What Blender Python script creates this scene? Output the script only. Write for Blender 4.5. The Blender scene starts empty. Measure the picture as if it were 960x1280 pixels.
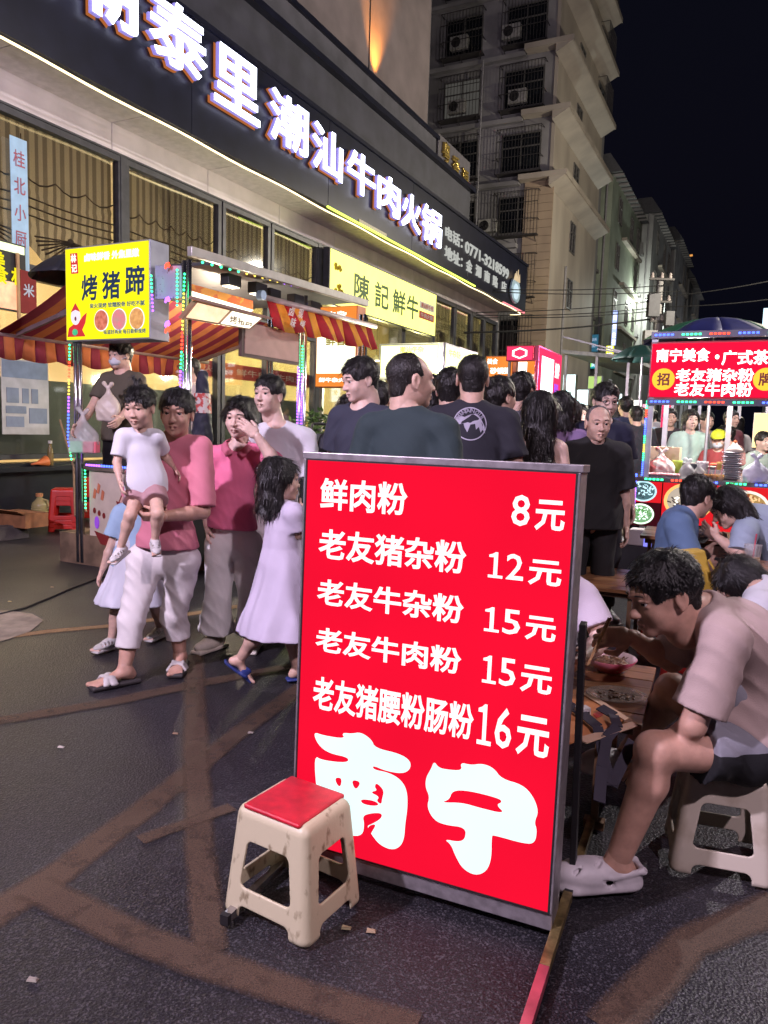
import bpy, bmesh, math, random
import numpy as np
from mathutils import Vector, Matrix, noise as mnoise
R=math.radians
random.seed(7)
scene=bpy.context.scene
col=scene.collection
# ---------------- camera ----------------
CAMH=1.38; FPX=930.0; PITCH=R(6.44); ROLL=R(1.8)
cam_d=bpy.data.cameras.new('camera'); cam=bpy.data.objects.new('camera',cam_d); col.objects.link(cam)
cam_d.sensor_fit='VERTICAL'; cam_d.sensor_height=36.0; cam_d.lens=FPX/1280*36.0
cam_d.clip_start=0.05; cam_d.clip_end=600
CM=Matrix.Translation((0,0,CAMH))@Matrix.Rotation(math.pi/2-PITCH,4,'X')@Matrix.Rotation(ROLL,4,'Z')
cam.matrix_world=CM
scene.camera=cam
# ---------------- world and colour ----------------
w=bpy.data.worlds.new('World'); scene.world=w; w.use_nodes=True
nt=w.node_tree; nt.nodes.clear()
sky=nt.nodes.new('ShaderNodeTexSky'); sky.sky_type='NISHITA'; sky.sun_disc=False
sky.sun_elevation=R(-4.5); sky.sun_rotation=R(200)
bg=nt.nodes.new('ShaderNodeBackground'); bg.inputs['Strength'].default_value=0.10
wo=nt.nodes.new('ShaderNodeOutputWorld')
nad=nt.nodes.new('ShaderNodeMix'); nad.data_type='RGBA'; nad.blend_type='ADD'; nad.inputs[0].default_value=1; nad.inputs[7].default_value=(.025,.026,.06,1)
nt.links.new(sky.outputs[0],nad.inputs[6]); nt.links.new(nad.outputs[2],bg.inputs[0]); nt.links.new(bg.outputs[0],wo.inputs[0])
scene.view_settings.view_transform='Standard'; scene.view_settings.look='None'
scene.view_settings.exposure=0; scene.view_settings.gamma=1
cy=scene.cycles
cy.use_denoising=True; cy.max_bounces=6; cy.diffuse_bounces=3; cy.glossy_bounces=3
cy.transparent_max_bounces=8; cy.transmission_bounces=4
cy.sample_clamp_indirect=4.0; cy.sample_clamp_direct=0.0; cy.caustics_reflective=False; cy.caustics_refractive=False
# ---------------- geometry of views: a pixel of the photograph at a given depth ----------------
M3=CM.to_3x3()
def ray(u,v): return M3@Vector((u-480,-(v-640),-FPX))
def G(u,v,z=0):
    d=ray(u,v); return Vector((0,0,CAMH))+d*((z-CAMH)/d.z)
def AY(u,v,y):
    d=ray(u,v); return Vector((0,0,CAMH))+d*(y/d.y)
ANG=R(26.5)
E1=Vector((math.sin(ANG),math.cos(ANG),0)); E2=Vector((math.cos(ANG),-math.sin(ANG),0))
def S(s,t,z=0): return E2*s+E1*t+Vector((0,0,z))
def st(p): return Vector((p.dot(E2),p.dot(E1),p.z))
def PS(u,v,s):
    d=ray(u,v); o=Vector((0,0,CAMH)); p=o+d*((s-o.dot(E2))/d.dot(E2)); return (p.dot(E1),p.z)
# ---------------- materials ----------------
MATS={}
def nd(nt,t,**k):
    n=nt.nodes.new(t)
    for a,b in k.items():
        if a in n.inputs: n.inputs[a].default_value=b
        else: setattr(n,a,b)
    return n
def mat(name,colr=(.5,.5,.5),rough=.6,metal=0,var=.15,scale=8,bump=0,bscale=60,emit=None,es=1,col2=None,spec=.5,trans=0,alpha=1,sss=0,stretch=(1,1,1),thr=(.35,.65),detail=4):
    if name in MATS: return MATS[name]
    m=bpy.data.materials.new(name); m.use_nodes=True; t=m.node_tree; b=t.nodes['Principled BSDF']
    MATS[name]=m
    tc=nd(t,'ShaderNodeTexCoord'); mp=nd(t,'ShaderNodeMapping'); mp.inputs['Scale'].default_value=stretch
    t.links.new(tc.outputs['Object'],mp.inputs[0])
    c2=col2 if col2 else tuple(max(0,c*(1-var)) for c in colr)
    c1=colr if col2 else tuple(min(1,c*(1+var*.5)) for c in colr)
    n=nd(t,'ShaderNodeTexNoise',Scale=scale,Detail=detail); t.links.new(mp.outputs[0],n.inputs['Vector'])
    r=nd(t,'ShaderNodeValToRGB'); r.color_ramp.elements[0].position=thr[0]; r.color_ramp.elements[1].position=thr[1]
    r.color_ramp.elements[0].color=(*c2,1); r.color_ramp.elements[1].color=(*c1,1)
    t.links.new(n.outputs['Fac'],r.inputs[0]); t.links.new(r.outputs[0],b.inputs['Base Color'])
    b.inputs['Roughness'].default_value=rough; b.inputs['Metallic'].default_value=metal
    b.inputs['Specular IOR Level'].default_value=spec
    if trans: b.inputs['Transmission Weight'].default_value=trans
    if alpha<1: b.inputs['Alpha'].default_value=alpha
    if sss: b.inputs['Subsurface Weight'].default_value=sss; b.inputs['Subsurface Radius'].default_value=(.012,.005,.003); b.inputs['Subsurface Scale'].default_value=1
    if bump:
        n2=nd(t,'ShaderNodeTexNoise',Scale=bscale,Detail=5); t.links.new(mp.outputs[0],n2.inputs['Vector'])
        bp=nd(t,'ShaderNodeBump',Strength=bump,Distance=.01); t.links.new(n2.outputs['Fac'],bp.inputs['Height']); t.links.new(bp.outputs[0],b.inputs['Normal'])
    if emit:
        b.inputs['Emission Color'].default_value=(*emit,1); b.inputs['Emission Strength'].default_value=es
    return m
def glow(name,c,s):
    """a thing that gives off light"""
    if name in MATS: return MATS[name]
    m=bpy.data.materials.new(name); m.use_nodes=True; t=m.node_tree; t.nodes.clear(); MATS[name]=m
    tc=nd(t,'ShaderNodeTexCoord'); n=nd(t,'ShaderNodeTexNoise',Scale=3.0,Detail=1); t.links.new(tc.outputs['Object'],n.inputs['Vector'])
    mr=nd(t,'ShaderNodeMapRange'); mr.inputs['To Min'].default_value=s*.86; mr.inputs['To Max'].default_value=s*1.1
    t.links.new(n.outputs['Fac'],mr.inputs['Value'])
    e=nd(t,'ShaderNodeEmission'); e.inputs[0].default_value=(*c,1); t.links.new(mr.outputs[0],e.inputs[1])
    o=nd(t,'ShaderNodeOutputMaterial'); t.links.new(e.outputs[0],o.inputs[0])
    return m
# ---------------- objects ----------------
def tag(o,label=None,cat=None,group=None,kind=None):
    if label: o['label']=label
    if cat: o['category']=cat
    if group: o['group']=group
    if kind: o['kind']=kind
    return o
def empty(name,loc,rz=0,label=None,cat=None,group=None):
    o=bpy.data.objects.new(name,None); o.empty_display_size=.2; col.objects.link(o)
    o.location=loc; o.rotation_euler=(0,0,rz); return tag(o,label,cat,group)
def street(name,s,t,z=0,label=None,cat=None,group=None): return empty(name,S(s,t,z),-ANG,label,cat,group)
def link(name,me,m,parent=None,matrix=None):
    o=bpy.data.objects.new(name,me); col.objects.link(o)
    if m is not None:
        ms=m if isinstance(m,(list,tuple)) else [m]
        if not me.materials:
            for x in ms: me.materials.append(x)
    if parent is not None: o.parent=parent
    if matrix is not None: o.matrix_local=matrix
    return o
class MB:
    """collects shapes into one mesh; org is subtracted so that parts keep their thing's origin"""
    def __init__(s,org=(0,0,0)): s.v=[]; s.f=[]; s.mi=[]; s.o=Vector(org); s.m=0
    def add(s,vs,fs):
        n=len(s.v); s.v+= [Vector(p)-s.o for p in vs]; s.f+=[[i+n for i in f] for f in fs]; s.mi+=[s.m]*len(fs); return s
    def box(s,x0,x1,y0,y1,z0,z1):
        return s.add([(x0,y0,z0),(x1,y0,z0),(x1,y1,z0),(x0,y1,z0),(x0,y0,z1),(x1,y0,z1),(x1,y1,z1),(x0,y1,z1)],
            [(0,3,2,1),(4,5,6,7),(0,1,5,4),(1,2,6,5),(2,3,7,6),(3,0,4,7)])
    def hexa(s,p): # 4 bottom + 4 top
        return s.add(p,[(0,3,2,1),(4,5,6,7),(0,1,5,4),(1,2,6,5),(2,3,7,6),(3,0,4,7)])
    def bar(s,a,b,w,h=None,up=(0,0,1)):
        a=Vector(a);b=Vector(b);h=h or w;d=(b-a).normalized();up=Vector(up)
        if abs(d.dot(up))>.98: up=Vector((0,1,0))
        x=d.cross(up).normalized()*w/2;y=x.cross(d).normalized()*h/2
        return s.hexa([a-x-y,a+x-y,b+x-y,b-x-y,a-x+y,a+x+y,b+x+y,b-x+y])
    def tube(s,pts,r,seg=8,r2=None,cap=True):
        pts=[Vector(p) for p in pts]; n=len(pts); vs=[];fs=[];ref=None
        for i,p in enumerate(pts):
            d=(pts[min(i+1,n-1)]-pts[max(i-1,0)]).normalized()
            u=Vector((0,0,1)) if abs(d.z)<.9 else Vector((1,0,0))
            x=d.cross(u).normalized() if ref is None else (ref-d*ref.dot(d)).normalized()
            ref=x;y=d.cross(x)
            rr=r if r2 is None else r+(r2-r)*i/(n-1)
            if isinstance(r,(list,tuple)): rr=r[i]
            vs+=[p+(x*math.cos(2*math.pi*k/seg)+y*math.sin(2*math.pi*k/seg))*rr for k in range(seg)]
        for i in range(n-1):
            for k in range(seg): fs.append((i*seg+k,i*seg+(k+1)%seg,(i+1)*seg+(k+1)%seg,(i+1)*seg+k))
        if cap: fs.append(tuple(range(seg))[::-1]); fs.append(tuple((n-1)*seg+k for k in range(seg)))
        return s.add(vs,fs)
    def lathe(s,c,prof,seg=16,sx=1,sy=1):
        c=Vector(c);vs=[];fs=[];n=len(prof)
        for r,z in prof: vs+=[c+Vector((r*math.cos(2*math.pi*k/seg)*sx,r*math.sin(2*math.pi*k/seg)*sy,z)) for k in range(seg)]
        for i in range(n-1):
            for k in range(seg): fs.append((i*seg+k,i*seg+(k+1)%seg,(i+1)*seg+(k+1)%seg,(i+1)*seg+k))
        fs.append(tuple(range(seg))[::-1]); fs.append(tuple((n-1)*seg+k for k in range(seg)))
        return s.add(vs,fs)
    def ball(s,c,r,seg=8,sz=1):
        n=max(4,seg//2); return s.lathe(c,[(max(1e-4,r*math.sin(math.pi*i/n)),-r*math.cos(math.pi*i/n)*sz) for i in range(n+1)],seg)
    def poly(s,pts,thick=None):
        """flat polygon, or a prism when thick (a vector) is given"""
        pts=[Vector(p) for p in pts];n=len(pts)
        if thick is None: return s.add(pts,[tuple(range(n))])
        t=Vector(thick)
        return s.add(pts+[p+t for p in pts],[tuple(range(n))[::-1],tuple(range(n,2*n))]+[(i,(i+1)%n,n+(i+1)%n,n+i) for i in range(n)])
    def build(s,name,m,parent=None,smooth=False,bevel=0,matrix=None):
        me=bpy.data.meshes.new(name); me.from_pydata(s.v,[],s.f); me.update()
        if isinstance(m,(list,tuple)):
            for x in m: me.materials.append(x)
            me.polygons.foreach_set('material_index',s.mi)
        if smooth: me.polygons.foreach_set('use_smooth',[True]*len(me.polygons))
        o=link(name,me,m,parent,matrix)
        if bevel:
            b=o.modifiers.new('bevel','BEVEL'); b.width=bevel; b.segments=2; b.limit_method='ANGLE'
        return o
def frame(o,right,up):
    """matrix: x = right, y = up, z = normal towards the reader"""
    r=Vector(right).normalized();u=Vector(up).normalized();n=r.cross(u).normalized();u=n.cross(r)
    m=Matrix((r,u,n)).transposed().to_4x4(); m.translation=Vector(o); return m
TXC={}
def txt(body,name,m,parent,M,w=None,h=None,bold=0,depth=0,fit=None,shear=0,space=1,res=2,align='C',raw=False):
    """lettering as a mesh, centred on M, scaled to width w and/or height h"""
    key=(body,bold,depth,shear,space,res)
    if key not in TXC:
        c=bpy.data.curves.new('txt','FONT'); c.body=body; c.size=1; c.extrude=depth; c.bevel_depth=bold; c.bevel_resolution=1; c.shear=shear; c.space_character=space
        c.resolution_u=res; c.fill_mode='BOTH'
        o=bpy.data.objects.new('txt',c); col.objects.link(o); bpy.context.view_layer.update()
        me=bpy.data.meshes.new_from_object(o.evaluated_get(bpy.context.evaluated_depsgraph_get()))
        a=np.empty(len(me.vertices)*3,'f'); me.vertices.foreach_get('co',a); a=a.reshape(-1,3)
        fc=[tuple(p.vertices) for p in me.polygons]
        bpy.data.objects.remove(o); bpy.data.curves.remove(c); bpy.data.meshes.remove(me)
        TXC[key]=(a,fc)
    a,fc=TXC[key]; a=a.copy()
    lo=a.min(0);hi=a.max(0)
    a-=(lo+hi)/2
    sx=(w/(hi[0]-lo[0])) if w else None; sy=(h/(hi[1]-lo[1])) if h else None
    sx=sx or sy; sy=sy or sx
    a[:,0]*=sx; a[:,1]*=sy
    zs=fit if fit is not None else min(sx,sy)
    zr=max(hi[2]-lo[2],1e-6); a[:,2]=a[:,2]*(zs/zr if fit is not None else zs)
    if align=='L': a[:,0]-=a[:,0].min()
    me=bpy.data.meshes.new(name); me.from_pydata(a.tolist(),[],fc)
    return link(name,me,m,parent,M)
# ---------------- signed-distance bodies meshed by surface nets ----------------
class Vox:
    def __init__(s): s.p=[]
    def cone(s,a,b,ra,rb,k=.02,flat=None,op='+',clip=None,fold=0,ff=46):
        a=np.array(a,float);b=np.array(b,float); r=max(ra,rb)
        s.p.append(('c',np.minimum(a,b)-r,np.maximum(a,b)+r,(a,b,ra,rb,flat),k,op,clip,fold,ff)); return s
    def ell(s,c,r,k=.02,R3=None,op='+',clip=None,fold=0,ff=46):
        c=np.array(c,float);r=np.array(r,float); m=r.max() if R3 is not None else r
        s.p.append(('e',c-m,c+m,(c,r,R3),k,op,clip,fold,ff)); return s
    def box(s,c,hs,rd=.005,k=.001,R3=None,op='+',clip=None,taper=0,fold=0,ff=46):
        c=np.array(c,float);hs=np.array(hs,float); m=np.full(3,np.linalg.norm(hs)) if R3 is not None else hs*(1+abs(taper))
        s.p.append(('b',c-m,c+m,(c,hs,rd,R3,taper),k,op,clip,fold,ff)); return s
    def mesh(s,h,smooth=1,seed=0):
        lo=np.min([p[1] for p in s.p if p[5]=='+'],0)-3*h; hi=np.max([p[2] for p in s.p if p[5]=='+'],0)+3*h
        n=np.maximum(np.ceil((hi-lo)/h).astype(int)+1,4)
        F=np.full(n,1.0,np.float32)
        ax=[(lo[i]+h*np.arange(n[i])).astype(np.float32) for i in range(3)]
        for kind,pl,ph,dat,k,op,clip,fold,ff in s.p:
            mg=max(k*1.5,3*h)+.004+fold
            i0=np.clip(np.floor((pl-mg-lo)/h).astype(int),0,n-1); i1=np.clip(np.ceil((ph+mg-lo)/h).astype(int)+1,1,n)
            if (i1<=i0).any(): continue
            sl=tuple(slice(i0[i],i1[i]) for i in range(3))
            X=ax[0][sl[0]][:,None,None];Y=ax[1][sl[1]][None,:,None];Z=ax[2][sl[2]][None,None,:]
            if kind=='c':
                a,b,ra,rb,flat=dat; dx,dy,dz=X-a[0],Y-a[1],Z-a[2]; ba=b-a
                if flat is not None:
                    fa,ffac=flat; fa=np.array(fa,float); fa/=np.linalg.norm(fa)
                    q=(dx*fa[0]+dy*fa[1]+dz*fa[2])*(ffac-1); dx=dx+q*fa[0];dy=dy+q*fa[1];dz=dz+q*fa[2]
                    ba=ba+fa*(ba@fa)*(ffac-1)
                L=max(ba@ba,1e-9); t=np.clip((dx*ba[0]+dy*ba[1]+dz*ba[2])/L,0,1)
                d=np.sqrt((dx-t*ba[0])**2+(dy-t*ba[1])**2+(dz-t*ba[2])**2)-(ra+(rb-ra)*t)
                if flat is not None: d=d*(.5+.5/flat[1])
            elif kind=='e':
                c,r,R3=dat; dx,dy,dz=X-c[0],Y-c[1],Z-c[2]
                if R3 is not None: dx,dy,dz=[R3[0][i]*dx+R3[1][i]*dy+R3[2][i]*dz for i in range(3)]
                k0=np.sqrt((dx/r[0])**2+(dy/r[1])**2+(dz/r[2])**2); k1=np.sqrt((dx/r[0]**2)**2+(dy/r[1]**2)**2+(dz/r[2]**2)**2)+1e-9
                d=k0*(k0-1)/k1
            else:
                c,hs,rd,R3,tp=dat; dx,dy,dz=X-c[0],Y-c[1],Z-c[2]
                if R3 is not None: dx,dy,dz=[R3[0][i]*dx+R3[1][i]*dy+R3[2][i]*dz for i in range(3)]
                if tp:
                    g=1-tp*dz/hs[2]; dx=dx/g; dy=dy/g
                qx,qy,qz=np.abs(dx)-hs[0]+rd,np.abs(dy)-hs[1]+rd,np.abs(dz)-hs[2]+rd
                d=np.sqrt(np.maximum(qx,0)**2+np.maximum(qy,0)**2+np.maximum(qz,0)**2)+np.minimum(np.maximum(qx,np.maximum(qy,qz)),0)-rd
            if fold:
                if ff<0:
                    wv=np.sin(-ff*(X*1.0+.8*Y)+1.1*np.sin(3.1*Z+seed))+.7*np.sin(-ff*1.6*(X*.8-1.0*Y)+1.0*np.sin(2.3*Z)+seed)
                elif ff<50:
                    w1=np.sin(ff*.7*(Z*.9+X*.8+.4*Y)+2.6*np.sin(5*Z+6*X+4*Y+seed)+seed); w2=np.sin(ff*1.5*(Z*.45+X*.9+.7*Y)+2.4*np.sin(8*X-5*Z+3*Y+seed)); w3=np.sin(ff*.35*(X*1.6+Y*1.5-.5*Z)+2.2*np.sin(6*Z+3*X)+seed*3)
                    wv=1.1*(.5-np.abs(w1)**.7)+.35*(.5-np.abs(w2)**.7)+.9*w3
                else: wv=np.sin(ff*(X*1.1+Y*.9+.55*Z)+2.2*np.sin(7*Z+5*X+seed)+seed)+.7*np.sin(ff*1.7*(Y*.8-X*.9+.5*Z)+1.8*np.sin(9*X-6*Z)+seed*2)+.5*np.sin(ff*.6*(Z*1.6+X)+2*np.sin(11*Y+4*Z))
                d=d-wv*fold*.5
            if clip:
                for cp,cn in clip:
                    cn=np.array(cn,float);cn/=np.linalg.norm(cn)
                    d=np.maximum(d,(X-cp[0])*cn[0]+(Y-cp[1])*cn[1]+(Z-cp[2])*cn[2])
            f=F[sl]; d=np.broadcast_to(d,f.shape)
            if op=='-':
                hh=np.maximum(k-np.abs(f+d),0)/max(k,1e-6); F[sl]=np.maximum(f,-d)+hh*hh*k*.25
            elif op=='&': pass
            else:
                hh=np.maximum(k-np.abs(f-d),0)/max(k,1e-6); F[sl]=np.minimum(f,d)-hh*hh*k*.25
        return nets(F,lo,h,smooth)
def nets(F,lo,h,smooth):
    Sg=F<0; n=np.array(F.shape)-1
    c=np.zeros(n,np.int8)
    for i in (0,1):
        for j in (0,1):
            for k in (0,1): c+=Sg[i:i+n[0],j:j+n[1],k:k+n[2]]
    act=(c>0)&(c<8); I=np.argwhere(act); idx=np.full(n,-1,np.int64); idx[act]=np.arange(len(I))
    P=np.zeros((len(I),3));W=np.zeros(len(I))
    cor=[(i,j,k) for i in (0,1) for j in (0,1) for k in (0,1)]
    val={c_:F[I[:,0]+c_[0],I[:,1]+c_[1],I[:,2]+c_[2]] for c_ in cor}
    for a in cor:
        for d in range(3):
            if a[d]==0:
                b=list(a);b[d]=1;b=tuple(b); fa,fb=val[a],val[b]; m=(fa<0)!=(fb<0)
                t=np.where(m,fa/np.where(m,fa-fb,1),0)
                p=np.array(a,float)[None,:]+np.zeros((len(I),3)); p[:,d]+=t
                P[m]+=p[m];W[m]+=1
    V=(P/np.maximum(W,1)[:,None]+I)*h+lo
    Q=[]
    for d in range(3):
        e,g=[(1,2),(2,0),(0,1)][d]
        A=Sg; sa=[slice(None)]*3;sb=[slice(None)]*3; sa[d]=slice(0,-1);sb[d]=slice(1,None)
        m=A[tuple(sa)]!=A[tuple(sb)]; J=np.argwhere(m); J=J[(J[:,e]>0)&(J[:,g]>0)&(J[:,e]<n[e])&(J[:,g]<n[g])]
        if not len(J): continue
        o=np.zeros(3,int); oe=o.copy();oe[e]=1;og=o.copy();og[g]=1
        q=np.stack([idx[tuple((J-oe-og).T)],idx[tuple((J-og).T)],idx[tuple(J.T)],idx[tuple((J-oe).T)]],1)
        fl=~A[tuple(J.T)]; q[fl]=q[fl][:,::-1]; Q.append(q)
    Q=np.concatenate(Q); Q=Q[(Q>=0).all(1)]
    for _ in range(smooth):
        A=np.zeros_like(V);N=np.zeros(len(V))
        for i in range(4):
            a,b=Q[:,i],Q[:,(i+1)%4]
            for x in range(3): A[:,x]+=np.bincount(a,V[b,x],len(V))+np.bincount(b,V[a,x],len(V))
            N+=np.bincount(a,minlength=len(V))+np.bincount(b,minlength=len(V))
        V=V*.5+.5*A/np.maximum(N,1)[:,None]
    return V,Q
def vmesh(name,parts,m,parent=None,matrix=None):
    """parts: list of (V,Q) joined into one smooth mesh object"""
    vs=[];qs=[];n=0
    for V,Q in parts: vs.append(V);qs.append(Q+n);n+=len(V)
    V=np.concatenate(vs);Q=np.concatenate(qs)
    me=bpy.data.meshes.new(name)
    me.vertices.add(len(V)); me.vertices.foreach_set('co',V.astype(np.float32).ravel())
    me.loops.add(len(Q)*4); me.loops.foreach_set('vertex_index',Q.astype(np.int32).ravel())
    me.polygons.add(len(Q)); me.polygons.foreach_set('loop_start',np.arange(0,len(Q)*4,4,dtype=np.int32)); me.polygons.foreach_set('loop_total',np.full(len(Q),4,np.int32))
    me.polygons.foreach_set('use_smooth',np.ones(len(Q),bool))
    me.update(calc_edges=True); me.validate()
    return link(name,me,m,parent,matrix)
# ---------------- people ----------------
def V3(*a): return np.array(a,float)
_cache={}
def head_mesh(kind,res):
    key=('head',kind,res)
    if key in _cache: return _cache[key]
    f=kind=='f' ; c=kind=='c'
    v=Vox()
    v.ell((0,-.014,.03),(.075,.094,.081),.01)
    v.ell((0,.02,-.02),(.062,.072,.083),.03)
    jw=.044 if f else (.05 if not c else .05)
    v.ell((0,.026,-.068),(jw,.052,.04),.035)
    v.ell((0,.074,-.096),(.02,.016,.015),.025)
    for s in (-1,1):
        v.ell((s*.034,.062,-.032),(.024,.02,.022) if not c else (.03,.024,.026),.025)
        v.cone((0,.083,.028),(s*.04,.072,.027),.012,.010,.02)
    v.cone((0,.084,.012),(0,.106 if not c else .098,-.028),.007,.0105,.012)
    v.ell((0,.108 if not c else .1,-.031),(.011,.011,.010),.008)
    for s in (-1,1):
        v.ell((s*.012,.1,-.034),(.0075,.009,.007),.007)
        v.ell((s*.031,.099,.006),(.02,.016,.0125),.012,op='-')
        v.cone((s*.017,.084,.0125),(s*.031,.09,.0155),.0045,.005,.005); v.cone((s*.031,.09,.0155),(s*.046,.078,.011),.005,.004,.005)
        v.cone((s*.018,.083,-.006),(s*.045,.078,-.006),.0045,.004,.006)
    v.cone((-.02,.086,-.062),(0,.096,-.059),.004,.0058,.006).cone((0,.096,-.059),(.02,.086,-.062),.0058,.004,.006)
    v.cone((-.016,.086,-.071),(0,.094,-.073),.0045,.007,.006).cone((0,.094,-.073),(.016,.086,-.071),.007,.0045,.006)
    v.cone((-.022,.094,-.0662),(.022,.094,-.0662),.0016,.0016,.003,op='-')
    for s in (-1,1):
        v.ell((s*.078,-.012,-.006),(.009,.021,.032),.008)
        v.ell((s*.087,-.008,-.002),(.006,.011,.02),.005,op='-')
        v.ell((s*.079,-.006,-.034),(.006,.009,.009),.005)
    v.cone((0,-.03,-.06),(0,-.035,-.13),.052 if f or c else .058,.05 if f or c else .058,.03)
    _cache[key]=v.mesh(res,1); return _cache[key]
def hair_mesh(style,res,seed=0):
    key=('hair',style,res,seed)
    if key in _cache: return _cache[key]
    rnd=random.Random(seed+5); v=Vox(); thick={'crop':.004,'bald':.002}.get(style,.013)
    fo=.0045 if thick>.01 else .0012
    v.ell((0,-.016,.032),(.077+thick,.096+thick,.083+thick*1.25),.01,fold=fo,ff=95)
    back=(0,0,-.05 if style not in('crop','bald') else -.035)
    if style in('short','crop','bald','spiky','bun','pony','puff','bangs','parted'):
        for s in (-1,1): v.ell((s*.1,.035,-.045),(.055,.075,.06),.012,op='-')
        v.box((0,0,-.172 if style not in('crop','bald','short') else -.188),(.3,.3,.11),.005,op='-')
        for s in (-1,1): v.ell((s*.092,-.012,-.012),(.02,.026,.03),.006,op='-')
    if style in('short','crop','bald','spiky','bangs','bun','parted'): v.ell((0,-.058,-.04),(.056,.042,.052),.02,fold=fo*.6,ff=95)
    if style=='bald':
        v.ell((0,.075,.06),(.085,.08,.07),.02,op='-')
    fz={'crop':-.03,'bald':-.02,'parted':-.03}.get(style,-.036)
    v.ell((0,.1,fz+(.008 if style not in('bangs','long','puff','mid') else 0)),(.068,.062,.092 if style!='crop' else .1),.012,op='-')
    if style in('short','spiky','long','bob','puff','bangs'):
        n={'spiky':34,'short':16,'bangs':26,'puff':16}.get(style,18)
        for i in range(n):
            a=rnd.uniform(-1,1)*(1.1 if style!='spiky' else 3.14); r=.086
            if style=='spiky': 
                ph=rnd.uniform(.2,1.3); b=V3(math.sin(a)*.08*math.cos(ph)*1.0,math.cos(a)*.095*math.cos(ph)-.015,.035+.088*math.sin(ph)); d=(b-V3(0,-.015,.02)); d/=np.linalg.norm(d); d=d+V3(rnd.uniform(-.5,.5),rnd.uniform(0,.9),rnd.uniform(-.2,.3)); e=b+d*.014
                v.cone(b,e,.010,.003,.010)
            else:
                b=V3(math.sin(a)*.066,math.cos(a)*.075+.004,.082-abs(a)*.012); L_={'short':.016,'bangs':.036,'puff':.02,'bob':.02,'long':.028}[style]; e=b+V3(math.sin(a)*.012+rnd.uniform(-.006,.014),.010,-L_-rnd.random()*.016)
                v.cone(b,e,.0095,.0022,.004)
    if style=='spiky':
        for i in range(14):
            a=rnd.uniform(-.9,.9); b=V3(math.sin(a)*.062,math.cos(a)*.078+.002,.088-abs(a)*.012); e=b+V3(rnd.uniform(-.012,.012),.026,-.014-rnd.random()*.012); v.cone(b,e,.011,.003,.006)
    if style in('long','bob','mid'):
        L={'long':-.26,'bob':-.13,'mid':-.175}[style]
        v.cone((0,-.055,.03),(0,-.075,L),.085,.085,.03,flat=((0,1,0),1.5),clip=[((0,0,L-.01),(0,0,-1))],fold=.006,ff=70)
        for s in (-1,1): v.cone((s*.066,-.015,.04),(s*.072,-.02,L+.03),.028,.026,.03,clip=[((0,0,L+.01),(0,0,-1))],fold=.005,ff=80)
        for i in range(10): x=rnd.uniform(-.085,.085); v.cone((x,-.075,L+.04),(x*1.05,-.08,L-rnd.random()*.03-.01),.014,.004,.01)
    if style=='parted':
        v.cone((0,.095,.09),(0,-.02,.13),.006,.005,.006,op='-')
        for s in (-1,1): v.cone((s*.02,.07,.09),(s*.078,.03,.02),.022,.018,.012,fold=.003,ff=90); v.cone((s*.076,.02,.02),(s*.075,-.06,-.04),.018,.02,.015,fold=.003,ff=90)
        v.ell((0,-.10,.0),(.045,.04,.045),.02,fold=.004,ff=90)
    if style=='bun': v.ell((0,-.105,.075),(.045,.042,.04),.012,fold=.004,ff=90)
    if style=='pony': v.cone((0,-.1,.04),(0,-.15,-.12),.028,.03,.02,fold=.004,ff=80)
    if style=='puff': v.ell((0,-.01,.13),(.018,.016,.018),.006); v.cone((0,-.01,.14),(.015,-.01,.175),.01,.012,.008,fold=.004,ff=120); v.cone((0,-.01,.14),(-.02,-.02,.165),.008,.006,.006)
    _cache[key]=v.mesh(res,1,seed); return _cache[key]
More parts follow.
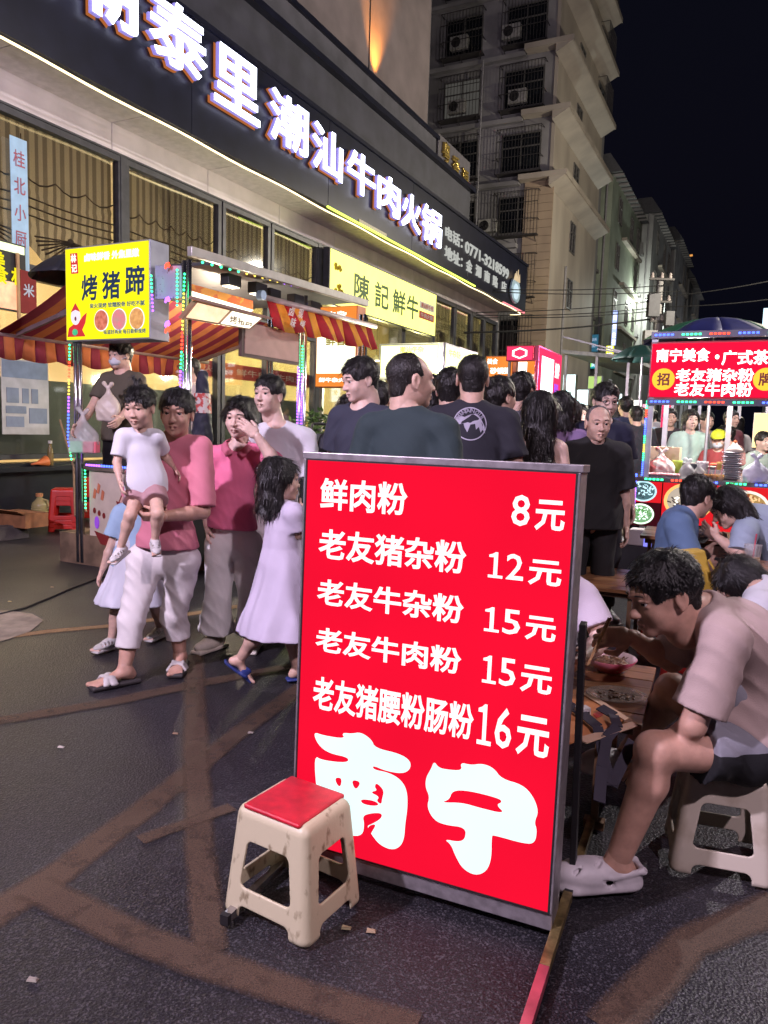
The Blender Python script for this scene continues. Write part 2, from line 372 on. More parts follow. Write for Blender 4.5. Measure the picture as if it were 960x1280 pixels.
def strands(style,res,seed,n,wd):
    """loose tapering locks rooted all over the hair surface, combed along it"""
    key=('strands',style,res,seed,n)
    if key in _cache: return _cache[key]
    V,Q=hair_mesh(style,res,seed); N=np.zeros_like(V); fn=np.cross(V[Q[:,2]]-V[Q[:,0]],V[Q[:,3]]-V[Q[:,1]])
    for i in range(4):
        for x in range(3): N[:,x]+=np.bincount(Q[:,i],fn[:,x],len(V))
    N/=np.linalg.norm(N,axis=1)[:,None]+1e-9
    ok=(N[:,2]>-.5)&~((N[:,1]>.3)&(V[:,2]<.05)&(V[:,1]>.0)&(abs(V[:,0])<.06)); R_=np.random.RandomState(seed+11); I=R_.choice(np.nonzero(ok)[0],n)
    P=V[I];nn=N[I]; L={'spiky':.022,'short':.024,'crop':.007,'bald':.006,'long':.075,'mid':.05,'bob':.045,'bangs':.03,'parted':.04,'bun':.03,'puff':.03}.get(style,.03)
    dv=np.tile(np.array([0,-.15,-1.0]),(n,1)); fr=P[:,1]>.01; top=(P[:,2]>.07)&fr; dv[top]=[0.25,1,-.35]
    if style=='spiky': dv+=R_.normal(0,.7,(n,3)); dv[:,1]+=.5
    else: dv+=R_.normal(0,.22 if style not in('long','mid') else .08,(n,3))
    dv-=nn*(dv*nn).sum(1)[:,None]; dv/=np.linalg.norm(dv,axis=1)[:,None]+1e-9
    out={'spiky':.45,'short':.22,'crop':.5,'bald':.4,'puff':.3}.get(style,.10); sd=np.cross(nn,dv); ll=L*(.5+R_.rand(n))[:,None]
    if style in('short','spiky','bangs','puff'): ll=ll*np.clip((P[:,2]+.03)/.10,.2,1)[:,None]
    p0=P-nn*.002; p1=P+dv*ll*.5+nn*ll*out*.5+nn*.0015; p2=P+dv*ll+nn*ll*(out*.6)
    W=wd*(.6+.8*R_.rand(n))[:,None]
    VV=np.stack([p0-sd*W,p0+sd*W,p1-sd*W*.8,p1+sd*W*.8,p2-sd*W*.12,p2+sd*W*.12],1).reshape(-1,3); b_=np.arange(n)[:,None]*6
    QQ=np.concatenate([b_+np.array([[0,1,3,2]]),b_+np.array([[2,3,5,4]])])
    _cache[key]=(VV,QQ); return _cache[key]
def hand_mesh(kind,res):
    key=('hand',kind,res)
    if key in _cache: return _cache[key]
    v=Vox(); v.cone((0,-.02,0),(0,.012,0),.025,.027,.02,flat=((0,0,1),1.3))
    v.box((0,.048,0),(.037,.042,.014),.013,k=.015)
    cur={'relax':(.35,.5,.35),'hold':(.9,1.2,.8),'open':(.08,.12,.1),'chop':(.75,1.1,.6)}[kind]
    for i,(x,L,y) in enumerate([(-.029,.056,.078),(-.010,.070,.085),(.010,.076,.087),(.030,.066,.084)]):
        p=V3(x,y,0);a=0
        for j,fr in enumerate((.45,.3,.25)):
            a+=cur[j]*(1+.12*(1-i)); d=V3(x*.25/ .04*.1,math.cos(a),-math.sin(a)); q=p+d*L*fr
            v.cone(p,q,.0092-.0008*j,.0086-.0008*j,.004); p=q
    if kind in('hold','chop'):
        v.cone((.03,.02,-.006),(.05,.045,-.026),.013,.011,.012).cone((.05,.045,-.026),(.036,.075,-.044),.0105,.008,.004)
    else:
        v.cone((.03,.02,-.004),(.056,.05,-.014),.0135,.011,.012).cone((.056,.05,-.014),(.062,.082,-.02),.0105,.008,.004)
    _cache[key]=v.mesh(res,1); return _cache[key]
def foot_mesh(res):
    key=('foot',res)
    if key in _cache: return _cache[key]
    v=Vox(); v.cone((0,0,.012),(0,-.012,-.02),.034,.036,.02).ell((0,-.03,-.045),(.031,.036,.03),.02)
    v.cone((0,0,-.02),(0,.11,-.058),.034,.026,.03,flat=((0,0,1),1.1)).ell((.004,.12,-.06),(.044,.05,.017),.02)
    for i,x in enumerate((-.03,-.014,.0,.015,.031)): v.cone((x,.145,-.065),(x*1.1,.165+.006*i,-.068),.009+.001*i,.009+.0012*i,.006)
    _cache[key]=v.mesh(res,1); return _cache[key]
def shoe_mesh(kind,res):
    key=('shoe',kind,res)
    if key in _cache: return _cache[key]
    v=Vox()
    if kind=='clog':
        v.ell((0,.09,-.038),(.055,.105,.048),.01).ell((0,-.02,-.045),(.043,.06,.045),.03).cone((0,-.035,-.07),(0,.14,-.07),.045,.055,.02,flat=((0,0,1),2.4))
        v.ell((0,-.02,0),(.034,.062,.055),.012,op='-').ell((0,.075,-.045),(.042,.09,.033),.008,op='-')
        v.box((0,.06,-.2),(.2,.3,.108),.002,op='-')
        v.cone((-.044,.035,-.03),(-.03,-.07,-.02),.009,.009,.006).cone((.044,.035,-.03),(.03,-.07,-.02),.009,.009,.006).cone((-.03,-.07,-.02),(.03,-.07,-.02),.009,.009,.012)
        for s in (-1,1):
            v.cone((s*.04,.09,-.03),(s*.036,.115,-.028),.006,.01,.002,op='-').cone((s*.047,.035,-.05),(s*.054,.062,-.035),.012,.006,.002,op='-')
            v.cone((s*.025,.125,-.008),(s*.034,.145,-.014),.006,.007,.002,op='-').cone((s*.012,.06,.004),(s*.026,.075,0),.006,.007,.002,op='-')
    elif kind=='sandal':
        v.cone((-.05,.075,-.066),(-.03,.085,-.032),.011,.011,.006,flat=((0,1,0),.5)).cone((-.03,.085,-.032),(.03,.115,-.034),.009,.009,.008,flat=((0,1,0),.5)).cone((.03,.115,-.034),(.052,.125,-.064),.009,.009,.006,flat=((0,1,0),.5))
        v.cone((.05,.07,-.066),(.028,.082,-.028),.009,.009,.006,flat=((0,1,0),.5)).cone((.028,.082,-.028),(-.03,.112,-.035),.009,.009,.008,flat=((0,1,0),.5)).cone((-.03,.112,-.035),(-.05,.12,-.064),.009,.009,.006,flat=((0,1,0),.5))
    elif kind=='slipper':
        v.box((0,.05,-.082),(.043,.13,.01),.009,k=.004).ell((0,.12,-.073),(.05,.07,.012),.01)
        v.cone((-.05,.09,-.07),(0,.1,-.028),.016,.014,.01,flat=((0,1,0),.45)).cone((0,.1,-.028),(.05,.09,-.07),.014,.016,.01,flat=((0,1,0),.45))
    else:
        v.ell((0,.09,-.052),(.05,.1,.034),.01).ell((0,-.015,-.04),(.042,.062,.05),.03).cone((0,0,-.02),(0,.06,-.035),.042,.04,.03)
        v.box((0,.055,-.083),(.048,.135,.012),.011,k=.008); v.ell((0,-.015,.03),(.034,.04,.06),.008,op='-')
        if kind=='cage':
            for y in (.03,.06,.09,.12):
                for s in (-1,1): v.ell((s*.03,y,-.03),(.018,.009,.02),.003,op='-')
    _cache[key]=v.mesh(res,1); return _cache[key]
def xf(vq,M,flip=False):
    V,Q=vq; M=np.array(M); V=V@M[:3,:3].T+M[:3,3]
    if flip: Q=Q[:,::-1]
    return V,Q
def basis(y,z,o,sc=1,mir=1):
    y=np.array(y,float);y/=np.linalg.norm(y);z=np.array(z,float);x=np.cross(y,z);x/=np.linalg.norm(x);z=np.cross(x,y)
    m=np.eye(4);m[:3,0]=x*sc*mir;m[:3,1]=y*sc;m[:3,2]=z*sc;m[:3,3]=o; return m
def skeleton(h,stride=0,w=1,lean=0,arm=(0,0),seated=False):
    s=h/1.7; J={}
    J['pel']=V3(0,0,.93);J['waist']=V3(0,.0,1.08);J['chest']=V3(0,.005,1.25);J['nb']=V3(0,-.01,1.44);J['hc']=V3(0,.02,1.578)
    for n,x in (('R',1),('L',-1)):
        J['sh'+n]=V3(x*.162*w,-.005,1.362);J['el'+n]=V3(x*(.2*w+.02),-.03,1.09);J['wr'+n]=V3(x*(.215*w+.01),.05,.85)
        J['hi'+n]=V3(x*.09,0,.9);J['kn'+n]=V3(x*.10,.02,.49);J['an'+n]=V3(x*.10,0,.09)
        a=stride*x
        if a:
            J['kn'+n]=V3(x*.1,.41*math.sin(a)+.03,.9-.41*math.cos(a)); b=a*.9 if a>0 else a*1.5
            J['an'+n]=J['kn'+n]+V3(0,.4*math.sin(b),-.4*math.cos(b)); J['an'+n][2]=max(J['an'+n][2],.09)
        sw=-a*.8+arm[0 if n=='R' else 1]
        if sw:
            J['el'+n]=J['sh'+n]+V3(x*.05,.28*math.sin(sw),-.28*math.cos(sw)); J['wr'+n]=J['el'+n]+V3(x*.01,.25*math.sin(sw+.35),-.25*math.cos(sw+.35))
    if seated:
        for n,x in (('R',1),('L',-1)):
            J['kn'+n]=J['hi'+n]+V3(x*.08,.4,.06); J['an'+n]=J['kn'+n]+V3(0,.05,-.40)
            J['el'+n]=J['sh'+n]+V3(x*.06,.16,-.22); J['wr'+n]=J['el'+n]+V3(-x*.1,.2,.03)
    if lean:
        c,sn=math.cos(lean),math.sin(lean)
        for k in J:
            if k[:2] in('wa','ch','nb','hc','sh','el','wr'):
                p=J[k]-V3(0,0,.93); J[k]=V3(p[0],p[1]*c+p[2]*sn,p[2]*c-p[1]*sn)+V3(0,0,.93)
    if seated:
        dz=.93-.42
        for k in J: J[k]=J[k]-V3(0,0,dz)
        for n in 'RL': J['an'+n][2]=.09
    return {k:v*s for k,v in J.items()}
SKIN=[(.58,.36,.27),(.66,.43,.33),(.55,.32,.235),(.74,.52,.43),(.6,.36,.26)]
def person(label,loc,yaw=0,h=1.68,skin=1,hair='short',hairc=(.012,.010,.010),shirt=(.5,.5,.5),sleeve=.72,pants=(.03,.03,.04),leg='pants',
           shoe='sneaker',shoec=(.6,.6,.6),J=None,WJ=None,lod=1,kind='m',hyaw=0,hpitch=0,hface=None,hands=('relax','relax'),wb=1,stride=0,lean=0,arm=(0,0),seated=False,
           group=None,dress=False,belly=0,seed=0,face=True,shirt_m=None,pants_m=None,neck=.060,hem=-.1,handdir=None,footdir=None,headsc=None,skirt=None,legw=1,ease=.012,hoff=None,bare=False,tube=False,legend=None,footpitch=None,fold=.009):
    res={0:.0065,1:.011,2:.016,3:.022}[lod]; hres={0:.0032,1:.0045,2:.007,3:.011}[lod]
    loc=Vector(loc); s=h/1.7
    if WJ: root=empty('person',loc,0,label,'person',group)
    else: root=empty('person',loc,yaw,label,'person',group)
    D=skeleton(h,stride,wb,lean,arm,seated)
    if J: 
        for k,v in J.items(): D[k]=np.array(v,float)
    if WJ:
        for k,v in WJ.items(): D[k]=np.array(v,float)-np.array(loc)
    g=lambda k:D[k]
    right=g('shR')-g('shL'); right/=np.linalg.norm(right); sp=g('nb')-g('pel'); sp/=np.linalg.norm(sp); fw=np.cross(sp,right); fw/=np.linalg.norm(fw)
    sm=mat('skin_%d'%skin,SKIN[skin],.5,var=.12,scale=30,bump=.05,bscale=220,sss=.08)
    hs=headsc or s**.5*1.03
    # head frame
    if hface is not None:
        fy=np.array(hface[0],float); uz=np.array(hface[1],float)
    else:
        c0,s0=math.cos(hyaw),math.sin(hyaw); fh=fw.copy(); fh=fh*c0-right*s0; fh[2]*=.2
        uz=V3(0,0,1)+0; fh/=np.linalg.norm(fh); cp,sp_=math.cos(hpitch),math.sin(hpitch); fy=fh*cp+uz*sp_; uz=uz*cp-fh*sp_
    HM=basis(fy,uz,g('hc'),hs)
    # body
    f1=(fw,1.42)
    v=Vox(); k=.03
    v.cone(g('pel'),g('waist'),.14*s*wb,.122*s*wb,k,flat=f1).cone(g('waist'),g('chest'),.122*s*wb,.14*s*wb,k,flat=f1).cone(g('chest'),g('chest')*.35+g('nb')*.65,.14*s*wb,.09*s*wb,k,flat=(fw,1.55))
    v.cone(g('shL')*.92+g('shR')*.08,g('shR')*.92+g('shL')*.08,.05*s,.05*s,k).cone(g('hiL'),g('hiR'),.095*s,.095*s,k,flat=(fw,1.1))
    v.cone(g('nb')-sp*.02,g('hc')-HM[:3,2]*.05-HM[:3,1]*.03,.056*s*(.9 if kind!='m' else 1),.052*s*(.9 if kind!='m' else 1),.03)
    v.cone(g('nb')-sp*.035*s,g('shR')*.7+g('nb')*.3,.05*s,.045*s,.03).cone(g('nb')-sp*.035*s,g('shL')*.7+g('nb')*.3,.05*s,.045*s,.03)
    for n in 'RL':
        e,wq=g('el'+n),g('wr'+n); kn,an=g('kn'+n),g('an'+n)
        v.cone(g('sh'+n),e,.05*s,.038*s,.02).cone(e,e*.65+wq*.35,.038*s,.041*s,.012).cone(e*.65+wq*.35,wq,.040*s,.026*s,.012)
        cb=kn*.7+an*.3-fw*.018*s
        v.cone(g('hi'+n),kn,.078*s,.056*s,.02).cone(kn,cb,.054*s,.055*s,.02).cone(cb,an,.054*s,.036*s,.02)
    parts=[v.mesh(res,2,seed)]
    parts.append(xf(head_mesh(kind,hres),HM))
    hd=handdir or {}
    for i,n in enumerate('RL'):
        d=g('wr'+n)-g('el'+n); mir=1 if n=='L' else -1
        if n in hd: yd,zd=hd[n]; yd=np.array(yd,float);zd=np.array(zd,float)
        else: yd=d; zd=right*(1 if n=='R' else -1)
        yn=yd/np.linalg.norm(yd)
        # x towards thumb: right hand with back of hand outwards has its thumb forward
        M=basis(yd,zd,g('wr'+n)+yn*.004,s*.97,mir if True else 1)
        if mir==-1: parts.append(xf(hand_mesh(hands[i],hres if lod<2 else .008),M,True))
        else: parts.append(xf(hand_mesh(hands[i],hres if lod<2 else .008),M))
        fd=(footdir or {}).get(n,fw*V3(1,1,0)+right*(.15 if n=='R' else -.15)); up=V3(0,0,1)
        if footpitch and n in footpitch: 
            a=footpitch[n]; fd=np.array(fd,float);fd/=np.linalg.norm(fd); fd,up=fd*math.cos(a)-up*math.sin(a),up*math.cos(a)+fd*math.sin(a)
        FM=basis(fd,up,g('an'+n),s,1)
        if shoe in('sandal','slipper','clog',None,'cage'): parts.append(xf(foot_mesh(max(hres*1.4,.005)),FM))
        if shoe=='sandal':
            if ('sole',) not in _cache: _cache[('sole',)]=Vox().box((0,.055,-.080),(.047,.138,.014),.012,k=.004).ell((.002,.12,-.078),(.054,.072,.013),.01).mesh(.0045,1)
            vmesh('sole',[xf(_cache[('sole',)],FM)],mat('sole_dark',(.04,.035,.035),.6),root)
        if shoe:
            vmesh('shoe',[xf(shoe_mesh(shoe,max(hres,.0035) if lod<2 else .01),FM)],mat('shoe_%02d%02d%02d'%tuple(int(x*99) for x in shoec),shoec,.5,var=.2,scale=14,bump=.05),root)
    vmesh('body',parts,sm,root)
    # hair
    hv=[xf(hair_mesh(hair,max(hres,.004),seed%4),HM)] if hair else []
    if hair and lod<2: hv.append(xf(strands(hair,max(hres,.004),seed%4,1500 if lod==0 else 600,.0022 if lod==0 else .004),HM))
    if hair: vmesh('hair',hv,mat('hair_%02d'%int(hairc[0]*999),hairc,.42,var=.5,scale=90,bump=.6,bscale=160,stretch=(1,1,.2)),root)
    if face:
        em=[mat('eye_white',(.62,.58,.55),.25,var=.02),mat('iris',(.012,.008,.006),.15,var=.1)]
        for sx in (-1,1):
            b=MB(); b.ball((0,0,0),.0125,10); 
            for i,fc in enumerate(b.f):
                cc=sum((b.v[j] for j in fc),Vector())/len(fc)
                b.mi[i]=1 if cc.y>.0085 else 0
            e=b.build('eye',em,root,smooth=True); e.matrix_local=Matrix(HM.tolist())@Matrix.Translation((sx*.031,.0765,.0035))
            b=MB(); b.tube([(sx*.016,.094,.028),(sx*.03,.097,.033),(sx*.048,.084,.029)],.0028,6,r2=.0018)
            e=b.build('eyebrow',mat('hair_12',(.012,.01,.01),.42),root,smooth=True); e.matrix_local=Matrix(HM.tolist())
        b=MB(); b.tube([(-.019,.0895,-.0648),(-.008,.0975,-.0618),(0,.0972,-.063),(.008,.0975,-.0618),(.019,.0895,-.0648)],.0034,6); b.tube([(-.014,.09,-.0698),(0,.0965,-.0722),(.014,.09,-.0698)],.0042,6)
        e=b.build('mouth',mat('lip_%d'%(0 if kind=='m' else 1),(.27,.12,.09) if kind=='m' else (.32,.11,.09),.4,var=.1),root,smooth=True); e.matrix_local=Matrix(HM.tolist())
    # shirt
    if shirt is not None or shirt_m is not None:
        sh=Vox(); e=ease; hp=g('pel')+sp*hem*s
        lowr=.176*s*wb+belly
        if not tube:
            sh.cone(g('chest'),g('chest')*.35+g('nb')*.65,.14*s*wb+e,.092*s*wb+e,k,flat=(fw,1.45),fold=fold*.5)
            sh.cone(g('shL')*.94+g('shR')*.06,g('shR')*.94+g('shL')*.06,.05*s+e,.05*s+e,k,fold=fold*.4)
            sh.cone(g('nb')-sp*.035*s,g('shR')*.8+g('nb')*.2,.05*s+e,.047*s+e,.03).cone(g('nb')-sp*.035*s,g('shL')*.8+g('nb')*.2,.05*s+e,.047*s+e,.03)
        top=[] if not tube else [(g('chest')+sp*.03*s,sp)]
        sh.cone(g('pel'),g('waist'),lowr+e,.137*s*wb+e+belly,k,flat=(fw,1.22),fold=fold,clip=[(hp,-sp)])
        sh.cone(g('waist'),g('chest'),.137*s*wb+e+belly*.6,.142*s*wb+e,k,flat=(fw,1.36),fold=fold,clip=top or None)
        sh.cone(hp,g('pel'),lowr+e*1.6,lowr+e,k,flat=(fw,1.18),fold=fold*1.3,clip=[(hp,-sp)])
        if sleeve and not tube:
            for n in 'RL':
                a,el,wr_=g('sh'+n),g('el'+n),g('wr'+n)
                if sleeve<=1: 
                    q=a+(el-a)*sleeve; sh.cone(a,q,.054*s+e,.062*s+e*1.2,.03,fold=fold*.9,clip=[(q-(el-a)*.03,(el-a))])
                else:
                    q=el+(wr_-el)*(sleeve-1); sh.cone(a,el,.054*s+e,.046*s+e,.03,fold=fold); sh.cone(el,q,.046*s+e,.036*s+e,.03,fold=fold,clip=[(q-(wr_-el)*.03,(wr_-el))])
        if dress:
            L,r0,r1=skirt; b0=g('waist'); b1=V3(b0[0]*.4+g('pel')[0]*.6,b0[1]*.4+g('pel')[1]*.6,L*s)
            sh.cone(b0,b1,r0,r1,.03,flat=(fw,1.15),fold=.016,ff=-34,clip=[(b1,(0,0,-1))])
        if not tube:
            sh.cone(g('nb')+fw*.02*s,g('nb')+sp*.12,neck*s,neck*s*1.1,.012,op='-')
            sh.ell(g('nb')+fw*.05*s+sp*.02*s,(neck*.8*s,)*3,.01,op='-')
        m_=shirt_m or mat('cloth_%02d%02d%02d'%tuple(int(x*99) for x in shirt),shirt,.85,var=.07,scale=5,bump=.18,bscale=260)
        o=vmesh('dress' if dress else 'shirt',[sh.mesh(res,1,seed)],m_,root)
    if leg:
        lg=Vox(); pc=pants
        e2=.014
        if leg=='skirt':
            L,r0,r1=skirt; b1=V3(g('pel')[0],g('pel')[1],L*s)
            lg.cone(g('pel')+sp*.05,b1,r0,r1,.03,flat=(fw,1.15),fold=.016,ff=-38,clip=[(b1,(0,0,-1))])
        else:
            lg.cone(g('hiL'),g('hiR'),.094*s+e2*.7,.094*s+e2*.7,k,flat=(fw,1.1)); lg.cone(g('pel')+sp*.02,g('pel')+sp*.1*s,.145*s*wb,.132*s*wb,k,flat=(fw,1.35))
            for n in 'RL':
                hi,kn,an=g('hi'+n),g('kn'+n),g('an'+n)
                if leg=='shorts':
                    q=hi+(kn-hi)*(legend or .82); lg.cone(hi,q,.086*s+e2,.078*s*legw+e2,.02,fold=fold,clip=[(q-(kn-hi)*.03,(kn-hi))])
                else:
                    fr=legend or (.62 if leg=='crop' else .96); q=kn+(an-kn)*fr
                    lg.cone(hi,kn,.083*s+e2,.064*s*legw+e2,.02,fold=fold); lg.cone(kn,q,.064*s*legw+e2,(.056 if leg!='wide' else .1)*s*legw+e2,.02,fold=fold*1.2,clip=[(q-(an-kn)*.03,(an-kn))])
        vmesh('skirt' if leg=='skirt' else ('shorts' if leg=='shorts' else 'trousers'),[lg.mesh(res,1,seed+3)],pants_m or mat('cloth_%02d%02d%02d'%tuple(int(x*99) for x in pc),pc,.85,var=.07,scale=5,bump=.18,bscale=260),root)
    root_info=dict(root=root,J=D,HM=HM,fw=fw,right=right,sp=sp,s=s)
    return root_info
# ---------------- street lamps (each with its own light) ----------------
def lamp_light(name,parent,loc,e,c,r=.15,spot=None):
    l=bpy.data.lights.new(name,'POINT'); l.energy=e; l.color=c; l.shadow_soft_size=r
    o=bpy.data.objects.new(name,l); col.objects.link(o); o.parent=parent; o.location=loc; return o
def street_lamp(s,t,h,e,c,label,arm=-1.2,r=.10):
    k=street('street_lamp',s,t,0,label,'street lamp'); gm_=mat('lamp_post_grey',(.16,.16,.17),.5,metal=.5)
    b=MB(); b.tube([(0,0,0),(0,0,h*.5),(0,0,h)],[.09,.075,.06],10); b.build('post',gm_,k,smooth=True)
    b=MB(); b.tube([(0,0,h),(arm*.5,0,h+.22),(arm,0,h+.25)],.035,8); b.build('arm',gm_,k,smooth=True)
    b=MB(); b.box(arm-.35,arm+.25,-.14,.14,h+.2,h+.30); hd=b.build('lamp_head',gm_,k,bevel=.02)
    b=MB(); b.box(arm-.32,arm+.2,-.12,.12,h+.185,h+.198); b.build('lamp_lens',glow('lamp_lens_%d'%int(c[2]*99),c,18),hd)
    lamp_light('lamp_light',k,(arm-.05,0,h+.02),e,c,r)
    return k
street_lamp(4.2,-1.2,5.2,950,(1.0,.78,.95),'added street lamp behind the photographer on the right, outside the frame')  # added lamp out of view, brightens the people and the road
street_lamp(-4.4,-2.0,4.4,2000,(.88,.74,1.0),'added street lamp behind the photographer on the left, outside the frame',arm=1.2)  # added unseen lamp, throws violet light on the restaurant front and the family
street_lamp(5.5,12,8.0,2300,(1.0,.90,.92),'added street lamp right of the food stall, outside the frame')  # added lamp out of view, lifts the crowd and the tall block
street_lamp(3.2,27,8.0,4200,(1.0,.90,.72),'tall street lamp hidden behind the red food sign, lighting the tiled walls')
street_lamp(-6.6,56,10.7,900,(.92,1.0,.88),'tall lamp post with a small bright head before the white grey building',arm=-1.0)
street_lamp(1.6,85,6.6,1500,(.95,.97,1.0),'added far street lamp, unseen behind the market stalls')  # added lamp kept hidden, brightens the far end of the street
# ---------------- ground ----------------
def asphalt():
    m=bpy.data.materials.new('asphalt'); m.use_nodes=True; t=m.node_tree; b=t.nodes['Principled BSDF']; MATS['asphalt']=m
    tc=nd(t,'ShaderNodeTexCoord')
    vo=nd(t,'ShaderNodeTexVoronoi',Scale=110.0); n1=nd(t,'ShaderNodeTexNoise',Scale=1.1,Detail=9); n2=nd(t,'ShaderNodeTexNoise',Scale=150.0,Detail=4); n3=nd(t,'ShaderNodeTexNoise',Scale=260.0,Detail=3)
    for n in (vo,n1,n2,n3): t.links.new(tc.outputs['Object'],n.inputs['Vector'])
    r1=nd(t,'ShaderNodeValToRGB'); r1.color_ramp.elements[0].color=(.005,.005,.007,1); r1.color_ramp.elements[1].color=(.019,.018,.020,1); r1.color_ramp.elements[0].position=.3; r1.color_ramp.elements[1].position=.75
    t.links.new(n1.outputs['Fac'],r1.inputs[0])
    r2=nd(t,'ShaderNodeValToRGB'); r2.color_ramp.elements[0].color=(.35,.35,.37,1); r2.color_ramp.elements[1].color=(6.5,6.3,6.5,1); r2.color_ramp.elements[0].position=.45; r2.color_ramp.elements[1].position=.80
    t.links.new(n3.outputs['Fac'],r2.inputs[0])
    mx=nd(t,'ShaderNodeMix'); mx.data_type='RGBA'; mx.blend_type='MULTIPLY'; mx.inputs[0].default_value=1
    t.links.new(r1.outputs[0],mx.inputs[6]); t.links.new(r2.outputs[0],mx.inputs[7]); 
    v2=nd(t,'ShaderNodeTexVoronoi',Scale=210.0); t.links.new(tc.outputs['Object'],v2.inputs['Vector']); sc_=nd(t,'ShaderNodeSeparateColor'); t.links.new(v2.outputs['Color'],sc_.inputs[0]); g1=nd(t,'ShaderNodeMath'); g1.operation='GREATER_THAN'; g1.inputs[1].default_value=.86; t.links.new(sc_.outputs[0],g1.inputs[0])
    g2=nd(t,'ShaderNodeMath'); g2.operation='MULTIPLY'; g2.inputs[1].default_value=.75; t.links.new(g1.outputs[0],g2.inputs[0]); m4=nd(t,'ShaderNodeMix'); m4.data_type='RGBA'; m4.inputs[7].default_value=(.075,.072,.08,1); t.links.new(g2.outputs[0],m4.inputs[0]); t.links.new(mx.outputs[2],m4.inputs[6]); t.links.new(m4.outputs[2],b.inputs['Base Color'])
    ad=nd(t,'ShaderNodeMath'); ad.operation='ADD'; t.links.new(vo.outputs['Distance'],ad.inputs[0]); t.links.new(n2.outputs['Fac'],ad.inputs[1])
    bp=nd(t,'ShaderNodeBump',Strength=.5,Distance=.004); t.links.new(ad.outputs[0],bp.inputs['Height']); t.links.new(bp.outputs[0],b.inputs['Normal'])
    rr=nd(t,'ShaderNodeMapRange'); rr.inputs['To Min'].default_value=.30; rr.inputs['To Max'].default_value=.62; t.links.new(n1.outputs['Fac'],rr.inputs['Value']); t.links.new(rr.outputs[0],b.inputs['Roughness'])
    return m
def worn_paint(name,c,cover=.5):
    m=bpy.data.materials.new(name); m.use_nodes=True; t=m.node_tree; b=t.nodes['Principled BSDF']; MATS[name]=m
    tc=nd(t,'ShaderNodeTexCoord'); n=nd(t,'ShaderNodeTexNoise',Scale=7.0,Detail=9); n.inputs['Roughness'].default_value=.75; n3=nd(t,'ShaderNodeTexNoise',Scale=260.0,Detail=2); n2=nd(t,'ShaderNodeTexNoise',Scale=60.0,Detail=6)
    for x in (n,n2,n3): t.links.new(tc.outputs['Object'],x.inputs['Vector'])
    r=nd(t,'ShaderNodeValToRGB'); r.color_ramp.elements[0].color=tuple(x*.55 for x in c)+(1,); r.color_ramp.elements[1].color=(*c,1); r.color_ramp.elements[0].position=.42; r.color_ramp.elements[1].position=.62
    t.links.new(n3.outputs['Fac'],r.inputs[0]); t.links.new(r.outputs[0],b.inputs['Base Color']); b.inputs['Roughness'].default_value=.7
    bp=nd(t,'ShaderNodeBump',Strength=.35,Distance=.006); t.links.new(n2.outputs['Fac'],bp.inputs['Height']); t.links.new(bp.outputs[0],b.inputs['Normal'])
    a=nd(t,'ShaderNodeMapRange'); a.inputs['From Min'].default_value=.62-cover*.35-.12; a.inputs['From Max'].default_value=.62-cover*.35+.14; t.links.new(n.outputs['Fac'],a.inputs['Value']); at=nd(t,'ShaderNodeAttribute'); at.attribute_name='cover'; s1=nd(t,'ShaderNodeMath'); s1.operation='MULTIPLY_ADD'; s1.inputs[1].default_value=1.3; s1.inputs[2].default_value=-.55; t.links.new(n3.outputs['Fac'],s1.inputs[0]); s2=nd(t,'ShaderNodeMath'); s2.operation='ADD'; t.links.new(at.outputs['Fac'],s2.inputs[0]); t.links.new(s1.outputs[0],s2.inputs[1]); s2.use_clamp=True; m2=nd(t,'ShaderNodeMath'); m2.operation='MULTIPLY'; t.links.new(a.outputs[0],m2.inputs[0]); t.links.new(s2.outputs[0],m2.inputs[1]); m3=nd(t,'ShaderNodeMath'); m3.operation='MULTIPLY'; m3.inputs[1].default_value=.85; t.links.new(m2.outputs[0],m3.inputs[0]); t.links.new(m3.outputs[0],b.inputs['Alpha'])
    return m
b=MB(); b.add([(-150,-60,0),(150,-60,0),(150,300,0),(-150,300,0)],[(0,1,2,3)])
tag(b.build('road',asphalt()),kind='structure')
def stripe(name,pts,w,m,z=.004,jit=.004,seed=1):
    """a painted band along ground points with slightly ragged edges"""
    rnd=random.Random(seed); P=[Vector((p[0],p[1],z)) for p in pts]; b=MB(); L=[];Rr=[]
    for i in range(len(P)-1):
        d=(P[i+1]-P[i]); n=max(2,int(d.length/.08)); dn=d.normalized(); s=Vector((-dn.y,dn.x,0))
        w0=w if not isinstance(w,(list,tuple)) else w[i]; w1=w if not isinstance(w,(list,tuple)) else w[i+1]
        for k in range(n+(i==len(P)-2)):
            q=P[i]+d*k/n; ww=(w0+(w1-w0)*k/n)/2
            L.append(q+s*(ww+rnd.uniform(-jit,jit)));Rr.append(q-s*(ww+rnd.uniform(-jit,jit)))
    n=len(L); A2=[L[i].lerp(Rr[i],.22) for i in range(n)]; B2=[L[i].lerp(Rr[i],.78) for i in range(n)]
    b.add(L+A2+B2+Rr,[(i+k*n,n+i+k*n,n+i+1+k*n,i+1+k*n) for k in range(3) for i in range(n-1)])
    o=b.build(name,m); at=o.data.attributes.new('cover','FLOAT','POINT'); at.data.foreach_set('value',[0.0]*n+[1.0]*(2*n)+[0.0]*n)
    return tag(o,kind='structure')
PY=worn_paint('worn_yellow_paint',(.115,.072,.045),.8); PW=worn_paint('faded_orange_paint',(.40,.24,.12),.9)
GP=lambda u,v:G(u,v)
stripe('road_marking',[GP(-40,1165),GP(70,1095),GP(215,985),GP(300,915),GP(380,858)],[.15,.14,.13,.12,.12],PY,seed=1)
stripe('road_marking',[GP(40,1110),GP(170,1175),GP(330,1232),GP(520,1290)],[.125,.12,.115,.115],PY,.0075,seed=2)
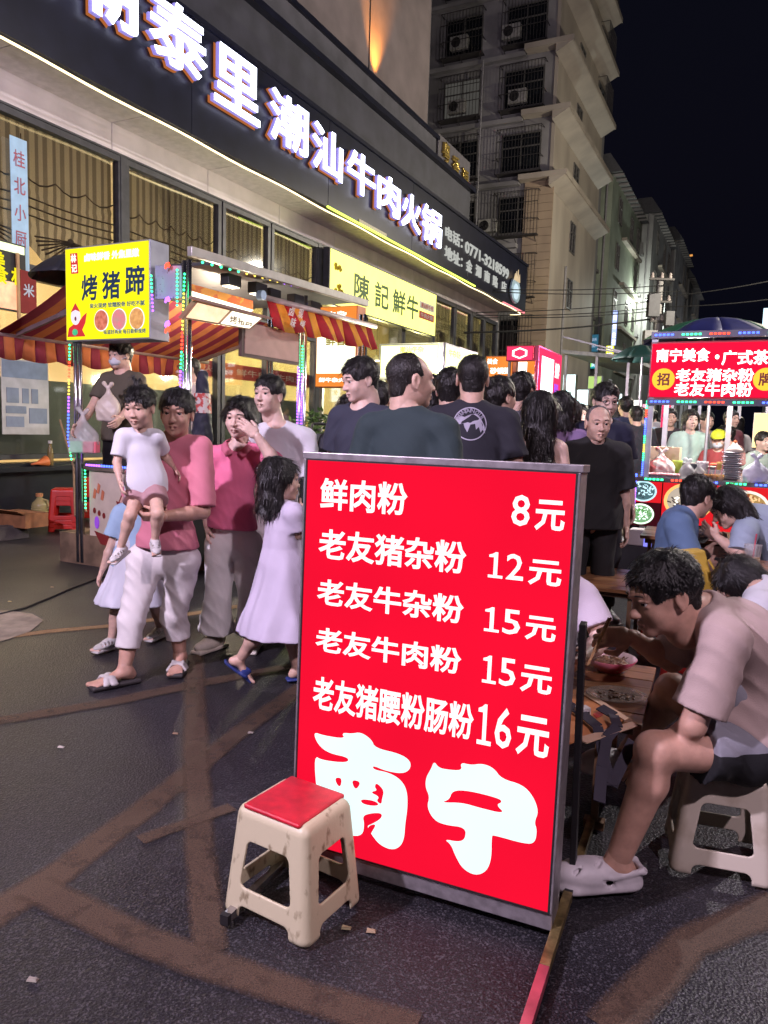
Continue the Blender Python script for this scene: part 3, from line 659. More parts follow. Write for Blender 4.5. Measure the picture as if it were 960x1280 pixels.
stripe('road_marking',[GP(243,820),GP(245,950),GP(250,1060),GP(262,1192)],[.12,.12,.105,.105],PY,.006,seed=3)
stripe('road_marking',[GP(-20,905),GP(130,880),GP(235,858),GP(375,832),GP(440,818)],.12,PY,.005,seed=4)
stripe('road_marking',[GP(-20,800),GP(60,790),GP(150,782),GP(300,758)],.11,PW,.0045,seed=5)
stripe('road_marking',[GP(175,1052),GP(235,1030),GP(290,1010)],.07,PY,.0066,seed=6)
stripe('road_marking',[GP(760,1290),GP(860,1180),GP(980,1130)],.13,PY,.005,seed=7)
b=MB(); pts=[GP(u,v)+Vector((0,0,.0055)) for u,v in [(-30,812),(10,800),(38,790),(55,776),(40,768),(10,764),(-30,763)]]; b.poly(pts); tag(b.build('road_patch',mat('pale_concrete',(.30,.25,.19),.85,bump=.4,var=.3)),kind='structure')
b=MB(); b.tube([G(-10,770,.008),G(30,760,.008),G(60,748,.008),G(90,735,.008),G(125,722,.008),G(170,716,.008)],.007,6)
tag(b.build('cable',mat('black_rubber',(.012,.012,.012),.6),smooth=True),'black power cable lying across the road in front of the yellow sign stall','cable')
# litter
for i,(u,v,c) in enumerate([(219,917,(.25,.16,.1)),(313,916,(.35,.3,.25)),(76,934,(.5,.45,.4)),(432,1160,(.4,.35,.2)),(463,1164,(.35,.25,.15)),(40,1225,(.3,.27,.22)),(65,734,(.5,.4,.3)),(12,752,(.6,.5,.3))]):
    p=G(u,v,.004); b=MB(p); b.hexa([p+Vector(q) for q in [(-.012,-.006,0),(.014,-.008,0),(.016,.006,0),(-.01,.008,0),(-.011,-.004,.004),(.012,-.005,.007),(.013,.004,.003),(-.009,.006,.006)]])
    lab=['torn brown leaf scrap on the asphalt left of the menu board','pale sliver of litter near the girl in the lavender dress','small white pebble on the dark asphalt at the far left','dry yellow leaf bit right of the white stool','brown crumb of litter next to the dry leaf bit','pale pebble near the bottom left corner of the road','white wrapper scrap left of the cartoon cart panel','yellow scrap of paper near the kerb at the far left'][i]
    o=b.build('litter',mat('litter_%d'%i,c,.8)); o.location=p; tag(o,lab,'litter')
# ---------------- plastic stools ----------------
def stool_mesh(hx,hy,H,taper,res=.0026):
    v=Vox(); c=(0,0,H/2)
    v.box(c,(hx,hy,H/2),.028,.002,taper=taper)                       # outer frustum (mid half-sizes)
    v.box((0,0,H/2-.012),(hx-.007,hy-.007,H/2),.02,.002,taper=taper,op='-')
    zt=H-.09; zb=.10; wx=hx*.58; wy=hy*.54
    for (a,bx) in (('x',wy),('y',wx)):
        hs=(bx,.5,(zt-zb)/2) if a=='y' else (.5,bx,(zt-zb)/2)
        v.box((0,0,(zt+zb)/2),hs,.018,.002,op='-',taper=taper)
        hs=(bx*1.12,.5,.05) if a=='y' else (.5,bx*1.12,.05)
        v.box((0,0,-.002),hs,.02,.002,op='-',taper=taper*.2)
    g=v.mesh(res,1)
    return [g]
    r=Vox() # raised rims round the openings, rails' lower ribs and foot pads
    for sx in (-1,1):
        for sy in (-1,1):
            k=1+taper; r.cone((sx*(hx*k-.016),sy*(hy*k-.016),.012),(sx*(hx*k-.018),sy*(hy*k-.018),.02),.011,.010,.004)
    return [g,r.mesh(res,1)]
def plastic_stool(loc,rz,label,m,sm=(.140,.122,.325,.115),pad=None,group=None):
    t=empty('plastic_stool',loc,rz,label,'stool',group)
    key=('stool',sm)
    if key not in _cache:
        o=vmesh('stool_body',stool_mesh(*sm),None,t); _cache[key]=o.data; o.data.materials.append(m)
    else:
        o=link('stool_body',_cache[key].copy(),None,t); o.data.materials.clear(); o.data.materials.append(m)
    hx,hy,H,tp=sm; 
    if pad:
        v=Vox(); v.box((0,0,H-.001),(hx*(1-tp)*.80,hy*(1-tp)*.985,.0075),.007,.002)
        vmesh('seat_pad',[v.mesh(.0026,1)],pad,t)
    return t
# dirty ivory plastic with a red seat pad, stacked on the sign's foot
ivory=mat('dirty_ivory_plastic',(.56,.50,.33),.42,col2=(.17,.12,.06),scale=30,thr=(.29,.42),detail=14,stretch=(1,1,.6),bump=.08,bscale=120)
redpad=mat('red_pad',(.55,.012,.03),.4,var=.25,scale=20,bump=.0)
def dots(m):
    t=m.node_tree; b=t.nodes['Principled BSDF']; tc=nd(t,'ShaderNodeTexCoord'); mp=nd(t,'ShaderNodeMapping'); mp.inputs['Scale'].default_value=(1,1,0); vo=nd(t,'ShaderNodeTexVoronoi',Scale=260.0); vo.inputs['Randomness'].default_value=0
    t.links.new(tc.outputs['Object'],mp.inputs[0]); t.links.new(mp.outputs[0],vo.inputs['Vector']); bp=nd(t,'ShaderNodeBump',Strength=.5,Distance=.002); t.links.new(vo.outputs['Distance'],bp.inputs['Height']); t.links.new(bp.outputs[0],b.inputs['Normal'])
dots(redpad)
plastic_stool((-.226,2.0,0),R(-32),'dirty ivory plastic stool with a red seat in front of the red menu board',ivory,pad=redpad)
plastic_stool((1.125,2.31,0),R(-17),'cream plastic stool under the man in the beige shirt',mat('cream_plastic',(.58,.52,.42),.4,col2=(.40,.33,.24),scale=9,thr=(.3,.5),detail=8),sm=(.135,.125,.335,.14))
# ---------------- menu board ----------------
SX=Vector((.9165,-.3999,0)); SP=Vector((.3999,.9165,0)); SU=(Vector((0,0,1))+SP*.030).normalized()
mo=SX*(-.711)+SP*1.925
mb=bpy.data.objects.new('menu_board',None); col.objects.link(mb); mb.location=mo; mb.rotation_euler=(0,0,math.atan2(SX.y,SX.x))
tag(mb,'tall red lightbox menu board with white prices standing on the road','menu board')
# local frame: x along the board, y away from the reader, z up
steel=mat('brushed_steel',(.33,.30,.31),.40,metal=.6,var=.25,scale=30); blk=mat('black_paint',(.015,.014,.016),.5,var=.3)
tilt=Matrix.Rotation(-.030,4,'X')
W2=.401; z0=.085; z1=1.29
def loc_build(b,n,m,**k): o=b.build(n,m,mb,**k); o.matrix_local=tilt; return o
b=MB(); b.box(-W2,W2,.0,.09,z0,z1); loc_build(b,'cabinet',mat('cabinet_grey',(.22,.21,.22),.5,metal=.5))
b=MB()
for x0,x1,a,c in ((-W2-.012,W2+.012,z1-.008,z1+.012),): b.box(x0,x1,-.012,.1,a,c)
b.box(-W2-.006,-W2+.001,-.012,.1,z0+.001,z1-.009); b.box(W2-.001,W2+.006,-.012,.1,z0+.001,z1-.009); b.box(-W2-.006,W2+.006,-.004,.1,z0-.05,z0)
loc_build(b,'frame',steel,bevel=.002)
b=MB(); 
for x0,x1,a,c in ((-W2+.001,W2-.001,z1-.012,z1-.008),(-W2+.001,-W2+.005,z0,z1-.012),(W2-.006,W2-.001,z0,z1-.012),(-W2+.005,W2-.006,z0+.0005,z0+.004)): b.box(x0,x1,-.0125,-.006,a,c)
loc_build(b,'edge_seal',blk)
b=MB(); b.add([(-W2+.004,-.0085,z0+.004),(W2-.005,-.0085,z0+.004),(W2-.005,-.0085,z1-.012),(-W2+.004,-.0085,z1-.012)],[(0,1,2,3)])
loc_build(b,'light_panel',glow('sign_red',(1.0,.006,.036),1.0))
white=glow('sign_white',(.93,.98,1.0),1.35); cyanw=glow('sign_bluish_white',(.72,1.0,1.0),1.3)
def mtext(s,xl,xr,zc,h,bold=.035,m=white,n='lettering',**k):
    o=txt(s,n,m,mb,tilt@frame(((xl+xr)/2,-.0105,zc),(1,0,0),(0,0,1)),w=xr-xl,h=h,bold=bold,fit=.002,**k); return o
def px(u,v): # point of the photograph -> board coordinates
    d=ray(u,v); o=Vector((0,0,CAMH)); n=SP*math.cos(.03)-Vector((0,0,1))*math.sin(.03); p0=mo
    q=o+d*((p0-o).dot(n)/d.dot(n)); r=q-mo; return r.dot(SX), r.dot(SU)
rows=[('鲜肉粉',(403,597),(510,645)),('老友猪杂粉',(401,660),(583,718)),('老友牛杂粉',(399,722),(580,780)),('老友牛肉粉',(397,782),(577,843)),('老友猪腰粉肠粉',(394,843),(592,925))]
pr=[('8元',(640,619),(706,664)),('12元',(609,690),(702,733)),('15元',(604,758),(695,802)),('15元',(602,818),(690,868)),('16元',(596,878),(686,948))]
for s,(u0,v0),(u1,v1) in rows:
    x0,_=px(u0,v0); x1,_=px(u1,v1); _,zt=px(u0,v0); _,zb=px(u1,v1)
    mtext(s,x0,x1,(zt+zb)/2,zt-zb,.024)
def digits(s,xl,xr,zc,h,bold):
    """price figures: narrow, as tall as the characters; the 1 gets its foot"""
    n=len(s); w_=(xr-xl)/n
    for i,chd in enumerate(s):
        x0=xl+i*w_; wd=w_*.86 if chd!='1' else w_*.42
        if chd!='1': mtext(chd,x0+(w_-wd)/2,x0+(w_-wd)/2+wd,zc,h,bold)
        else:
            f=lambda fx,fz: (x0+w_*fx,-.0108,zc-h/2+h*fz)
            b=MB(); b.poly([f(.16,0),f(.90,0),f(.90,.105),f(.625,.105),f(.625,1.0),f(.50,1.0),f(.36,.93),f(.18,.885),f(.18,.80),f(.43,.80),f(.43,.105),f(.16,.105)],(0,-.0012,0)); loc_build(b,'lettering',white)
        if False:
            b=MB(); b.box(x0+w_*.20,x0+w_*.92,-.0125,-.0108,zc-h/2,zc-h/2+h*.09); loc_build(b,'lettering_foot',white)
for s,(u0,v0),(u1,v1),us in ((pr[0]+(668,)),(pr[1]+(660,)),(pr[2]+(656,)),(pr[3]+(650,)),(pr[4]+(645,))):
    x0,zt=px(u0,v0); x1,zb=px(u1,v1); xm,_=px(us,(v0+v1)/2); num=s[:-1]
    digits(num,x0,xm-.006,(zt+zb)/2+.004,(zt-zb)*.98,.010); mtext('元',xm+.004,x1,(zt+zb)/2-.004,(zt-zb)*.95,.026)
# the two big rounded characters
def outline(name,pts,z,m,holes=False):
    P=[px(360+x/2.8235,830+y/2.8235) for x,y in pts]
    # round the corners of the hand-drawn outline
    for _ in range(2): P=[q for i in range(len(P)) for q in (((P[i][0]*3+P[(i+1)%len(P)][0])/4,(P[i][1]*3+P[(i+1)%len(P)][1])/4),((P[i][0]+P[(i+1)%len(P)][0]*3)/4,(P[i][1]+P[(i+1)%len(P)][1]*3)/4))]
    b=MB(); b.poly([(x,-z,zz) for x,zz in P],(0,-.0012,0)); return loc_build(b,name,m)
NING=[(612,342),(650,352),(690,346),(730,362),(757,400),(830,420),(868,460),(888,515),(872,552),(882,580),(875,625),(840,628),(730,597),(722,600),(722,680),(705,725),(665,740),(620,715),(595,670),(580,630),(556,612),(605,622),(630,612),(632,570),(560,562),(520,545),(495,500),(505,462),(490,430),(492,395),(510,365),(520,338),(535,360),(560,367),(620,372)]
NAN=[(95,235),(130,248),(208,260),(195,238),(230,242),(262,236),(300,262),(312,292),(400,312),(438,338),(436,368),(408,382),(350,372),(304,352),(306,368),(360,378),(402,402),(425,440),(427,500),(418,560),(415,610),(400,640),(370,650),(330,632),(305,602),(283,566),(300,560),(335,540),(338,520),(300,520),(268,530),(275,560),(268,600),(225,600),(180,600),(175,540),(150,560),(120,540),(108,450),(98,318),(125,335),(215,345),(222,325),(150,310),(112,280)]
outline('lettering',NING,.0105,cyanw); outline('lettering',NAN,.0105,cyanw)
redl=MATS['sign_red']
outline('character_counter',[(585,440),(640,440),(745,466),(762,480),(738,490),(772,522),(680,500),(620,482),(545,482),(575,472)],.0125,redl)
for pts in ([(172,395),(197,396),(193,428),(180,420)],[(232,402),(264,410),(250,436),(238,428)],[(318,412),(312,428),(322,440),(296,446),(330,462),(318,476),(336,490),(338,470),(346,440)],[(262,470),(312,476),(330,492),(300,494),(268,486)],[(285,566),(320,556),(300,590),(296,600)],[(162,470),(190,480),(188,500),(160,495)]): outline('character_counter',pts,.0125,redl)
# feet and side braces
for sx,m1 in ((-1,mat('foot_chrome',(.45,.43,.42),.22,metal=.9)),(1,None)):
    x=sx*(W2+.018); b=MB()
    if sx<0: b.box(x-.012,x+.012,-.33,.66,.012,.037); f=b.build('foot_bar',m1,mb,bevel=.001); b=MB(); b.box(x-.013,x+.013,-.345,-.329,.010,.039); b.build('end_cap',blk,f)
    else:
        p=[(-.42,-.19),( -.19,.10)] ; b.box(x-.014,x+.012,-.62,-.145,.012,.04); b.build('foot_bar',mat('pink_tape_steel',(.55,.10,.14),.3,metal=.4,var=.4),mb,bevel=.001)
        b=MB(); b.box(x-.014,x+.012,.35,.66,.013,.041); b.build('foot_bar',mat('brass_tape_steel',(.36,.27,.11),.35,metal=.7,var=.5,scale=25),mb,bevel=.001); b=MB(); b.box(x-.014,x+.012,-.144,.19,.013,.041); b.build('foot_bar',mat('brass_tape_steel',(.36,.27,.11),.35,metal=.7,var=.5,scale=25),mb,bevel=.001)
        b=MB(); b.box(x-.012,x+.012,.191,.349,.012,.04); b.build('foot_bar',blk,mb)
    b=MB(); b.bar((x,.135 if sx<0 else .26,.042),(x,.15,.86),.018,.032); b.build('side_post',blk,mb,bevel=.002)
for x in(-.3,.3):
    b=MB(); b.box(x-.02,x+.02,.088,.12,.1,1.2); b.build('rear_rail',blk,mb)
# ---------------- the man eating at the near table ----------------
Yv=lambda u,v,y: np.array(AY(u,v,y))
WJ=dict(pel=V3(1.17,2.30,.47),waist=V3(1.205,2.30,.60),chest=V3(1.15,2.29,.74),nb=Yv(873,758,2.27),hc=Yv(829,742,2.23),
 shL=Yv(908,800,2.12),shR=Yv(865,782,2.42),elL=Yv(866,906,2.10),wrL=Yv(822,955,2.31),elR=Yv(840,826,2.46),wrR=Yv(788,796,2.41),
 hiL=V3(1.13,2.20,.43),hiR=V3(1.15,2.40,.43),knL=Yv(818,938,2.11),knR=Yv(840,862,2.52),anL=Yv(772,1075,2.13),anR=Yv(786,938,2.80))
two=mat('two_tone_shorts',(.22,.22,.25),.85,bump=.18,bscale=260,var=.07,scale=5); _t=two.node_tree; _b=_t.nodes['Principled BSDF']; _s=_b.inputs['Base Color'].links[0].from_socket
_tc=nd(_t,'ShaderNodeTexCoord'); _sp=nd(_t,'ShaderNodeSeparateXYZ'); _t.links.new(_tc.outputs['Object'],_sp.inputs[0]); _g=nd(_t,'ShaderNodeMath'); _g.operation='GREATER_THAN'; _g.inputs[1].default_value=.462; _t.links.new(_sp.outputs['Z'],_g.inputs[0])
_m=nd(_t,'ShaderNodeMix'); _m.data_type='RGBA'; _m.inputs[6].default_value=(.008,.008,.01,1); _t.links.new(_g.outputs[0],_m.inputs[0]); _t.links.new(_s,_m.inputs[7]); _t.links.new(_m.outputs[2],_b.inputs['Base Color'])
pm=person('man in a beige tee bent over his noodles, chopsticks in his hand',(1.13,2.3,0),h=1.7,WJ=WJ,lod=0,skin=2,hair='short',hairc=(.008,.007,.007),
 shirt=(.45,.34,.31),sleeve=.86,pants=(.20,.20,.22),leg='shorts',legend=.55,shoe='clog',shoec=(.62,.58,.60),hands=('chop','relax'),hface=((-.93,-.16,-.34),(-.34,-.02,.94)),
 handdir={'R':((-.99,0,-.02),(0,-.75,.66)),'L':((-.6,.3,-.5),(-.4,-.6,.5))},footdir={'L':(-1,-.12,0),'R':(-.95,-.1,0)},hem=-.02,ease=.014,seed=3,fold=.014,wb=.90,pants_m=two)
# chopsticks in the hand, noodles in the bowl
hp_=np.array(AY(752,800,2.37))
t=empty('chopsticks',AY(757,775,2.37),0,'pair of wooden chopsticks in the hand of the man in beige','chopsticks')
for dx in (0,.008):
    b=MB(t.location); b.tube([AY(761,772,2.40)+Vector((dx,0,0)),AY(734,832,2.36)+Vector((dx*.5,.004,0))],.0035,6,r2=.0022); b.build('chopstick',mat('chopstick_wood',(.55,.33,.16),.5),t)
# ---------------- near table ----------------
woodm=[mat('pine_%d'%i,c,.32,col2=tuple(x*.5 for x in c),scale=5,stretch=(1,9,9),detail=8,thr=(.3,.7)) for i,c in enumerate([(.36,.17,.075),(.44,.22,.10),(.30,.13,.06)])]
def table(x,y,rz,L,Wd,H,label,nplank=7,group=None,legs=True):
    """x,y: near right corner; the table runs back (Wd) and to the left (L)"""
    t=empty('folding_table',(x,y,0),rz,label,'table',group)
    w_=Wd/nplank
    for i in range(nplank):
        b=MB(); b.box(-L,0,i*w_+.0015,(i+1)*w_-.0015,H-.022,H+.001*(i%2)); b.build('plank',woodm[(i*2)%3],t,bevel=.002)
    b=MB(); b.box(-L+.03,-.03,.04,.06,H-.055,H-.0225); b.box(-L+.03,-.03,Wd-.06,Wd-.04,H-.055,H-.0225); b.box(-.06,-.04,.061,Wd-.061,H-.055,H-.0225); b.build('apron',mat('dark_wood',(.12,.06,.035),.6),t)
    lm=mat('table_leg_wood',(.28,.16,.09),.6,var=.4)
    for a in (-L+.06,-.14):
        for c in (.08,Wd-.08):
            b=MB(); b.bar((a,c,.03),(a,c,H-.056),.024,.032); l=b.build('leg',lm,t)
            b=MB(); b.box(a-.035,a+.035,c-.02,c+.02,0,.029); b.build('foot_block',lm,l)
    return t
table(.875,2.37,R(-23.6),.68,.68,.43,'wooden folding table with a noodle bowl beside the menu board')
def bowl(loc,r,label,inner,food,cat='bowl',group=None,h=.055):
    t=empty('bowl',loc,0,label,cat,group)
    b=MB(); b.lathe((0,0,0),[(r*.45,0),(r*.5,.006),(r*.8,h*.5),(r,h),(r*.985,h+.002),(r*.77,h*.5),(r*.4,.012)],28); b.build('bowl_shell',inner,t,smooth=True)
    if food:
        v=Vox(); v.ell((0,0,h*.55),(r*.72,r*.72,h*.38),.005,fold=.004,ff=120)
        rnd=random.Random(int(r*1000)); 
        for i in range(26): a=rnd.uniform(0,6.3); q=r*.62*rnd.random()**.5; c=(q*math.cos(a),q*math.sin(a),h*.9); v.cone(c,(c[0]+rnd.uniform(-.03,.03),c[1]+rnd.uniform(-.03,.03),h*.92+rnd.uniform(-.01,.01)),.003,.003,.003)
        vmesh('food',[v.mesh(.0035,1)],food,t)
    return t
tz=.432
pinkb=mat('pink_bowl',(.60,.10,.17),.25,col2=(.65,.5,.5),scale=3,thr=(.4,.6)); nood=mat('noodles',(.30,.17,.09),.4,col2=(.08,.04,.03),scale=40)
bowl(G(762,838,tz),.105,'pink bowl of noodles under the chopsticks of the man in beige',pinkb,nood)
t=empty('plate',G(770,872,tz),0,'nearly empty clear plastic plate with scraps nearest the menu board','plate')
b=MB(); b.lathe((0,0,0),[(.05,0),(.085,.004),(.11,.014),(.108,.016),(.083,.007),(.05,.004)],32,sx=1.0,sy=.8); b.build('plate_rim',mat('clear_plastic',(.5,.42,.38),.12,alpha=.45),t,smooth=True)
v=Vox(); rnd=random.Random(4)
for i in range(60): a=rnd.uniform(0,6.3);q=.07*rnd.random(); v.cone((q*math.cos(a),q*.8*math.sin(a),.008),(q*math.cos(a)+rnd.uniform(-.012,.012),q*.8*math.sin(a)+rnd.uniform(-.01,.01),.008),.0035,.0025,.002)
vmesh('food_scraps',[v.mesh(.003,1)],nood,t)
# flattened printed card boxes, straps and a small carton
p0=G(752,908,tz)
t=empty('cardboard_tray',p0,0,'flattened orange printed card sheet hanging over the near edge of the table','cardboard')
def slab(b,pts,th): P=[Vector(p)-p0 for p in pts]; b.poly(P,(0,0,th))
b=MB(); slab(b,[G(700,860,tz+.003),G(733,866,tz+.003),G(784,899,tz+.003),G(745,918,tz+.003),G(700,935,tz+.003)],.004); b.build('card_sheet',mat('orange_card',(.52,.20,.07),.6),t)
b=MB(); slab(b,[G(733,864,tz+.009),G(786,898,tz+.009),G(781,901,tz+.009),G(729,868,tz+.009)],.002); b.build('card_edge',mat('pale_card',(.62,.42,.28),.6),t)
b=MB(); slab(b,[G(721,924,tz+.012),G(790,903,tz+.012),G(797,908,tz+.012),G(733,930,tz+.012)],.004); b.build('card_flap',mat('pale_card',(.62,.42,.28),.6),t)
for (u,v) in ((741,893),(748,888)):
    b=MB(); slab(b,[G(u,v,tz+.008),G(u+8,v-4,tz+.008),G(u+13,v+1,tz+.008),G(u+5,v+5,tz+.008)],.0015); b.build('printed_mark',mat('red_print',(.5,.05,.04),.6),t)
q=G(728,895,tz+.007); t=empty('small_carton',q,R(20),'small white carton standing on the orange card sheet','carton')
b=MB(); b.box(-.022,.022,-.016,.016,0,.032); b.build('carton_body',mat('white_card',(.62,.6,.6),.6,var=.3,scale=60),t,bevel=.002)
b=MB(); b.box(.004,.016,-.0172,-.0164,.006,.02); b.build('printed_mark',blk,t)
q=G(760,915,tz); t=empty('bag_strap',q,0,'dark woven bag strap draped over the table edge beside the card sheet','strap')
b=MB(q); 
for path in ([(748,893,.03),(765,903,.03),(770,915,.02),(757,925,.0),(752,945,-.07),(750,965,-.16)],[(700,880,.015),(725,898,.02),(745,915,.02),(755,940,-.06),(765,955,-.12),(790,925,-.02)]):
    P=[G(u,v,tz)+Vector((0,-.01,dz*.6+.012)) for u,v,dz in path]
    for i in range(len(P)-1): b.bar(P[i],P[i+1],.034,.004,up=(0,-.7,.7))
b.build('strap_band',mat('dark_strap',(.035,.03,.045),.8),t)
# ---------------- street-frame helpers ----------------
def PT(u,v,t):
    d=ray(u,v); o=Vector((0,0,CAMH)); p=o+d*((t-o.dot(E1))/d.dot(E1)); return (p.dot(E2),p.z)
SO=lambda s,t,z=0:Vector((s,t,z))     # street coordinates, used as local ones under a street() root
wallm=mat('cream_panel',(.72,.65,.66),.7,var=.12,scale=2,bump=.05); dark=mat('charcoal_frame',(.055,.055,.065),.42,var=.2,metal=.3)
fasc=mat('fascia_metal',(.012,.013,.028),.34,metal=.3,var=.25,scale=3); gold=mat('gold_metal',(.5,.36,.1),.35,metal=.8)
B=SO(-9,5,0)
rb=street('restaurant_building',-9,5,0,'long restaurant front with a dark fascia of glowing white characters above curtained windows','building')
def part(b,n,m,p=rb,**k): return b.build(n,m,p,**k)
# main body behind, interior and roof levels
b=MB(B); b.box(-13.5,-13.4,-6,26.8,0,5.3); part(b,'interior_back_wall',mat('interior_beige',(.62,.50,.32),.8,var=.1,scale=1.5))
b=MB(B); b.box(-13.4,-9.1,-6,26.8,.02,.12); part(b,'interior_floor',mat('interior_floor_tile',(.25,.2,.15),.4))
b=MB(B); b.box(-13.4,-9.1,-6,26.8,5.32,5.5); part(b,'interior_ceiling',mat('interior_ceiling',(.6,.52,.4),.8))
b=MB(B); b.box(-13.5,-8.95,26.8,27.0,0,7.2); part(b,'end_wall',mat('grey_render',(.16,.155,.16),.8,var=.3,scale=1.5,bump=.2))
# soffit and wall-strip panels, each with its joint
tt=2.0; i=0
while tt<26.7:
    L=2.16; b=MB(B); b.box(-9.0,-8.93,tt+.008,min(tt+L,26.8)-.008,5.36,5.80); part(b,'wall_panel',wallm,bevel=.003)
    b=MB(B); b.box(-8.925,-8.06,tt+.008,min(tt+L,26.8)-.008,5.74,5.78); part(b,'soffit_panel',mat('soffit_panel',(.68,.61,.65),.6,var=.12))
    tt+=L
# fascia, panelled
for a,c in ((0,5.2),(5.2,9.1),(9.1,13.05),(13.05,17.0),(17.0,20.9),(20.9,26.9)):
    b=MB(B); b.box(-8.06,-7.95,a+.006,c-.006,5.66,7.28); part(b,'fascia_panel',fasc,bevel=.004)
b=MB(B); b.box(-8.9,-7.9,0,26.9,7.281,7.36); part(b,'fascia_cap',fasc)
b=MB(B); b.box(-8.9,-8.2,0,21.5,7.361,8.35); part(b,'upper_band',mat('upper_band_paint',(.045,.045,.06),.6,var=.3,scale=2))
b=MB(B); b.box(-8.95,-8.05,0,21.6,8.351,8.47); part(b,'upper_cornice',fasc)
b=MB(B); b.box(-8.9,-8.45,0,19.4,8.471,9.18); part(b,'parapet',mat('parapet_paint',(.09,.088,.10),.7,var=.25,scale=2))
b=MB(B); b.box(-8.95,-8.38,0,19.5,9.181,9.28); part(b,'parapet_cap',fasc)
b=MB(B); b.box(-13,-8.96,0,19.9,9.19,18); part(b,'upper_wall',mat('upper_wall_render',(.22,.18,.17),.8,var=.18,scale=1.2,bump=.1))
for t0 in (13.2,16.4):
    b=MB(B); b.box(-8.958,-8.94,t0,t0+.015,9.3,18); part(b,'panel_joint',blk)
# the gold characters at the end of the parapet
for i,ch in enumerate('粤香源'):
    txt(ch,'sign_letter',gold,rb,frame(SO(-8.36,19.9+.75*i,9.0-.12*i)-B,(0,1,0),(0,0,1)),h=.5,bold=.02,depth=.05)
b=MB(B); b.box(-8.42,-8.40,19.45,21.9,8.5,9.35); part(b,'sign_backing',mat('sign_back_grey',(.12,.11,.12),.6))
b=MB(B); b.box(-8.38,-8.36,21.55,21.95,8.5,8.75); part(b,'red_plate',mat('red_plate',(.25,.03,.02),.5))
ul=street('uplight',-8.72,16.7,9.29,'orange uplight on the parapet washing the plain wall above the restaurant sign','lamp')
b=MB(); b.lathe((0,0,0),[(.07,0),(.10,.12),(.11,.16)],12); uh=b.build('housing',fasc,ul); b=MB(); b.lathe((0,0,.15),[(.09,0),(.09,.015)],12); b.build('lens',glow('orange_lens',(1,.42,.06),8),uh)
sl=bpy.data.lights.new('spot_light','SPOT'); sl.energy=1500; sl.color=(1,.36,.05); sl.spot_size=R(62); sl.spot_blend=.9; sl.shadow_soft_size=.05; so_=bpy.data.objects.new('spot_light',sl); col.objects.link(so_); so_.parent=ul; so_.location=(0,0,.19); so_.rotation_euler=(R(180),0,0)
# channel letters: white faces, returns with an added violet glow, orange light leaking behind
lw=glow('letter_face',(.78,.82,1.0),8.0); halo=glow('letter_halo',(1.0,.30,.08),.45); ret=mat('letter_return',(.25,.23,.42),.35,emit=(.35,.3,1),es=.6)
BIG=[('潮',6.75,8.02,6.42,7.20),('泰',8.24,9.42,6.38,7.14),('里',9.6,10.74,6.28,7.05),('潮',10.98,12.17,6.24,6.98),('汕',12.32,13.44,6.20,6.92),('牛',13.64,14.86,6.20,6.90),('肉',14.98,16.1,6.15,6.84),('火',16.2,17.3,6.09,6.80),('锅',17.36,18.62,6.06,6.82)]
for ch,a,c,z0_,z1_ in BIG:
    hz=(z1_-z0_)*1.17; zc_=(z0_+z1_)/2+.045; z0_=zc_-hz/2; z1_=zc_+hz/2; sh_=.15 if a<10.9 else .09; a-=sh_; c-=sh_*.8; dz=0; M=lambda x: frame(SO(x,(a+c)/2,(z0_+z1_)/2+dz)-B,(0,1,0),(0,0,1))
    l=txt(ch,'sign_letter',ret,rb,M(-7.87),w=c-a,h=z1_-z0_,bold=.021,fit=.09)
    txt(ch,'letter_face',lw,l,Matrix.Translation((0,0,.055)),w=c-a-.01,h=z1_-z0_-.01,bold=.019,fit=.012)
    txt(ch,'edge_light',halo,l,Matrix.Translation((-.012,-.012,-.056)),w=c-a+.02,h=z1_-z0_+.02,bold=.019,fit=.008)
wl=glow('small_letter_face',(.85,.86,.80),.62)
for s_,a,c,z0_,z1_ in (('电话：',19.05,20.35,6.44,6.74),('0771-3218599',20.55,24.7,6.40,6.70),('地址：',19.05,20.4,5.95,6.22),('金',20.7,21.2,5.95,6.22),('湖',21.5,22.0,5.95,6.22),('南',22.3,22.8,5.95,6.22),('路',23.1,23.6,5.95,6.22),('店',24.0,24.5,5.95,6.22)):
    txt(s_,'lettering',wl,rb,frame(SO(-7.93,(a+c)/2,(z0_+z1_)/2+.05)-B,(0,1,0),(0,0,1)),w=c-a,h=.34,bold=.03,fit=.03)
# round emblem at the fascia's end: a plain pale oval with a flame-like top
b=MB(B); P=[SO(-7.9,25.3+.52*math.cos(a),6.18+.42*math.sin(a)) for a in [i*math.pi/14 for i in range(28)]]; b.poly(P,(.06,0,0)); em=part(b,'emblem',mat('emblem_blue',(.35,.5,.62),.4))
b=MB(B)
for j,(dy,hh) in enumerate(((-.25,.28),(-.1,.4),(.08,.5),(.25,.34))): b.poly([SO(-7.83,25.3+dy-.09,6.5),SO(-7.83,25.3+dy+.09,6.5),SO(-7.83,25.3+dy+.03,6.5+hh*.8)],(.02,0,0))
b.build('emblem_top',glow('emblem_light',(1,.75,.45),.8),em)
b=MB(B); b.poly([SO(-7.838,25.3+.3*math.cos(a),6.15+.26*math.sin(a)) for a in [i*math.pi/10 for i in range(20)]],(.012,0,0)); b.build('emblem_face',glow('emblem_face_light',(.72,.9,1),1.0),em)
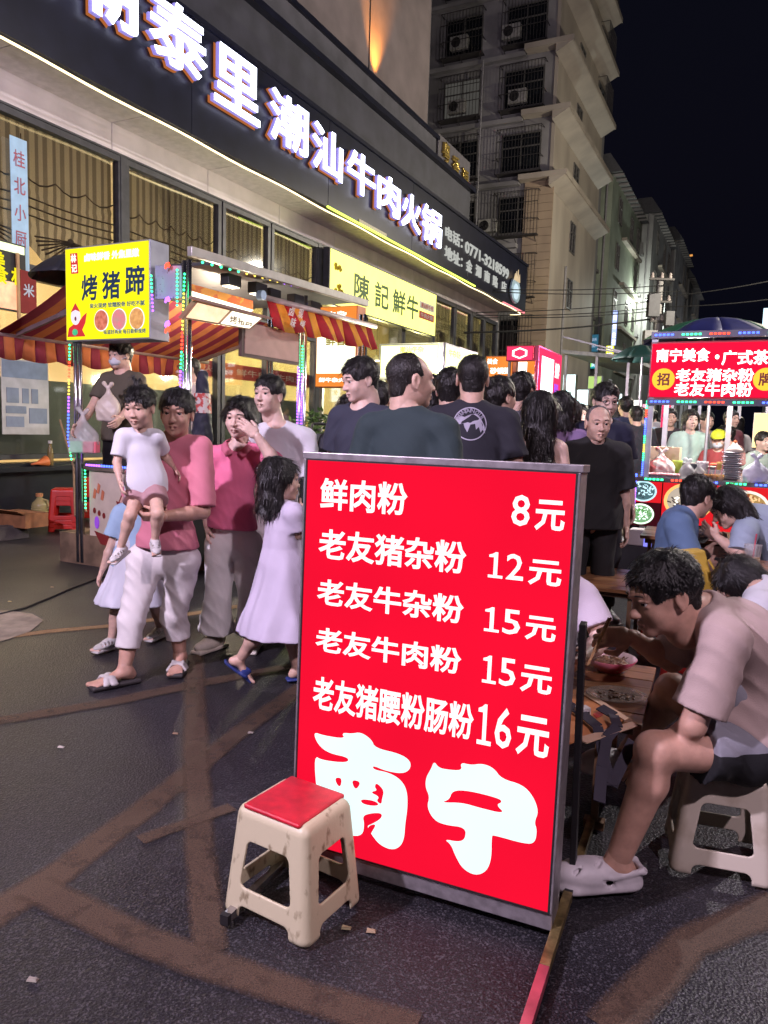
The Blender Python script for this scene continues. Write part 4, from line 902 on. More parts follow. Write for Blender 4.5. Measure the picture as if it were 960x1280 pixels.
# light strips under the fascia edge: slightly sagging tubes
b=MB(B); b.tube([SO(-7.99,t,5.61+.012*math.sin(t*2.3)) for t in [x*.4 for x in range(4,67)]]+[SO(-8.1,26.8,5.62),SO(-8.5,26.85,5.62)],.014,6); part(b,'led_tube',glow('led_warm',(1,.80,.42),3.6),smooth=True)
b=MB(B); b.tube([SO(-7.93,13.0,5.66),SO(-7.93,21.5,5.66)],.022,6); part(b,'led_tube',glow('led_lime',(.72,1,.10),3.0))
b=MB(B); b.box(-7.948,-7.93,14.3,15.6,5.66,5.76); part(b,'strip_box',ivory)
b=MB(B); b.bar(SO(-7.92,24.2,5.62),SO(-7.9,26.6,5.64),.05,.05); part(b,'red_tube',glow('led_red',(1,.25,.28),1.5))
# ---- windows: frames, panes and striped shades ----
shade=bpy.data.materials.new('striped_shade'); shade.use_nodes=True; t_=shade.node_tree; b_=t_.nodes['Principled BSDF']
tc=nd(t_,'ShaderNodeTexCoord'); sp_=nd(t_,'ShaderNodeSeparateXYZ'); t_.links.new(tc.outputs['Object'],sp_.inputs[0])
mu=nd(t_,'ShaderNodeMath'); mu.operation='MULTIPLY'; mu.inputs[1].default_value=7.0; t_.links.new(sp_.outputs['Y'],mu.inputs[0])
fr_=nd(t_,'ShaderNodeMath'); fr_.operation='FRACT'; t_.links.new(mu.outputs[0],fr_.inputs[0])
gt=nd(t_,'ShaderNodeValToRGB'); gt.color_ramp.elements[0].position=.42; gt.color_ramp.elements[1].position=.50; gt.color_ramp.elements[0].color=(.125,.11,.09,1); gt.color_ramp.elements[1].color=(.25,.225,.18,1)
t_.links.new(fr_.outputs[0],gt.inputs[0]); t_.links.new(gt.outputs[0],b_.inputs['Base Color']); b_.inputs['Roughness'].default_value=.85
b_.inputs['Emission Strength'].default_value=0
tl_=nd(t_,'ShaderNodeBsdfTranslucent'); t_.links.new(gt.outputs[0],tl_.inputs[0]); mxx=nd(t_,'ShaderNodeMixShader'); mxx.inputs[0].default_value=.5; t_.links.new(b_.outputs[0],mxx.inputs[1]); t_.links.new(tl_.outputs[0],mxx.inputs[2]); t_.links.new(mxx.outputs[0],t_.nodes['Material Output'].inputs[0])
glass=bpy.data.materials.new('window_glass'); glass.use_nodes=True; t_=glass.node_tree; t_.nodes.clear()
gl=nd(t_,'ShaderNodeBsdfGlossy'); gl.inputs['Roughness'].default_value=.04; gl.inputs['Color'].default_value=(.8,.8,.8,1); tr=nd(t_,'ShaderNodeBsdfTransparent'); tr.inputs[0].default_value=(.9,.9,.9,1); mx=nd(t_,'ShaderNodeMixShader'); lwt=nd(t_,'ShaderNodeLayerWeight',Blend=.25)
mr=nd(t_,'ShaderNodeMapRange'); mr.inputs['To Min'].default_value=.05; mr.inputs['To Max'].default_value=.55; t_.links.new(lwt.outputs['Fresnel'],mr.inputs['Value'])
t_.links.new(mr.outputs[0],mx.inputs[0]); t_.links.new(tr.outputs[0],mx.inputs[1]); t_.links.new(gl.outputs[0],mx.inputs[2]); o_=nd(t_,'ShaderNodeOutputMaterial'); t_.links.new(mx.outputs[0],o_.inputs[0])
glass.node_tree.nodes['Glossy BSDF'].inputs['Color'].default_value=(.8,.82,.85,1)
def window(t0,t1,z0_,z1_,shade_drop=1.45,dense=True):
    b=MB(B)
    for a,c,e,f in ((t0,t1,z1_-.09,z1_),(t0,t1,z0_,z0_+.07),(t0,t0+.09,z0_+.07,z1_-.09),(t1-.09,t1,z0_+.07,z1_-.09)): b.box(-9.06,-8.94,a,c,e,f)
    w_=part(b,'window',dark,bevel=.004)
    b=MB(B); b.box(-9.008,-9.0,t0+.09,t1-.09,z0_+.07,z1_-.09); b.build('pane',glass,w_)
    if shade_drop:
        # roman shade: gently waved cloth, three gathers, ending in fan-shaped swags
        W=t1-t0-.14; nsw=max(1,round(W/1.35)); nx=int(W/.035); vs=[];fs=[]; rows=22; a0=t0+.07
        for j in range(rows+1):
            for i in range(nx+1):
                q=i/nx; u=(q*nsw)%1 if q<1 else 1; dip=.42*math.sin(math.pi*u)**.8
                L=shade_drop+dip; z=z1_-.04-L*j/rows
                x=-9.12+.012*math.sin(q*W*2*math.pi*3.5)+ (.012*math.sin(j*2.2) if j>rows*.45 else 0)+(.008*math.sin((u-.5)*26)*max(0,(j/rows-.6))*2)
                vs.append(SO(x,a0+W*q,z))
        for j in range(rows):
            for i in range(nx): k=j*(nx+1)+i; fs.append((k,k+1,k+nx+2,k+nx+1))
        b=MB(B); b.add(vs,fs); s_=b.build('shade',shade,w_,smooth=True)
        b=MB(B)
        for n in range(nsw):
            for fz,am in ((.42,.10),(.62,.02),(.70,.02),(.78,.02)):
                ar=[]
                for k in range(13):
                    u=k/12; zz=z1_-.1-shade_drop*fz-(am*abs(math.sin(math.pi*u*3)) if am>.05 else .03*math.sin(math.pi*u))
                    ar.append(SO(-9.07,a0+W*(n+u)/nsw,zz))
                b.tube(ar,.011,4)
            cx=a0+W*(n+.5)/nsw; cz=z1_-.1-shade_drop*.92
            for k in range(-9,10):
                an=k/9*1.45; b.tube([SO(-9.068,cx+.04*math.sin(an),cz-.04*math.cos(an)),SO(-9.06,cx+W/nsw*.40*math.sin(an),cz-.36*math.cos(an)-.02)],.007,4,r2=.013)
            b.tube([SO(-9.1,cx,cz),SO(-9.08,cx,cz)],.05,10)
            b.tube([SO(-9.12,a0+W*n/nsw+.02,z1_-.2),SO(-9.12,a0+W*n/nsw+.02,z1_-.1-shade_drop-.5)],.008,5)
        b.build('shade_trim',mat('shade_trim',(.09,.065,.045),.8),s_)
    return w_
WX=[(2.3,5.4),(5.4,8.72),(8.72,11.05),(11.05,12.56),(12.56,14.35)]
for a,c in WX: window(a+.02,c-.02,3.35,5.33)
for a,c in [(14.42,16.6),(16.6,18.8),(18.8,20.9),(20.9,22.6),(22.6,24.1),(24.1,25.4),(25.4,26.75)]: window(a+.02,c-.02,.8,5.33,0.9 if a>20 else 0)
for a,c in WX: window(a+.02,c-.02,.8,3.31,0)
for t0 in (8.72,14.38,26.76):
    b=MB(B); b.box(-9.1,-8.93,t0-.07,t0+.07,.8,5.35); part(b,'mullion',dark,bevel=.004)
b=MB(B); b.box(-9.1,-8.925,2,26.8,5.331,5.359); part(b,'head_rail',dark)
b=MB(B); b.box(-9.1,-8.75,2,26.8,0.0,.76); b.box(-8.749,-8.6,2,9.5,.66,.72); part(b,'plinth',mat('plinth_black',(.012,.014,.02),.3,var=.3,scale=4,bump=.05)); 
# kitchen counter inside and grey wall film on the lower panes
b=MB(B); b.box(-9.2,-9.12,5.5,14.2,.8,1.9); part(b,'window_film',mat('grey_green_film',(.13,.15,.12),.5,var=.15,scale=2))
b=MB(B); b.box(-9.11,-9.075,7.6,14.3,2.22,2.5); bd=part(b,'red_band',mat('red_band',(.50,.06,.05),.6))
txt('牛杂煲 · 潮汕牛肉火锅 · 鲜牛肉 · 牛肉丸','lettering',mat('pale_print',(.75,.6,.5),.5),rb,frame(SO(-9.07,11.0,2.36)-B,(0,1,0),(0,0,1)),w=6.0,h=.13,bold=.01,fit=.002)
# interior lamps and beams
for i,(t0,z) in enumerate(((6.4,4.0),(8.2,3.4),(9.9,3.3),(11.7,3.2),(13.4,3.3),(7.2,3.0),(16,3.5),(18.5,3.5),(21,3.5),(24,3.5))):
    ld=empty('ceiling_light',S(-10.9,t0,z),0,['wide warm ceiling light seen through the far left window','warm tube lamp hanging behind the yellow sign','short tube lamp right of the cart pole','lamp hanging behind the hanging menu panels','lamp inside the restaurant behind the striped awning'][i] if i<5 else ['low lamp inside the leftmost window beside the vertical banner','lamp inside the restaurant nearest behind the big yellow sign','lamp inside the restaurant second behind the big yellow sign','lamp behind the dark panes right of the big yellow sign','farthest lamp inside the restaurant near its end wall'][i-5],'lamp',group='lamps inside the restaurant')
    b=MB(); b.lathe((0,0,0),[(.03,.14),(.16,.0),(.17,-.02)],16); b.build('lamp_shade',mat('lamp_white',(.7,.68,.6),.5),ld)
    b=MB(); b.lathe((0,0,-.03),[(.14,0),(.12,-.03)],16); b.build('bulb',glow('bulb_warm',(1,.86,.58),14),ld)
    b=MB(); b.tube([(0,0,.14),(0,0,5.3-z)],.006,5); b.build('cord',blk,ld)
    lamp_light('bulb_light',ld,(0,0,-.2),150 if i<6 else 480,(1,.80,.50) if i<6 else (1,.92,.38),.1)
# bright yellow sign on the facade
ys=street('shop_sign',-8.9,17.5,4.7,'large glowing yellow shop sign with green characters on the restaurant wall','sign')
o=SO(-8.9,17.5,4.7)
yel=glow('sign_yellow',(1.0,.93,.10),1.6); paley=glow('sign_cream',(1.0,.97,.22),2.2); grn=mat('green_ink',(.05,.16,.03),.5)
b=MB(o); b.box(-8.9,-8.74,14.46,20.52,4.07,5.29); b.build('cabinet',dark,ys)
b=MB(o); b.box(-8.738,-8.73,14.5,20.48,4.1,5.26); b.build('light_panel',paley,ys)
for i,ch in enumerate('陳記鮮牛'):
    c=[15.75,16.8,17.8,18.65][i]; txt(ch,'lettering',grn,ys,frame(SO(-8.722,c+.2,4.66)-o,(0,1,0),(0,0,1)),w=.78,h=.62,bold=.022,fit=.003)
for z,m_,s_,tm in ((4.83,mat('white_plate',(.8,.8,.7),.5),'潮汕鲜牛肉',mat('red_print',(.5,.05,.04),.6)),(4.56,mat('red_plate2',(.55,.06,.03),.5),'牛肉火锅',mat('white_card',(.62,.6,.6),.6))):
    b=MB(o); b.box(-8.729,-8.722,19.3,20.35,z-.1,z+.1); b.build('name_plate',m_,ys); txt(s_,'lettering',tm,ys,frame(SO(-8.717,19.82,z)-o,(0,1,0),(0,0,1)),w=.85,h=.13,bold=.01,fit=.002)
for (c,z) in ((14.85,4.95),(14.85,4.45),(15.0,4.30)):
    b=MB(o)
    for k in range(6): b.ball(SO(-8.72,c+random.uniform(-.18,.18),z+random.uniform(-.08,.08)),.05,6)
    b.build('printed_ornament',mat('gold_print',(.5,.35,.02),.6),ys)
# vertical banner on the left window
vb=street('window_banner',-8.93,6.0,4.2,'narrow pale blue vertical banner with red characters on the left window','banner'); o=SO(-8.93,6.0,4.2)
t0,zt=PS(10,162,-8.93); t1,zb=PS(38,305,-8.93); tm_=PS(24,230,-8.93)[0]
b=MB(o); b.box(-8.935,-8.925,tm_-.125,tm_+.125,3.25,4.98); b.build('cloth',mat('pale_blue_film',(.32,.48,.62),.5,var=.15,emit=(.35,.55,.8),es=.35),vb)
for i,ch in enumerate('桂北小厨'): txt(ch,'lettering',mat('pale_red_print',(.45,.10,.14),.6),vb,frame(SO(-8.92,tm_,4.72-.34*i)-o,(0,1,0),(0,0,1)),w=.17,h=.21,bold=.006,fit=.002)
# lit food poster at the far left edge
fp=street('food_poster',-8.9,5.6,3.1,'glowing food poster with yellow characters at the far left window','poster')
o=SO(-8.9,5.6,3.1); ta,za=PS(-60,300,-8.9); tb,_=PS(30,300,-8.9)
b=MB(o); b.box(-8.93,-8.88,4.7,tb,2.75,3.62); b.build('cabinet',blk,fp)
b=MB(o); b.box(-8.879,-8.872,4.72,tb-.02,2.77,3.12); b.build('food_print',mat('food_print',(.7,.45,.28),.5,col2=(.45,.12,.08),scale=7,emit=(1,.55,.3),es=.9),fp)
b=MB(o); b.box(-8.879,-8.872,4.72,tb-.02,3.62-.12,3.60); b.build('light_strip',glow('pale_green_light',(.9,1,.6),1.6),fp)
for i,(ch,dt,dz) in enumerate((('美',-.42,3.36),('食',-.38,3.18),('札',-.12,3.2))): txt(ch,'lettering',glow('yellow_ink_lit',(1,.85,.02),1.1),fp,frame(SO(-8.865,tb+dt,dz)-o,(0,1,0),(0,0,1)),w=.22,h=.22,bold=.03,fit=.004)
# hanging red cloth with a pale character beside it
hb=street('hanging_cloth',-8.86,6.2,2.9,'small red hanging cloth with a pale character beside the food poster','cloth'); o=SO(-8.86,6.2,2.9); tc_=PS(34,345,-8.86)[0]
b=MB(o); b.box(-8.862,-8.85,tc_-.11,tc_+.13,2.75,3.3); b.build('cloth',mat('dark_red_cloth',(.30,.03,.03),.8),hb)
txt('米','lettering',mat('pale_blue_print',(.6,.66,.8),.5),hb,frame(SO(-8.845,tc_+.01,3.05)-o,(0,1,0),(0,0,1)),w=.17,h=.17,bold=.02,fit=.002)
b=MB(o); b.box(-8.87,-8.84,tc_-.16,tc_-.125,2.6,3.5); b.build('pole',mat('chopstick_wood',(.55,.33,.16),.5),hb)
# notice sheet on the glass, with grey blocks of print
ns=street('notice_sheet',-8.74,6.6,1.9,'large pale notice sheet with blocks of print taped to the glass at the left','notice'); o=SO(-8.74,6.6,1.9)
ta=PS(2,500,-8.74)[0]; tb=PS(61,500,-8.74)[0]; z1_=PS(30,450,-8.74)[1]; z0_=PS(30,543,-8.74)[1]
b=MB(o); b.box(-8.746,-8.74,ta,tb,z0_,z1_); b.build('sheet',mat('pale_sheet',(.42,.42,.45),.6,var=.15,scale=6),ns)
b=MB(o); b.box(-8.738,-8.735,ta+.02,tb-.02,z1_-.24,z1_-.02); b.build('header',mat('slate_print',(.18,.24,.36),.6),ns)
gp=mat('blue_grey_print',(.16,.2,.3),.6)
for (fa,fb,fz0,fz1) in ((.1,.35,.42,.62),(.42,.56,.42,.62),(.62,.76,.42,.62),(.56,.95,.15,.36),(.08,.5,.28,.38),(.08,.45,.1,.24)):
    b=MB(o); W=tb-ta;Hh=z1_-z0_; b.box(-8.738,-8.734,ta+W*fa,ta+W*fb,z0_+Hh*fz0,z0_+Hh*fz1); b.build('print_block',gp,ns)
# pavement edge and step at the left
pv=MB(); 
for a,c in ((-3,6.05),):
    pass
b=MB(); b.hexa([S(-9.2,0,0),S(-7.55,0,0),S(-7.55,5.7,0),S(-9.2,5.7,0),S(-9.2,0,.15),S(-7.58,0,.15),S(-7.58,5.7,.15),S(-9.2,5.7,.15)])
tag(b.build('pavement',mat('pavement_slab',(.16,.13,.10),.8,var=.35,scale=4,bump=.3)),kind='structure')
b=MB(); b.hexa([S(-7.548,0,0),S(-7.40,0,0),S(-7.40,5.75,0),S(-7.548,5.75,0),S(-7.548,0,.16),S(-7.42,0,.16),S(-7.42,5.75,.16),S(-7.548,5.75,.16)])
tag(b.build('kerb',mat('kerb_stone',(.10,.085,.08),.8,var=.35,scale=6,bump=.3),bevel=.012),kind='structure')

# ---------------- tall apartment block ----------------
T=33.0
conc=mat('grey_concrete_paint',(.30,.29,.29),.85,var=.35,scale=.6,bump=.15,bscale=30,detail=8); pale=mat('pale_tiles',(.52,.46,.38),.6,col2=(.36,.31,.26),scale=.7,thr=(.3,.6),detail=9,stretch=(1,1,.35)); tan=mat('tan_tile',(.46,.35,.24),.6,col2=(.33,.25,.18),scale=.9,stretch=(1,1,.4),detail=8)
gml=mat('grille_metal',(.05,.045,.045),.6); dpane=mat('night_glass',(.012,.014,.018),.08,var=.3); alu=mat('aluminium_frame',(.22,.21,.2),.45,metal=.5)
def window_far(root,org,face,a0,a1,z0_,z1_,cage=True,lit=None,fm=alu):
    """face 't': lies on a plane of constant t; face 's': on constant s. a0..a1 runs across"""
    k,pl,sg=face
    def bx(b,a,c,e,f,d0,d1):
        if k=='t': b.box(a,c,pl-d1,pl-d0,e,f)
        else: b.box(pl+d0,pl+d1,a,c,e,f)
    b=MB(org); am=(a0+a1)/2; zm=z0_+(z1_-z0_)*.62
    for r in ((a0,a1,z1_-.06,z1_),(a0,a1,z0_,z0_+.06),(a0,a0+.06,z0_+.06,z1_-.06),(a1-.06,a1,z0_+.06,z1_-.06),(am-.025,am+.025,z0_+.06,z1_-.06),(a0+.06,am-.025,zm,zm+.05),(am+.025,a1-.06,zm,zm+.05)): bx(b,*r,-.02,.05)
    w_=b.build('window',fm,root)
    b=MB(org); bx(b,a0+.05,a1-.05,z0_+.05,z1_-.05,-.03,.005); b.build('pane',lit or dpane,w_)
    if cage:
        b=MB(org); e=.45
        n=int((a1-a0+.2)/.14)
        for i in range(n+1):
            x=a0-.1+(a1-a0+.2)*i/n; bx(b,x-.009,x+.009,z0_-.15,z1_+.1,e-.018,e)
        for z in (z0_-.15,z0_+.5,z1_-.4,z1_+.1): bx(b,a0-.1,a1+.1,z-.012,z+.012,e-.022,e+.004)
        for x in (a0-.1,a1+.1):
            for z in (z0_-.15,z1_+.1,z0_+.5): bx(b,x-.012,x+.012,z-.012,z+.012,.0,e)
        bx(b,a0-.1,a1+.1,z0_-.19,z0_-.165,0,e)
        for x in (a0,am,a1):
            if k=='t': b.bar((x,pl,z0_-.5),(x,pl-e,z0_-.2),.03)
        b.build('grille',gml,w_)
    return w_
ab=street('apartment_block',-12,T,0,'tall old apartment block with caged windows rising behind the restaurant','building'); o=SO(-12,T,0)
b=MB(o); b.box(-15.75,-9.0,T,T+11,0,27); b.build('wall',conc,ab)
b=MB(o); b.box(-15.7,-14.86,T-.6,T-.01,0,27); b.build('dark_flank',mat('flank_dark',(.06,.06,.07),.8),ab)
b=MB(o); b.box(-8.998,-8.85,T-.06,T+9.7,0,27); b.build('side_wall',pale,ab)
FZ=[4.25,6.9,9.55,12.2,14.85,17.5,20.15,22.8]
# tan corner tiles, course by course
z=3.0; i=0
tl=None
while z<12.1:
    for (a,c,side) in ((-10.02,-9.36,0),(-9.352,-8.74,0)):
        b=MB(o); b.box(a,c,T-.13,T-.062,z,z+.33)
        if tl is None: tlo=b.build('tile',tan,ab,bevel=.006); tl=tlo
        else: b.build('tile',tan,ab)
    z+=.345
b=MB(o); b.box(-10.05,-8.83,T-.06,T-.002,2,12.15); b.build('corner_pier',tan,ab)
for k,z in enumerate(FZ):
    if z>12:
        b=MB(o); b.hexa([SO(-10.3,T-.55,z+.0),SO(-8.25,T-.55,z+.0),SO(-8.25,T+9.6,z),SO(-8.9,T+9.6,z),SO(-10.3,T-.001,z+.18),SO(-8.2,T-.6,z+.30),SO(-8.2,T+9.7,z+.30),SO(-8.9,T+9.7,z+.30)]) if False else b.box(-8.848,-8.1,T-.62,T+9.4,z,z+.22); b.box(-10.2,-8.85,T-.62,T-.07,z,z+.22)
        b.hexa([SO(-8.848,T-.6,z-.35),SO(-8.84,T-.6,z-.35),SO(-8.84,T+9.35,z-.35),SO(-8.848,T+9.35,z-.35),SO(-8.848,T-.6,z-.002),SO(-8.16,T-.6,z-.002),SO(-8.16,T+9.35,z-.002),SO(-8.848,T+9.35,z-.002)])
        b.build('cornice',pale,ab)
    b=MB(o); b.box(-14.8,-10.25,T-.30,T-.005,z-.08,z+.1); b.build('floor_ledge',conc,ab)
    for a,c in ((-14.05,-12.3),(-11.2,-9.42)):
        if z>4: window_far(ab,o,('t',T,1),a,c,z+.55,z+2.15,lit=glow('dim_room',(.35,.33,.30),.18) if (k==4 and a<-13) else None)
    if z>5:
        window_far(ab,o,('s',-8.85,1),T+3.6,T+4.7,z+.5,z+1.9,cage=False)
    if z>15: window_far(ab,o,('s',-8.85,1),T+7.9,T+9.6,z+.3,z+2.0)
for (x,z0_,z1_) in ((-14.72,0,27),(-12.1,8,17.5)):
    b=MB(o); b.tube([SO(x,T-.38,z0_),SO(x,T-.38,z1_)],.06 if x<-14 else .035,8); b.build('drain_pipe',mat('pvc_pipe',(.34,.33,.34),.5),ab)
b=MB(o); b.tube([SO(-8.78,T+3.0,0),SO(-8.78,T+3.0,9.2)],.05,8); b.build('drain_pipe',mat('pvc_pipe',(.34,.33,.34),.5),ab)
b=MB(o); b.box(-11.7,-10.2,T-.35,T-.05,3.2,6.1); b.build('lower_shutter',gml,ab)
b=MB(o)
for i in range(26): b.box(-14.6+i*.18,-14.57+i*.18,T-.9,T-.87,2.6,6.6)
b.box(-14.7,-10.0,T-.9,T-.86,6.6,6.66); b.box(-14.7,-10.0,T-.9,T-.86,4.9,4.95); b.build('balcony_grille',mat('grille_pale',(.12,.11,.10),.6),ab)
# air conditioners
def aircon(s_,t_,z_,label,yaw=0,grp='air conditioners on the apartment block'):
    a=street('air_conditioner',s_,t_,z_,label,'air conditioner',grp); a.rotation_euler.z=-ANG+yaw
    b=MB(); b.box(-.4,.4,-.16,.14,0,.55); b.build('casing',mat('ac_white',(.42,.41,.38),.6,var=.3),a,bevel=.01)
    b=MB(); 
    for r in (.21,.15,.09): b.tube([(-.12+r*math.cos(k*math.pi/8),-.17,.28+r*math.sin(k*math.pi/8)) for k in range(17)],.008,4,cap=False)
    b.build('fan_guard',gml,a)
    b=MB(); b.tube([(-.12,-.162,.28),(-.12,-.155,.28)],.22,18); b.build('fan_recess',blk,a)
    return a
for i,(s_,z_,l) in enumerate(((-13.2,20.95,'on the top visible ledge, left window'),(-10.6,20.95,'on the top visible ledge, right window'),(-13.3,18.2,'in the left cage one floor below the top'),(-10.9,18.2,'in the right cage one floor below the top'),(-13.3,15.5,'in the left cage two floors below the top'),(-10.5,15.5,'in the right cage two floors below the top'),(-12.9,10.2,'in the left cage just above the restaurant roof'),(-11.6,10.2,'between the windows just above the restaurant roof'))):
    aircon(s_,T-.25,z_,'pale air conditioner '+l)
# ---------------- further blocks down the street ----------------
def block(label,s1,t0,t1,zt,m,seed,nfl,roofm=None,wcol=alu):
    rnd=random.Random(seed); r=street('apartment_building',s1,t0,0,label,'building'); o=SO(s1,t0,0); L=t1-t0
    b=MB(o); b.box(s1-6,s1,t0,t1,0,zt); b.build('wall',m,r)
    b=MB(o); b.hexa([SO(s1-6,t0-.4,zt+.001),SO(s1+.55,t0-.4,zt+.001),SO(s1+.55,t1,zt+.001),SO(s1-6,t1,zt+.001),SO(s1-5,t0-.3,zt+.9),SO(s1-.2,t0-.3,zt+1.1),SO(s1-.2,t1,zt+1.1),SO(s1-5,t1,zt+.9)]); rf=b.build('roof',roofm or mat('roof_sheet',(.10,.10,.11),.6),r)
    b=MB(o)
    for i in range(int(L/.9)): b.box(s1-.1,s1+.57,t0+i*.9,t0+i*.9+.12,zt-.12,zt-.001)
    tag(b.build('rafters',conc,rf),kind='stuff')
    H_=zt/nfl
    for k in range(1,nfl):
        z=k*H_
        b=MB(o); b.box(s1-5.9,s1-.5,t0-.75,t0-.002,z-.1,z+.08); b.box(s1-5.9,s1-.5,t0-.75,t0-.68,z+.08,z+.75); b.build('balcony',conc,r)
        window_far(r,o,('t',t0,1),s1-1.75,s1-.75,z+.25,z+H_-.5,cage=False)
        b=MB(o); b.box(s1+.002,s1+.3,t0+L*.35,t0+L*.95,z-.08,z+.1); b.build('ledge',pale,r)
        for f in (.2,.6,.85):
            if rnd.random()<.8: window_far(r,o,('s',s1,1),t0+L*f,t0+L*f+1.1,z+.6,z+H_-.6,cage=False)
    b=MB(o); b.tube([SO(s1-.3,t0-.09,0),SO(s1-.3,t0-.09,zt)],.06,6); b.build('drain_pipe',mat('pvc_pipe',(.34,.33,.34),.5),r)
    return r
gpaint=mat('green_grey_paint',(.33,.38,.29),.8,var=.25,scale=.6,detail=8); wpaint=mat('white_grey_paint',(.42,.42,.41),.8,var=.3,scale=.6,detail=8); bpaint=mat('pale_grey_paint',(.34,.33,.33),.8,var=.3,scale=.7,detail=8)
block('pale green apartment building next behind the tall block',-8.75,46,57.3,16.4,gpaint,1,6)
block('white grey building with a jutting tiled roof, third down the street',-8.1,58.5,70,17.4,wpaint,2,6)
block('narrow grey building with stacked balconies, fourth down the street',-7.8,71,83,18.4,bpaint,3,6)
block('small far building with a chamfered top beside the crane lights',-7.7,84,98,17.6,wpaint,4,6)
block('dim far building closing the left side of the street',-8.2,99,125,13.0,bpaint,5,5)
# the far end of the street and the right side, mostly dark
far=block('low dark building at the far end of the street',6.0,110,128,9.5,bpaint,6,4); 
rt=block('dark tower on the right with a lit blue edge sign',12.6,60,80,26,mat('dark_tower',(.05,.05,.055),.8),7,8)
cr=street('construction_crane',0,150,18,'orange lit crane jib high above the far rooftops','crane')
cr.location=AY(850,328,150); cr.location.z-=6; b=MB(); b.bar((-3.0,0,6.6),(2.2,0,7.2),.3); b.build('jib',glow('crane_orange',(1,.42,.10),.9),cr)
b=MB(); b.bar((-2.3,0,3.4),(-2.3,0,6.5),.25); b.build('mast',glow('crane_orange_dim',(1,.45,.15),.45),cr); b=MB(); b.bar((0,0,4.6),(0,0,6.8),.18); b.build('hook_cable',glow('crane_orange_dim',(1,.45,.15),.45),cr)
# overhead cables
for i,(va,vb_,tA,sA,l) in enumerate(((480,478,30,-8,'highest'),(492,485,30,-8,'second'),(617,598,30,-8,'third'),(665,640,30,-8,'fourth'))): pass
cm=mat('cable_black',(.008,.008,.009),.6)
CB=[((655,360),(840,356),'uppermost overhead cable crossing in front of the tan corner tiles'),((655,364),(850,364),'second overhead cable from the top before the tan corner tiles'),((655,387),(826,375),'overhead cable just below the end of the long fascia'),((655,392),(826,384),'overhead cable running close under the one by the fascia end'),((655,395),(826,388),'lowest of the thin trio of overhead cables'),((640,412),(812,399),'thick lowest overhead cable drooping towards the utility pole'),((820,372),(960,345),'faint overhead cable rising right from the utility pole'),((826,384),(960,372),'faint lower overhead cable leaving the utility pole to the right')]
for i,(a,c,l) in enumerate(CB):
    p=AY(a[0]-60,a[1]+(a[1]-c[1])*.3,24); q=AY(*c,28 if i<6 else 26)
    if i>=6: p=AY(*a,28); q=AY(c[0]+60,c[1]-6,26)
    b=MB(p); b.tube([p.lerp(q,k/10)+Vector((0,0,-.10*math.sin(math.pi*k/10))) for k in range(11)],.03 if i==5 else .016,5); o_=b.build('overhead_cable',cm); o_.location=p; tag(o_,l,'cable')
# utility pole with boxes
up=AY(817,470,28); up.z=0; ut=empty('utility_pole',up,0,'utility pole crowded with insulators and boxes above the red food sign','pole')
ztop=AY(817,345,28).z
b=MB(); b.tube([(0,0,0),(0,0,ztop)],.15,10,r2=.11); b.build('pole',conc,ut,smooth=True)
for k,(dz,dx,w_,h_) in enumerate(((.1,0,.9,.07),(.9,0,.8,.07),(1.6,.1,.9,.07),(2.3,-.1,.8,.07))):
    b=MB(); b.box(dx-w_/2,dx+w_/2,-.2,-.12,ztop-dz-h_,ztop-dz); ca=b.build('cross_arm',gml,ut)
    for j in (-.35,0,.3): 
        b=MB(); b.lathe((dx+j,-.16,ztop-dz),[(.05,0),(.07,.05),(.04,.1),(.06,.14),(.02,.2)],8); b.build('insulator',mat('ceramic',(.42,.36,.34),.3),ca)
for k,(dx,dz,w_,h_) in enumerate(((-.3,.7,.4,.8),(-.35,2.0,.45,1.0),(.3,1.3,.3,.5),(.32,2.6,.35,.6))):
    b=MB(); b.box(dx-w_/2,dx+w_/2,-.45,-.16,ztop-dz-h_,ztop-dz); b.build('junction_box',mat('box_grey_%d'%(k%2),((.12,.12,.13),(.35,.35,.36))[k%2],.6),ut)
chrome=mat('chrome_tube',(.55,.55,.58),.18,metal=.95,var=.2); alum=mat('stall_aluminium',(.34,.34,.36),.4,metal=.6,var=.25,scale=6)
LEDC={'g':glow('led_green',(.05,1,.35),4),'r':glow('led_red2',(1,.06,.03),4),'b':glow('led_blue',(.06,.12,1),5),'p':glow('led_purple',(.35,.10,1),4.5),'y':glow('led_yellow',(1,.7,.1),2.6)}
LK=list(LEDC)
def leds(parent,org,pts,cols,step=.032,r=.0105,name='led_string'):
    """small lamps along a path, colours changing in runs; one string is one part"""
    P=[Vector(p) for p in pts]; b=MB(org); tot=sum((P[i+1]-P[i]).length for i in range(len(P)-1)); n=int(tot/step); 
    for k in range(n):
        d=k*step; i=0
        while i<len(P)-2 and d>(P[i+1]-P[i]).length: d-=(P[i+1]-P[i]).length; i+=1
        q=P[i].lerp(P[i+1],min(1,d/(P[i+1]-P[i]).length))
        b.m=LK.index(cols[int(k/n*len(cols))%len(cols)]); b.ball(q,r,6)
    return b.build(name,[LEDC[k] for k in LK],parent)
# ================= the yellow-signed cart at the left =================
ct=street('food_cart',-5.1,5.0,0,'street food cart with a glowing yellow sign, chrome poles and a striped awning','food cart'); o=SO(-5.1,5,0)
b=MB(o); b.box(-5.56,-4.45,5.0,8.0,.12,.90); b.build('cart_body',mat('cart_black',(.02,.02,.022),.5),ct)
b=MB(o); b.box(-5.62,-4.40,4.95,8.05,.901,.945); b.build('counter_top',chrome,ct,bevel=.004)
b=MB(o); b.box(-5.57,-4.55,4.975,4.995,.10,.90); pnl=b.build('front_panel',mat('printed_panel',(.62,.52,.42),.5,var=.1),ct)
